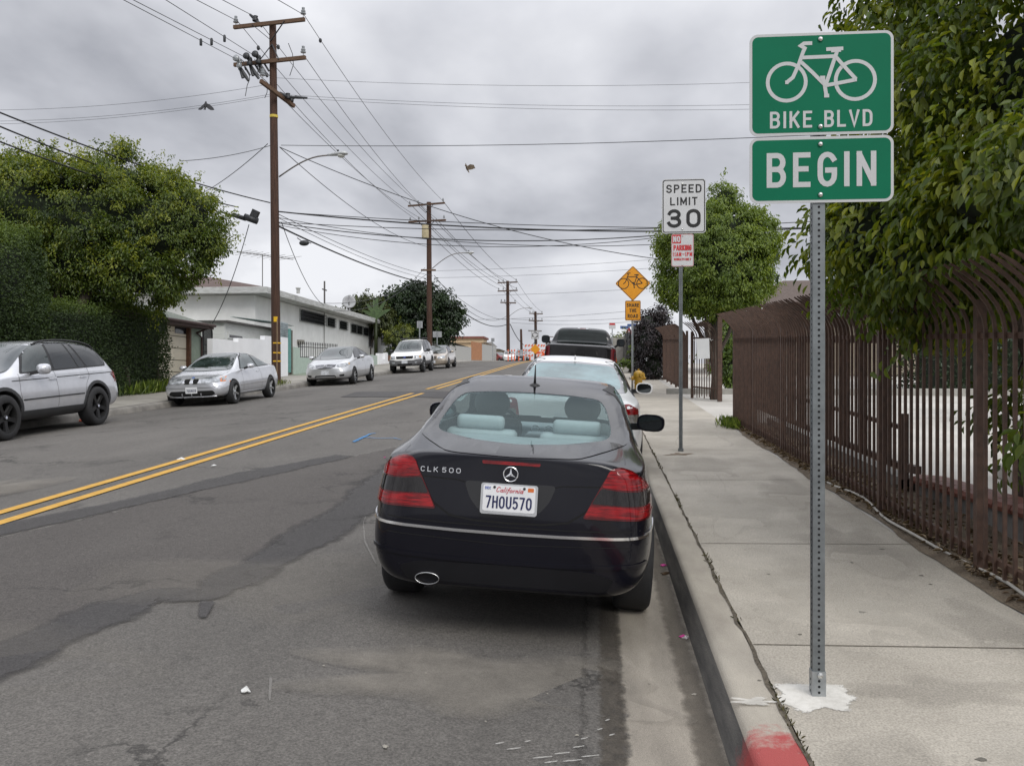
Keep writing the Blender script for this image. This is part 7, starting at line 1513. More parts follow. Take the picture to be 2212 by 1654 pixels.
for x0, x1, ya, yb in ((945, 1155, 478, 612), (1180, 1240, 545, 628), (1287, 1345, 575, 650), (1387, 1430, 602, 678), (1438, 1480, 616, 690), (1495, 1535, 632, 703), (1655, 1720, 685, 785)):
    (X0, Y0), (X1, Y1) = cx3(x0, (ya)), cx3(x1, yb); wwin(X0, X1, Y0, Y1)
(X0, Y0), (X1, Y1) = cx3(1540, 622), cx3(1575, 800); wwin(X0, X1, Y0, Y1, False, 'door', M('dark_screen_door', (.02, .02, .022), .6))
(X0, Y0), (X1, Y1) = cx3(918, 735), cx3(950, 775); a, c = at_x(X0, Y0, HX), at_x(X1, Y1, HX); part('meter_box', M('meter_box_grey', (.26, .25, .22), .6), wh, HX, HX + .22, a.y, c.y, c.z, a.z)
b = MB(); (X0, Y0), (X1, Y1) = cx3(1157, 450), cx3(1160, 800); a, c = at_x(X0, Y0, HX + .05), at_x(X1, Y1, HX + .05); b.tube([Vector(a) - o, Vector((a.x, a.y, c.z)) - o], .03, 6); b.build('conduit', M('conduit_grey', (.4, .4, .39), .6), wh)
b = MB(); a = at_x(701, 690, HX + .3); b.tube([Vector((a.x, a.y, zf_ + .2)) - o, Vector((a.x, a.y, zf_ + 1.75)) - o], .05, 8); b.bar(Vector((a.x, a.y - .4, zf_ + 1.25)) - o, Vector((a.x, a.y + .4, zf_ + 1.25)) - o, .06); b.build('service_mast', M('mast_grey', (.10, .095, .09), .6), wh)
for X in (561,): 
    a = at_y(X, 612, y0 + 3); b = MB(); b.lathe([(.09, 0), (.09, .22), (.13, .23), (.13, .28), (.001, .30)], 12, Matrix.Translation(Vector((a.x + 2, a.y, zf_ + .35)) - o)); b.build('roof_vent', fascia_m, wh)
# roof aerial and dish
a = at_y(567, 612, y0 + 2.2); am = empty('tv_aerial', (a.x, a.y, zf_ + .55), 'old television aerial on a thin mast on the white house roof', 'aerial'); H = (612 - 546) * (a.y) / FV + .2; mt = M('aerial_metal', (.16, .155, .15), .5, .6)
b = MB(); b.tube([(0, 0, -.2), (0, 0, H)], .022, 6); b.build('mast', mt, am); b = MB(); b.bar((-1.25, 0, H + .12), (1.5, .2, H - .25), .03)
for k in range(8): x = -1.2 + .36 * k; z = H + .12 - .37 * (x + 1.25) / 2.75; L = .5 + .07 * abs(k - 3); b.tube([(x - .12, -L, z), (x + .12, L, z + .1)], .008, 4); b.tube([(x - L * .75, -.25, z - .12), (x + L * .75, .25, z + .14)], .008, 4)
b.build('aerial_array', mt, am)
a = at_x(754, 652, HX - 1.0); ds = empty('satellite_dish', (a.x, a.y, zf_ + .5), 'grey satellite dish on the white house roof near the olive tree', 'satellite dish'); dm_ = M('dish_grey', (.36, .37, .38), .6, var=.05); b = MB()
T = Matrix.Translation((0, 0, a.z - zf_ - .5)) @ Matrix.Rotation(R(20), 4, 'Z') @ Matrix.Rotation(R(75), 4, 'X'); b.lathe([(.001, -.12), (.18, -.09), (.33, -.04), (.46, .03), (.46, .045), (.33, -.02), (.001, -.10)], 24, T); b.build('dish', dm_, ds, True)
b = MB(); b.tube([(0, 0, -.2), (0, 0, a.z - zf_ - .5)], .04, 6); b.tube([T @ Vector((0, .5, 0)), T @ Vector((0, .1, .5))], .02, 5); b.build('stand', mt, ds)
# green painted strip of the walk by the mint wall
ground_sheet('green_walk', [(TX, 38.6), (xl(40) - .9, 38.6), (xl(45) - .9, 45.5), (TX, 45.5)], green_conc, walk_z, .006, .5, 1.)
# houses further up
def simple_house(label, x0, x1, ya, yb, h, rise, wm_, rm_, over=.5, z0=None, axis='y', wins=(), name='house'):
    z0 = zl(ya) if z0 is None else z0; r = empty(name, (x1, ya, z0), label, 'house'); o = r.location; part('wall', wm_, r, x0, x1, ya, yb, z0 - .6, z0 + h)
    xm, ym = (x0 + x1) / 2, (ya + yb) / 2; e_ = z0 + h; q = over
    if axis == 'y': V = [(x1 + q, ya - q, e_), (x1 + q, yb + q, e_), (x0 - q, yb + q, e_), (x0 - q, ya - q, e_), (xm, ya - q, e_ + rise), (xm, yb + q, e_ + rise)]; F = [(0, 1, 5, 4), (2, 3, 4, 5), (3, 0, 4), (1, 2, 5), (0, 3, 2, 1)]
    else: V = [(x1 + q, ya - q, e_), (x1 + q, yb + q, e_), (x0 - q, yb + q, e_), (x0 - q, ya - q, e_), (x1 + q, ym, e_ + rise), (x0 - q, ym, e_ + rise)]; F = [(0, 1, 4), (1, 2, 5, 4), (2, 3, 5), (3, 0, 4, 5), (0, 3, 2, 1)]
    b = MB(); b.add([Vector(v) - o for v in V], F); b.build('roof', rm_, r)
    for (side, a, c, za, zb_) in wins:
        if side == 'x': part('window', win_dk, r, x1 - .02, x1 + .03, a, c, z0 + za, z0 + zb_)
        else: part('window', win_dk, r, a, c, ya - .03, ya + .02, z0 + za, z0 + zb_)
    return r
pw = M('pale_grey_stucco', (.46, .46, .44), .9, var=.08, bump=.2); cream = M('cream_stucco', (.62, .47, .30), .9, var=.07, bump=.2); tan = M('tan_wall', (.42, .37, .27), .9, var=.08, bump=.2); lt_roof = M('pale_composition_roof', (.30, .29, .27), .9, var=.15, scale=6); red_trim = M('red_brown_trim', (.20, .075, .055), .8, var=.15)
simple_house('small pale grey house with a low gable beyond the dark broadleaf tree', -21, -13.4, at_x(965, 700, -13.4).y, at_x(1030, 740, -13.4).y, 2.35, .55, pw, lt_roof, z0=zl(80) - .75, wins=(('y', -16.5, -14.2, .7, 2.1), ('x', 82, 84, 1.0, 2.0), ('x', 88, 90, 1.0, 2.0)))
c = W(1010, 745, 118); r = simple_house('cream two-storey house with red-brown trim behind the pale grey house', c.x - 7, c.x + 2.1, c.y, c.y + 14, 2.5, .4, cream, lt_roof, .3, Lz(118) + .1, 'x', wins=(('y', c.x - 2.5, c.x - 1.9, 1.6, 2.2),)); part('parapet', red_trim, r, c.x - 2.6, c.x + 2.2, c.y - .2, c.y + 5, Lz(118) + 3.15, Lz(118) + 3.42)
part('upper_wall', cream, r, c.x - 2.4, c.x + 2.0, c.y + .1, c.y + 4.6, Lz(118) + 2.6, Lz(118) + 3.15)
c = W(1062, 745, 128); simple_house('tan low house with a flat dark eave at the end of the left side', c.x - 6, c.x + .6, c.y, c.y + 16, 1.8, .45, tan, lt_roof, .6, Lz(128) + .1, wins=(('y', c.x - .9, c.x - .1, .9, 1.5),))
# timber fence and grey wall along the far walk
FX = -12.6; ya, yb = at_x(1018, 785, FX).y, at_x(1041, 785, FX).y; wf = empty('timber_fence', (FX, ya, zl(ya)), 'new orange timber fence between two pale walls far up on the left', 'fence'); b = MB(); n = 22
for k in range(n): y = (yb - ya) * (k + .5) / n; b.box((0, y, zl(ya + y) - wf.location.z + .95), (.03, (yb - ya) / n - .03, 1.9))
b.build('boards', M('orange_timber', (.42, .19, .085), .8, var=.2, scale=3), wf); b = MB(); b.bar((-.04, 0, 1.6), (-.04, yb - ya, zl(yb) - zl(ya) + 1.6), .06); b.build('rail', M('orange_timber'), wf)
gw = M('grey_plaster_wall', (.42, .42, .40), .9, var=.08, bump=.2)
for nm, lab, Xa, Xb, h in (('garden_wall', 'pale low wall left of the orange timber fence', 975, 1018, 1.3), ('garden_wall', 'grey plain wall right of the orange timber fence', 1041, 1072, 1.8)):
    ya, yb = at_x(Xa, 785, FX).y, at_x(Xb, 785, FX).y; r = empty(nm, (FX, ya, zl(ya)), lab, 'wall'); b = MB(); o = r.location
    b.add([(x, y - ya, zl(y) - o.z + z) for y in (ya, yb) for x, z in ((-.15, -.3), (.0, -.3), (.0, h), (-.15, h))], [(0, 1, 2, 3), (7, 6, 5, 4), (0, 4, 5, 1), (1, 5, 6, 2), (2, 6, 7, 3), (3, 7, 4, 0)]); b.build('wall_body', gw, r)
# ------------------------------------------------------------------ utility poles, wires, lamps, birds
pole_m = M('brown_pole_wood', (.038, .019, .012), .85, scale=5, stretch=(6, 6, .35), bump=.6, bscale=20, detail=9, col2=(.085, .042, .026))
arm_m = M('brown_arm_wood', (.085, .048, .028), .85, scale=6, stretch=(.6, 4, 4), detail=8, col2=(.13, .078, .046))
insul = M('grey_insulator', (.13, .14, .15), .25, coat=.5, var=.3, scale=30, col2=(.34, .36, .37))
fit = M('dark_fitting', (.035, .037, .040), .5, .3, var=.2)
wire_m = M('wire_grey', (.06, .062, .066), .6, .2, var=.05); cable_m = M('cable_black', (.014, .014, .015), .7, var=.05)
lamp_m = M('lamp_grey', (.45, .46, .46), .4, .3, var=.05); lens_m = M('lamp_lens', (.5, .5, .46), .15, coat=.6, var=.1); yel_tag = M('yellow_pole_tag', (.75, .45, .02), .5, var=.05)
def insulator(root, p, s=1.):
    b = MB(); b.lathe([(.012, 0), (.012, .10), (.085, .11), (.09, .14), (.05, .16), (.075, .19), (.07, .22), (.04, .235), (.05, .27), (.05, .31), (.001, .32)], 10, Matrix.Translation(p) @ Matrix.Scale(s, 4)); return b.build('insulator', insul, root, autosm=50)
def xarm(root, pole_pt, a, b_, w_=.11, h=.13, brace=None, zb=.75):
    b = MB(); b.bar(a, b_, w_, h); o = b.build('crossarm', arm_m, root)
    if brace:
        for t in brace:
            q = Vector(a).lerp(Vector(b_), t); m_ = MB(); m_.bar(q + Vector((0, -.07, 0)), Vector(pole_pt) + Vector((0, -.16, -zb)), .045, .02); m_.build('brace', fit, root)
    return o
def street_lamp(root, base, d, L, rise):
    """curved bracket and cobra head, direction d"""
    d = Vector(d).normalized(); base = Vector(base); pts = [base + d * (L * t) + Vector((0, 0, rise * math.sin(min(1, t * 1.12) * math.pi / 2))) for t in [k / 10 for k in range(11)]]
    b = MB(); b.tube(pts, .028, 8); b.build('lamp_bracket', M('bracket_steel', (.20, .18, .165), .6, .4, var=.1), root, True); e_ = pts[-1]
    b = MB(); k = 12; st = [(0, .045, .05), (.12, .07, .07), (.35, .12, .095), (.6, .16, .10), (.74, .13, .085), (.82, .03, .03)]; up = Vector((0, 0, 1)); s = d.cross(up).normalized(); vs = []
    for t, wx, hz in st:
        for j in range(k): a = 2 * math.pi * j / k; vs.append(e_ + d * t + s * wx * math.cos(a) + up * (hz * math.sin(a) * (1 if math.sin(a) > 0 else .55)))
    b.add(vs, [(i * k + j, i * k + (j + 1) % k, (i + 1) * k + (j + 1) % k, (i + 1) * k + j) for i in range(5) for j in range(k)] + [tuple(range(k)), tuple(5 * k + j for j in range(k))]); h = b.build('lamp_head', lamp_m, root, True)
    b = MB(); b.add(*blob(e_ + d * .55 + up * -.055, (.14, .14, .085), 14, 8)); b.build('lamp_lens', lens_m, h, True); b = MB(); b.lathe([(.04, .09), (.04, .16), (.001, .165)], 10, Matrix.Translation(e_ + d * .42)); b.build('photocell', fit, h)
def L_(root, v): return Vector(v) - Vector(root.location)
# near pole
D1 = 33.2; base = W(597, 823, D1); P1 = empty('utility_pole', (base.x, base.y, walk_z(-11.8, base.y) - .1), 'tall brown wooden utility pole with crossarms and a street lamp behind the silver coupe', 'utility pole'); o = Vector(P1.location); top = W(589, 50, D1)
b = MB(); b.tube([(0, 0, -.3), L_(P1, W(594, 500, D1)), L_(P1, top)], [.17, .155, .125], 16); b.build('shaft', pole_m, P1, True, autosm=50)
def w1(X, Y, d=D1): return L_(P1, W(X, Y, d))
dA, dB = D1 + .32, D1 - .42
a, c = w1(508.5, 63, dA), w1(661, 46, dB); xarm(P1, w1(589, 55), a + Vector((0, -.15, 0)), c + Vector((0, -.15, 0)), brace=(.27, .73), zb=.62)
a, c = w1(509.5, 144, dA), w1(663, 128, dB); xarm(P1, w1(591, 120), a + Vector((0, -.16, 0)), c + Vector((0, -.16, 0)), brace=(.36, .64), zb=-.35)
a, c = w1(566, 178, D1 - .9), w1(638, 232, D1 + .6); b = MB(); b.bar(a + Vector((.0, -.14, 0)), c + Vector((.0, -.14, 0)), .11, .14); b.build('crossarm', arm_m, P1)
for X, Y, d in ((513, 60, dA), (658, 42, dB), (658, 125, dB), (571, 174, D1 - .9)): insulator(P1, w1(X, Y, d) + Vector((0, -.15, 0)), 1.15)
def gear(root, pts, r=.055, name='switch'):
    b = MB()
    for p, q in zip(pts[:-1], pts[1:]): b.tube([p, Vector(p).lerp(q, .5), q], [r * .7, r, r * .7], 8)
    b.lathe([(r * 1.9, -.06), (r * 2.0, 0), (r * 1.3, .08), (r * 1.6, .13), (.001, .16)], 9, Matrix.Translation(pts[1])); return b.build(name, fit, root, autosm=50)
for X, Y in ((515, 133), (537, 128), (556, 124)):
    d = D1 - .1; b = MB(); p = w1(X, Y, d) + Vector((0, -.15, 0)); b.lathe([(.001, -.03), (.12, -.03), (.13, .02), (.10, .06), (.001, .07)], 14, Matrix.Translation(w1(X - 5, Y - 7, d - .3)) @ Matrix.Rotation(R(80), 4, 'X')); b.tube([w1(X - 5, Y - 6, d - .3), p + Vector((.06, 0, -.02)), p + Vector((.16, 0, -.12))], [.05, .09, .06], 8); b.lathe([(.02, -.22), (.09, -.2), (.11, -.12), (.07, -.04), (.10, .02), (.08, .08)], 9, Matrix.Translation(p + Vector((.10, 0, -.08)))); b.build('cutout_switch', insul if X == 515 else fit, P1, autosm=50)
    q = MB(); q.tube([w1(X + 6, Y + 16, d), w1(X + 14, Y + 30, d), w1(X + 22, Y + 42, d)], [.05, .075, .05], 7); q.tube([w1(X + 14, Y + 12, d), w1(X + 25, Y + 30, d)], .04, 6); q.tube([w1(X + 2, Y + 12, d), w1(X + 10, Y + 36, d)], [.04, .06], 6); q.build('fuse_holder', fit, P1)
gear(P1, [w1(540, 32, dA), w1(552, 43, dA - .1), w1(565, 58, D1)], .06); gear(P1, [w1(604, 200), w1(622, 210), w1(664, 212)], .055); gear(P1, [w1(612, 205, D1 - .3), w1(629, 216, D1 + .3), w1(640, 208, D1 + .5)], .05)
for p in ([w1(519, 127, D1), w1(527, 140, D1), w1(530, 152, D1)], [w1(510, 118), w1(515, 150), w1(521, 157)], [w1(550, 128), w1(557, 160), w1(570, 172)], [w1(538, 158), w1(534, 185), w1(530, 208)], [w1(571, 182), w1(577, 200), w1(572, 212)], [w1(623, 94), w1(634, 140), w1(626, 164)]):
    b = MB(); m_ = Vector(p[0]).lerp(p[1], .5) + Vector((.06, 0, 0)); b.tube([p[0], m_, p[1], p[2]], .014, 5); b.build('jumper_wire', wire_m, P1)
for Y, w_ in ((690, .10), (741, .06), (762, .06), (780, .06)):
    p = w1(597, Y); b = MB()
    if Y == 690: b.box(p + Vector((.03, -.165, 0)), (.14, .02, .19))
    else: b.lathe([(.168, -.022), (.172, -.02), (.172, .02), (.168, .022)], 16, Matrix.Translation(p))
    b.build('reflective_band', yel_tag, P1)
for Y in (252,): b = MB(); b.lathe([(.150, -.05), (.153, -.045), (.153, .045), (.150, .05)], 16, Matrix.Translation(w1(591.5, Y))); b.build('number_band', M('pale_yellow_band', (.55, .42, .06), .6), P1)
b = MB(); b.tube([w1(601, 690) + Vector((.02, -.17, 0)), w1(601, 812) + Vector((.02, -.19, 0))], .018, 6); b.build('ground_conduit', M('tan_conduit', (.25, .17, .10), .7), P1)
street_lamp(P1, w1(603, 382), (1, -.25, 0), 2.05, .62)
# splice boxes by the pole
b = MB(); b.tube([w1(503, 464), w1(531, 473)], .085, 10); b.build('splice_case', fit, P1, True); b = MB(); b.tube([w1(528, 468), w1(556, 478)], .125, 10); b.build('splice_case', fit, P1, True); b = MB(); b.box(w1(549, 466), (.26, .18, .42), Matrix.Rotation(R(25), 3, 'Y')); b.build('terminal_box', fit, P1)
# second pole
def pole(px, base_y, top_y, d, label, arms, r=.14, lamp=None, drum=None, group=None, ins=True, sc=1.):
    q = W(px, base_y, d); zz = (walk_z(-11.6, q.y) if q.y < 60 else min(walk_z(-11.6, q.y), q.z)) - .1; P = empty('utility_pole', (q.x, q.y, zz), label, 'utility pole', group); f = lambda X, Y, dd=d: L_(P, W(X, Y, dd)); t = f(px - 1.5, top_y)
    b = MB(); b.tube([(0, 0, -.3), (t[0] * .5, t[1] * .5, t[2] * .5), t], [r, r * .93, r * .8], 12); b.build('shaft', pole_m, P, True, autosm=50)
    for Xa, Ya, Xb, Yb in arms:
        k = .02; a, c = f(Xa, Ya, d * (1 + k)), f(Xb, Yb, d * (1 - k)); mid = a.lerp(c, .5) + Vector((0, -.12, 0)); xarm(P, mid, a + Vector((0, -.12, 0)), c + Vector((0, -.12, 0)), .10 * sc, .12 * sc, (.27, .73), .6)
        if ins:
            for s in (.04, .28, .96): insulator(P, a.lerp(c, s) + Vector((0, -.12, .05)), .9 * sc)
    if lamp: street_lamp(P, f(*lamp[:2]), (1, -.2, 0), lamp[2], lamp[3])
    if drum: b = MB(); p = f(*drum[:2]) + Vector((-.1, -.28, 0)); b.lathe([(.001, -.5), (.24, -.5), (.25, -.45), (.25, .35), (.20, .45), (.001, .48)], 16, Matrix.Translation(p)); b.build('transformer', M('cream_transformer', (.42, .36, .22), .6, var=.15), P, autosm=50)
    return P
def c3(x, y): return ((1250 + x / 4.136) * .6882, (600 + y / 4.136) * .6882)
arms2 = [(*c3(135, 198), *c3(605, 158)), (*c3(142, 404), *c3(618, 380))]
P2 = pole(928, 782, 437, 63, 'second brown utility pole with a cream transformer, in front of the dark broadleaf tree', arms2, .20, (c3(440, 1005)[0], c3(440, 1005)[1], 2.3, 1.0), c3(380, 525)); f2 = lambda X, Y: L_(P2, W(X, Y, 63)); b = MB(); b.bar(f2(*c3(302, 1030)) + Vector((0, -.2, 0)), f2(*c3(495, 1030)) + Vector((0, -.2, 0)), .10, .12); b.build('crossarm', arm_m, P2)
P3 = pole(1098, 765, 607, 116, 'third brown utility pole standing behind the roadworks', [(1076, 611, 1117, 609.5), (1076, 629, 1117.5, 627.5), (1082, 653.5, 1114, 654.5)], .24, (1100, 683, 2.3, 1.0), None, None, True, 1.3)
P4 = pole(1158, 765, 673, 150, 'fourth utility pole rising behind the roundabout sign', [(1144, 677, 1172, 678), (1143, 692.5, 1172, 693)], .26, None, None, None, True, 1.4)
P5 = pole(1127, 760, 711, 128, 'short dark bare pole behind the roadworks barriers', [], .19)
P6 = pole(1182, 775, 726, 190, 'small far utility pole beside the black pickup', [(1171, 727, 1195, 727.5), (1171, 736.5, 1195, 737)], .28, None, None, None, False, 1.4)
# wires
NW = [0]
def wire(a, b_, r=.011, sag=.0, mat=None, n=14, label=None, balls=()):
    a, b_ = Vector(a), Vector(b_); pts = []
    for k in range(n + 1): t = k / n; p = a.lerp(b_, t); p.z -= sag * 4 * t * (1 - t); pts.append(p)
    m_ = MB(); m_.tube([p - a for p in pts], r, 5, False); o = m_.build('overhead_wire', mat or wire_m, None, True); o.location = a
    tag(o, label or WL, 'wire', WG); NW[0] += 1
    return o
WG = 'overhead wires'; WL = 'thin overhead wire strung between the poles under the grey sky'
def pw(pts, d0, d1, r=.011, sag=0., mat=None, label=None): (X0, Y0), (X1, Y1) = pts; return wire(W(X0, Y0, d0), W(X1, Y1, d1), r, sag, mat, 16, label)
def ext(X0, Y0, X1, Y1, k): return (X0 + (X0 - X1) * k, Y0 + (Y0 - Y1) * k)
i1 = [(513, 46), (553, 38), (657, 33)]; i2 = [c3(155, 165), c3(258, 155), c3(583, 130)]; i3 = [(1078, 606), (1095, 606), (1116, 605)]; i4 = [(1145, 673), (1158, 673), (1171, 674)]
lw = 'primary wire coming over the camera to the top crossarm of the tall near pole'
for (X, Y), (X0, Y0) in zip(i1, [(424, 0), (480, 0), (600, 0)]): pw((ext(X0, Y0, X, Y, 2.0), (X, Y)), 17, D1, .012, 0, None, lw)
for (X0, Y0), (X, Y) in zip([(485, 80), (457, 87), (434, 88)], [(555, 124), (537, 128), (514, 130)]): pw((ext(X0, Y0, X, Y, 3.4), (X, Y)), 20, D1, .011, 0, None, 'wire coming from the upper left to the switch gear on the near pole')
for A, B_, d0, d1, s in ((i1, i2, D1, 63, .5), (i2, i3, 63, 116, .6), (i3, i4, 116, 150, .5)):
    for p, q in zip(A, B_): pw((p, q), d0, d1, .012 if d0 < 60 else .02, s, None, {D1: 'top wire from the tall near pole to the second pole', 63: 'top wire from the second pole to the third pole', 116: 'top wire from the third pole to the fourth pole'}[d0])
j1 = [(553, 130), (571, 172), (658, 122)]; j2 = [c3(240, 375), c3(318, 370), c3(490, 355)]; j3 = [(1078, 624), (1096, 624), (1116, 623)]
for p, q in zip(j1, j2): pw((p, q), D1, 63, .012, .5, None, 'second-arm wire from the near pole to the second pole')
for p, q in zip(j2, j3): pw((p, q), 63, 116, .02, .6, None, 'second-arm wire from the second pole to the third pole')
# cables crossing the street and running along it
lc = 'black cable crossing high over the street behind the speed limit sign'
for a, c, s, r in (((600, 457), (1760, 493), .35, .026), ((602, 480), (1760, 478), .30, .014), ((600, 470), (1700, 505), .7, .012), ((600, 486), (1440, 511), .55, .012), ((602, 482), (1440, 507), .4, .018), ((605, 458), (1760, 492), .2, .014)): pw((a, c), D1, 30, r, s, cable_m, lc)
pw(((607, 314), (1840, 288)), D1, 26, .012, .15, wire_m, 'thin guy wire crossing the street from the near pole to behind the green sign')
pw(((604, 318), (1440, 562)), D1, 34, .016, .6, wire_m, 'sagging service wire falling across the street from the near pole')
pw(((604, 318), c3(370, 720)), D1, 62, .015, .6, wire_m, 'secondary wire from the near pole to the second pole')
pw(((600, 488), (920, 612)), D1, 62.5, .035, .25, cable_m, 'thick black telephone cable from the near pole to the second pole')
pw(((600, 462), (935, 596)), D1, 62.5, .014, .3, wire_m, 'thin telephone line from the near pole to the second pole'); pw(((600, 470), (925, 602)), D1, 62.5, .012, .3, wire_m, 'thin telephone line from the near pole to the second pole')
pw(((935, 612), (1096, 700)), 63, 116, .045, 1.3, cable_m, 'black cable sagging from the second pole to the third pole'); pw(((938, 595), (1094, 683)), 63, 116, .022, 1.6, wire_m, 'low wire sagging from the second pole to the third pole'); pw(((938, 600), (1096, 690)), 63, 116, .02, .8, wire_m, 'low wire sagging from the second pole to the third pole')
pw(((1102, 700), (1158, 735)), 116, 150, .05, 1.8, cable_m, 'black cable sagging from the third pole past the roundabout sign')
for (a, c) in (((0, 231), (583, 438)), ((0, 261), (515, 448)), ((0, 294), (530, 470))):
    pw((ext(*a, *c, .35), c), 19, D1, .022, .25, cable_m, 'black cable coming from the left edge over the big ficus to the near pole')
pw(((390, 348), (583, 315)), 31, D1, .012, .1, wire_m, 'short guy wire running left from the near pole over the ficus'); pw(((432, 420), (578, 311)), 45, D1, .016, .15, wire_m, 'service wire dropping left from the near pole behind the ficus')
pw(((538, 485), (459, 698)), D1, 34.5, .016, .35, cable_m, 'service drop curving from the near pole down to the white house'); pw(((608, 480), (700, 660)), D1, 47, .014, .5, cable_m, 'service drop from the near pole to the mast on the white roof')
pw(((700, 655), (925, 590)), 47, 63, .014, .6, wire_m, 'service wire from the roof mast to the second pole'); pw(((720, 670), (918, 578)), 47, 63, .014, .9, wire_m, 'service wire from the roof mast to the second pole')
for a, c in (((0, 238), (584, 182)), ((584, 168), (1640, 178)), ((0, 268), (584, 208)), ((584, 203), (1640, 226)), ((584, 208), (1640, 236)), ((0, 262), (584, 204))): pw((a, c), 40, 40, .008, .25, wire_m, 'very thin wire crossing the sky behind the near pole')
for a, c in (((940, 585), (1640, 540)), ((940, 600), (1640, 560)), ((960, 640), (1700, 600)), ((930, 690), (1400, 668)), ((1105, 697), (1420, 690)), ((1105, 689), (1420, 681))): pw((a, c), 90, 80, .014, .3, wire_m, 'very thin far wire crossing the street near the third pole')
# small line fittings hanging on wires
for X, Y, d in ((692, 88, 38), (558, 104, 36), (601, 102, 36)):
    b = MB(); b.add(*blob((0, 0, 0), (.07, .07, .10), 10, 6)); q = b.build('line_damper', fit, None, True); q.location = W(X, Y, d); tag(q, 'small dark damper hanging on a primary wire beside the near pole', 'wire fitting', 'wire fittings')
for X, Y in ((434, 91), (457, 90), (485, 83)):
    b = MB(); b.lathe([(.04, -.11), (.045, -.1), (.045, .06), (.03, .1), (.001, .11)], 8); q = b.build('line_indicator', fit, None, True); q.location = W(X, Y, 28); tag(q, 'small dark cylinder hanging from a wire left of the near pole', 'wire fitting', 'wire indicators')
b = MB(); b.add(*blob((0, 0, 0), (.22, .12, .12), 12, 8)); b.tube([(-.3, 0, .22), (-.1, 0, .08), (.1, 0, .06), (.3, 0, -.02)], .02, 6); q = b.build('cable_splice', fit, None, True); q.location = W(657, 525, 37.5); tag(q, 'black rounded splice case hanging on the thick telephone cable', 'splice case')
# two birds
def bird(label, X, Y, d, span, wing_up, yaw, mat):
    r = empty('bird', W(X, Y, d), label, 'bird', 'birds in flight'); r.rotation_euler = (R(62), 0, R(yaw)); s = span; b = MB()
    prof = [(-.50, .004), (-.40, .05), (-.22, .085), (0, .10), (.18, .085), (.28, .06), (.36, .062), (.42, .045), (.50, .004)]
    b.tube([(0, y * s * .62, .02 * s * math.sin(y * 3)) for y, _ in prof], [q * s * 1.05 for _, q in prof], 8); b.add([(-.09 * s, -.44 * s, 0), (.09 * s, -.44 * s, 0), (.03 * s, -.2 * s, .015 * s), (-.03 * s, -.2 * s, .015 * s)], [(0, 1, 2, 3)]); b.build('body', mat, r, True)
    for sd in (-1, 1):
        b = MB(); P = [(.04, .16, 0), (.22, .22, wing_up * .6), (.42, .08, wing_up), (.54, -.16, wing_up * .8), (.40, -.20, wing_up * .8), (.30, -.24, wing_up * .62), (.18, -.22, wing_up * .35), (.05, -.16, 0)]
        b.add([(sd * x * s, y * s, z * s) for x, y, z in P] + [(sd * x * s, y * s, z * s - .03 * s) for x, y, z in P], [(0, 1, 6, 7), (1, 2, 5, 6), (2, 3, 4, 5), (8, 15, 14, 9), (9, 14, 13, 10), (10, 13, 12, 11)] + [(i, (i + 1) % 8, (i + 1) % 8 + 8, i + 8) for i in range(8)]); b.build('wing', mat, r)
bird('black bird gliding with lowered wings left of the near pole', 444, 227, 24, .40, -.30, 10, M('black_feathers', (.012, .012, .014), .7))
bird('brown bird flapping with raised wings in the middle of the sky', 1009, 363, 28, .40, .40, 50, M('brown_feathers', (.09, .065, .04), .8, var=.3, scale=20))
# ------------------------------------------------------------------ roadworks, far signs, far right side
orange = M('orange_plastic', (.75, .12, .03), .5, var=.08); refl = M('white_reflective', (.7, .7, .7), .4); blk_base = M('black_rubber_base', (.02, .02, .02), .8)
def cbx(x, y): return ((1500 + x / 5.53) * .6882, (980 + y / 5.53) * .6882)
dl = None
for k, (x, d) in enumerate(((525, 86), (588, 87), (636, 86.5), (710, 96), (795, 86), (905, 86.5), (985, 92), (1165, 93), (1205, 95), (1215, 91))):
    X, _ = cbx(x, 0); p = W(X, 785, d); z = rz(p.x, p.y)
    if dl is None:
        dl = empty('delineator', (0, 0, 0), 'orange tubular delineator with white bands standing on a black base across the road', 'delineator', 'orange delineators at the roadworks')
        b = MB(); b.box((0, 0, .03), (.45, .45, .06)); b.build('base', blk_base, dl, bevel=.02)
        b = MB(); b.lathe([(.085, .05), (.055, .12), (.052, 1.0), (.06, 1.02), (.06, 1.08), (.03, 1.14), (.001, 1.15)], 12); b.build('tube', orange, dl, autosm=50)
        for zz in (.62, .86): b = MB(); b.lathe([(.054, zz - .07), (.0555, zz - .07), (.0555, zz + .07), (.054, zz + .07)], 12); b.build('band', refl, dl)
        q = dl
    else: q = copy_tree(dl)
    q.location = (p.x, p.y, z)
def barricade(X, d, label):
    p = W(X, 785, d); r = empty('barricade', (p.x, p.y, rz(p.x, p.y)), label, 'barricade')
    for s in (-1, 1): b = MB(); b.bar((s * .8, -.3, 0), (s * .8, .0, 1.6), .05); b.bar((s * .8, .3, 0), (s * .8, .0, 1.6), .05); b.build('leg', refl, r)
    for z in (.55, 1.05, 1.55):
        bo = MB(); bo.box((0, -.1, z), (1.9, .03, .24)); q = bo.build('board', refl, r); st = MB()
        for k in range(6): x = -.86 + .32 * k; st.add([(x, -.118, z - .11), (x + .15, -.118, z - .11), (x + .25, -.118, z + .11), (x + .10, -.118, z + .11)], [(0, 1, 2, 3)])
        st.build('stripes', orange, q)
    return r
barricade(cbx(960, 0)[0], 91, 'orange and white striped barricade below the amber diamond sign'); barricade(cbx(1110, 0)[0], 93, 'orange and white striped barricade next to the pickup')
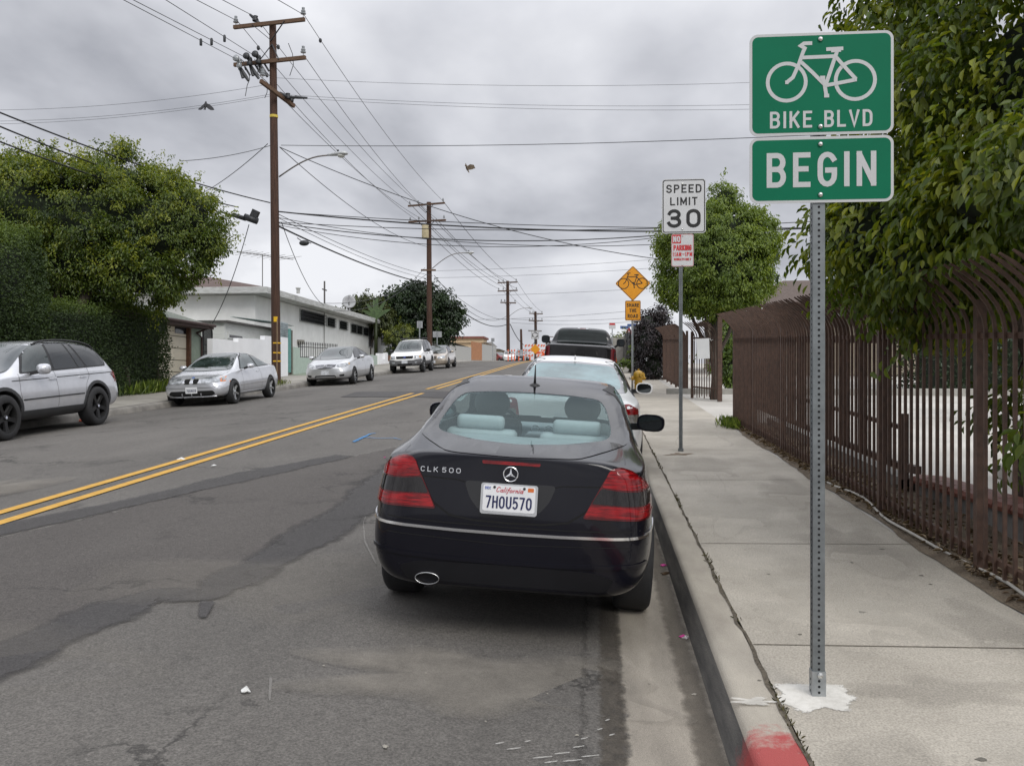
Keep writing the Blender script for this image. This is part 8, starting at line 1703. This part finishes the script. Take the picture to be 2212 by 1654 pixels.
# roundabout sign on its dark post, amber diamond, orange diamond
X, Y = cbx(998, 395); d = 89; k = d / FV; p = W(X - .5, 785, d); rs = empty('street_sign', (p.x, p.y, rz(p.x, p.y)), 'white square roundabout sign with three circling arrows on a dark post', 'sign'); Z = lambda y: W(X, y, d).z - rs.location.z
b = MB(); b.tube([(0, 0, 0), (0, 0, Z(708))], .085, 10); b.build('post', M('dark_post', (.03, .028, .026), .7), rs); b = MB(); a, c = cbx(875, 319), cbx(1113, 327); b.bar((-(X - a[0]) * k, -.02, Z(a[1])), ((c[0] - X) * k, -.02, Z(c[1])), .05, .12); b.build('arm', M('grey_arm', (.2, .19, .18), .7), rs)
s1 = plate('sign_panel', rs, rrect(.78, .80, .05, 4), 0, sheet_w, loc=(0, -.13, Z(Y))); b = MB(); o_ = rrect(.74, .76, .04, 4); i_ = rrect(.70, .72, .03, 4); n = len(o_); b.add([(x, y, .004) for x, y in o_] + [(x, y, .004) for x, y in i_], [(j, (j + 1) % n, (j + 1) % n + n, j + n) for j in range(n)]); b.build('sign_border', sheet_k, s1)
for a0 in (100, 220, 340):
    b = MB(); strokes_mesh([arc(0, 0, .25, .25, a0 - 88, a0 - 18, 10)], .075, b, Matrix(), .005); e_ = R(a0 - 18); t = Vector((-math.sin(e_), math.cos(e_))); c = Vector((math.cos(e_), math.sin(e_))) * .25; n_ = Vector((math.cos(e_), math.sin(e_))); b.add([(*(c + n_ * .10), .005), (*(c + t * .17), .005), (*(c - n_ * .10), .005)], [(0, 1, 2)]); b.build('arrow', sheet_k, s1)
X2, Y2 = cbx(1000, 638); s = plate('amber_diamond', rs, rot45(rrect(.70, .70, .04, 4)), 0, sheet_y, loc=((X2 - X) * k, -.2, Z(Y2)))
X2, Y2 = cbx(1082, 735); d = 92; p = W(X2, 785, d); os_ = empty('roadwork_sign', (p.x, p.y, rz(p.x, p.y)), 'orange diamond roadworks sign on a low stand between the barricades', 'sign'); plate('sign_panel', os_, rot45(rrect(.85, .85, .05, 4)), 0, orange, loc=(0, -.25, W(X2, Y2, d).z - os_.location.z)); b = MB(); b.bar((-.4, 0, 0), (0, -.2, 1.2), .05); b.bar((.4, 0, 0), (0, -.2, 1.2), .05); b.build('stand', blk_base, os_); b = MB(); b.box((0, -.35, .45), (.5, .03, .5)); b.build('white_panel', refl, os_)
def back_sign(X, Yt, Yb, w_, d, label, h=None, front=None, tilt=0):
    p = W(X, 785, d); zz = walk_z(-11.6 if p.x < 0 else 2., p.y); r = empty('street_sign', (p.x, p.y, zz), label, 'sign'); zt, zb_ = W(X, Yt, d).z - zz, W(X, Yb, d).z - zz; b = MB(); b.bar((0, 0, 0), (0, 0, zt - .03), .06); b.build('post', galv, r)
    s = plate('sign_panel', r, rrect(w_, zt - zb_, .03, 4), 0, front or back_m, loc=(0, -.04 if front else .05, (zt + zb_) / 2)); return r
back_sign(906.5, 693, 708.5, .36, 56, 'grey back of a tall narrow street sign behind the white off-roader'); back_sign(944.3, 715.5, 728.5, .60, 60, 'grey back of a wide street sign behind the champagne saloon'); back_sign(cbx(258, 0)[0], cbx(0, 448)[1], cbx(0, 512)[1], .36, 92, 'grey back of a small sign before the grey plain wall')
def rs_sign(X, Yt, Yb, w_, d, label): return back_sign(X, Yt, Yb, w_, d, label, front=sheet_w)
X = 1322.5; r = rs_sign(X, 697, 710.5, .42, 56, 'small white and red parking sign up the right walk beside the pickup'); b = MB(); b.add([(-.17, -.046, 0), (.17, -.046, 0), (.17, -.046, .12), (-.17, -.046, .12)], [(0, 1, 2, 3)]); q = b.build('red_block', sheet_r, r); q.location = (0, 0, W(X, 702, 56).z - r.location.z)
d = 75; p = W(1358.5, 770, d); st = empty('stop_sign', (p.x, p.y, walk_z(2.4, p.y)), 'red octagonal stop sign under two blue street name plates far up the right walk', 'sign'); zz = lambda Y: W(1358, Y, d).z - st.location.z
b = MB(); b.bar((0, 0, 0), (0, 0, zz(704)), .06); b.build('post', galv, st); oc = [(.38 * math.cos(R(22.5 + 45 * j)), .38 * math.sin(R(22.5 + 45 * j))) for j in range(8)]; s1 = plate('sign_panel', st, oc, 0, sheet_r, loc=(0, 0, 0)); s1.matrix_local = Matrix.Translation((0, -.05, zz(718))) @ Matrix.Rotation(R(-58), 4, 'Z') @ FACE
lettering('sign_lettering', 'STOP', .25, .18, sheet_w, s1, Matrix.Translation((0, 0, .003)), sx=.8, wtot=.56)
for Y, x0, ang in ((707, -.32, 20), (702.5, .28, -15)): b = MB(); b.box((x0, -.02, zz(Y)), (.85, .02, .24), Matrix.Rotation(R(ang), 3, 'Z')); b.build('name_plate', M('blue_name_plate', (.06, .11, .28), .5), st)
# black mesh fences and block wall beyond the plum shrub
mesh_m = M('black_mesh', (.014, .014, .016), .7, var=.1)
def mesh_fence(label, x0, y0, x1, y1, h):
    r = empty('mesh_fence', (x0, y0, walk_z(2.4, y0)), label, 'fence'); o = r.location; z1 = walk_z(2.4, y1) - o.z; b = MB(); b.add([(0, 0, .06), (x1 - x0, y1 - y0, z1 + .06), (x1 - x0, y1 - y0, z1 + h), (0, 0, h), (.03, 0, .06), (x1 - x0 + .03, y1 - y0, z1 + .06), (x1 - x0 + .03, y1 - y0, z1 + h), (.03, 0, h)], [(0, 1, 2, 3), (7, 6, 5, 4), (0, 4, 5, 1), (3, 2, 6, 7), (0, 3, 7, 4), (1, 5, 6, 2)]); b.build('mesh_panel', mesh_m, r)
    for t in (0, .5, 1): b = MB(); p = Vector((x1 - x0, y1 - y0, z1)) * t; b.bar(p, p + Vector((0, 0, h + .15)), .06); b.build('post', iron, r)
p0, p1 = W(1390, 808, 40.5), W(1365, 790, 50); mesh_fence('black screened fence panels beyond the plum shrub', p0.x, p0.y, p1.x, p1.y, 2.3)
p0, p1 = W(1362, 790, 52), W(1350, 785, 64); mesh_fence('farther black fence panels beside the block wall', p0.x, p0.y, p1.x, p1.y, 2.0)
p0 = W(1340, 782, 62); bw = empty('block_wall', (p0.x + .3, p0.y, walk_z(2.4, p0.y)), 'grey concrete block wall under the yellow-green tree up the right walk', 'wall'); b = MB(); b.box((0, 4, .85), (.2, 8, 1.9)); b.build('wall_body', M('grey_blocks', (.30, .29, .26), .9, var=.15, scale=3), bw); b = MB(); b.box((-.7, -.02, .85), (1.2, .16, 1.7)); b.build('wall_return', M('grey_blocks'), bw)
cn = W(1338, 783, 61); c = empty('traffic_cone', (cn.x - .3, cn.y, walk_z(2.4, cn.y)), 'orange traffic cone before the grey block wall', 'traffic cone'); b = MB(); b.box((0, 0, .02), (.38, .38, .04)); b.build('base', orange, c); b = MB(); b.lathe([(.15, .04), (.03, .7), (.001, .71)], 14); b.build('cone', orange, c, True)
far_car('c', 'white small car facing us behind the orange delineators', white_p, cbx(545, 0)[0], 0, 112, R(180) + R(8)); far_car('c', 'dark red car half hidden by the grey plain wall', M('dark_red_paint', (.20, .012, .02), .3, .2, coat=1.), cbx(370, 0)[0], 0, 118, R(180) + R(40)); far_car('c', 'dark grey off-roader with a roof load beyond the barricades', M('dark_grey_paint', (.06, .065, .07), .3, .5, coat=1.), cbx(765, 0)[0], 0, 124, R(180), 4.6, 1.85, 1.75, True)
# litter, blue survey marks and paint scratches on the road
q = np.random.default_rng(9)
def bit(label, X, Y, s, mat, zf=None, cat='litter', group=None, n=7, on=rz):
    g = gpt(X, Y) if on is rz else None
    if g is None:
        lo, hi = 1., 60.
        for _ in range(40):
            m_ = (lo + hi) / 2; p = W(X, Y, m_); lo, hi = (m_, hi) if p.z > on(p.x, p.y) else (lo, m_)
        g = (W(X, Y, lo).x, W(X, Y, lo).y)
    a = np.sort(q.random(n) * 6.283); rr = s * (.45 + .55 * q.random(n)); b = MB(); z0 = on(*g) + .006; V = [(rr[i] * math.cos(a[i]), rr[i] * math.sin(a[i]), .25 * s * q.random()) for i in range(n)]
    b.add(V + [(0, 0, .45 * s)] + [(x * .9, y * .9, 0) for x, y, z in V], [(i, (i + 1) % n, n) for i in range(n)] + [(i, i + n + 1, (i + 1) % n + n + 1, (i + 1) % n) for i in range(n)]); o = b.build('litter', mat, None); o.location = (g[0], g[1], z0); return tag(o, label, cat, group)
paper = M('white_paper', (.62, .62, .60), .8); pink = M('pink_petal', (.55, .04, .26), .6); brn = M('brown_leaf_litter', (.11, .07, .04), .8); stone = M('pale_pebble', (.30, .28, .24), .9)
bit('white scrap of paper on the asphalt left of the dark coupe', 530, 1494, .045, paper); bit('white scrap lying beside the double yellow line', 392, 993, .07, paper); bit('small white scrap right of the double yellow line', 462, 1007, .045, paper)
for X, Y, on in ((1433, 1223, rz), (1476, 1377, rz), (834, 989, rz)): bit('pink flower petal lying in the road', X, Y, .035, pink, None, 'petal', 'pink petals')
bit('crumpled pale wrapper with a pink edge in the gutter beside the kerb', 1482, 1380, .04, M('pale_wrapper', (.55, .50, .50), .5)); bit('dead brown leaves in the gutter behind the dark coupe', 1438, 1242, .05, brn); bit('red-orange scrap of litter in the gutter under the silver off-roader', 172, 911, .12, M('orange_scrap', (.55, .10, .04), .7))
for X, Y, s in ((831, 1615, .022), (920, 1456, .014), (1050, 1560, .01), (1180, 1500, .01), (1402, 1478, .013), (1500, 1502, .018), (700, 1440, .012), (868, 1430, .012), (1245, 1590, .012)): bit('small pale pebble on the road surface', X, Y, s, stone, None, 'pebble', 'pebbles on the road')
blue = M('blue_survey_paint', (.05, .20, .42), .8, var=.2, scale=20)
blue_s = soft(blue, .5, 30., .7, .8)
ribbon('survey_marks', [(760, 957), (800, 938), (812, 936)], [.05, .04, .03], blue_s, .012); ribbon('survey_marks', [(778, 945), (820, 948), (850, 947), (868, 951)], [.03, .035, .03, .02], blue_s, .014)
scr = soft(M('pale_scratch', (.20, .19, .175), .9), .5, 40., .8, .8)
ribbon('scratch_line', [(800, 1085), (785, 1130), (788, 1170), (815, 1225)], .012, scr, .006); ribbon('scratch_line', [(585, 1460), (582, 1520)], .01, scr, .006)
spt = soft(M('white_spatter', (.42, .405, .37), .85, scale=60, col2=(.55, .54, .51)), .6, 45., 1.0, .6)
for X, Y, L in ((1110, 1622, 34), (1172, 1641, 44), (1214, 1632, 36), (1250, 1618, 26), (1080, 1610, 20), (1262, 1600, 16), (1276, 1638, 40), (1190, 1651, 30), (1312, 1560, 10), (1322, 1592, 12), (1236, 1648, 46), (1140, 1606, 14), (1296, 1580, 12)): ribbon('paint_spatter', [(X - L / 2, Y + 1), (X, Y - 1), (X + L / 2, Y - 3)], [.004, .009, .004], spt, .011, 5)
for X, Y, s in ((1862, 1322, .02), (1905, 1186, .02), (2010, 1262, .012), (1700, 1530, .012), (1990, 1243, .016), (1728, 1370, .012), (2120, 1640, .02), (1660, 1240, .012), (1840, 1215, .012), (1640, 1470, .01)):
    lo, hi = 1., 60.
    for _ in range(40):
        m_ = (lo + hi) / 2; p = W(X, Y, m_); lo, hi = (m_, hi) if p.z > walk_z(p.x, p.y) else (lo, m_)
    p = W(X, Y, lo); splat('gum_spot', p.x, p.y, s, s * .8, M('gum_dark', (.13, .12, .10), .9), .002, walk_z, 10, .3, int(X))
p = W(1468, 975, 12.2); splat('debris_patch', p.x, p.y, .16, .10, M('debris_brown', (.17, .13, .09), .95, var=.4, scale=40), .003, walk_z, 24, .5, 4)
for cx, cy, rx, ry, op, sd in ((-.55, 4.45, .95, .42, .42, 31), (-1.9, 5.9, 1.3, .9, .16, 32), (-3.2, 4.3, 1.1, .5, .10, 33), (-6.4, 8.2, .5, 1.6, .4, 34)):  # first patch paints in reflected sunlight behind the coupe; the others are road dust
    splat('dust_and_painted_light', cx, cy, rx, ry, soft(M('pale_dust_and_painted_light'), 1.3, 2.6 if rx > .6 else 4., 1.0, op), .012, rz, 48, .25, sd)
st1 = soft(M('walk_stain_dark', (.20, .185, .16), .9, scale=6, col2=(.27, .25, .215), detail=9), 1.4, 5., 1.0, .17); st2 = soft(M('walk_stain_light', (.46, .43, .37), .9, scale=6, col2=(.52, .49, .43), detail=9), 1.4, 5., 1.0, .25)
for cx, cy, rx, ry, m_, sd in ((1.5, 4.1, .42, .16, st1, 41), (1.35, 5.3, .5, .7, st2, 42), (1.9, 6.9, .35, .8, st1, 43), (1.2, 8.2, .35, .9, st2, 44), (1.75, 3.2, .5, .5, st2, 45), (1.3, 11, .4, 1.2, st1, 46), (1.95, 9.4, .3, .9, st1, 47), (1.1, 3.3, .25, .4, st1, 48), (2.1, 5.0, .2, .5, st1, 49), (1.6, 15, .6, 1.6, st2, 50)): splat('sidewalk_stain', cx, cy, rx, ry, m_, .0035 + sd * .00003, walk_z, 40, .3, sd)
crk = soft(M('hairline_crack', (.46, .43, .38), .9), .5, 60., .7, .8)
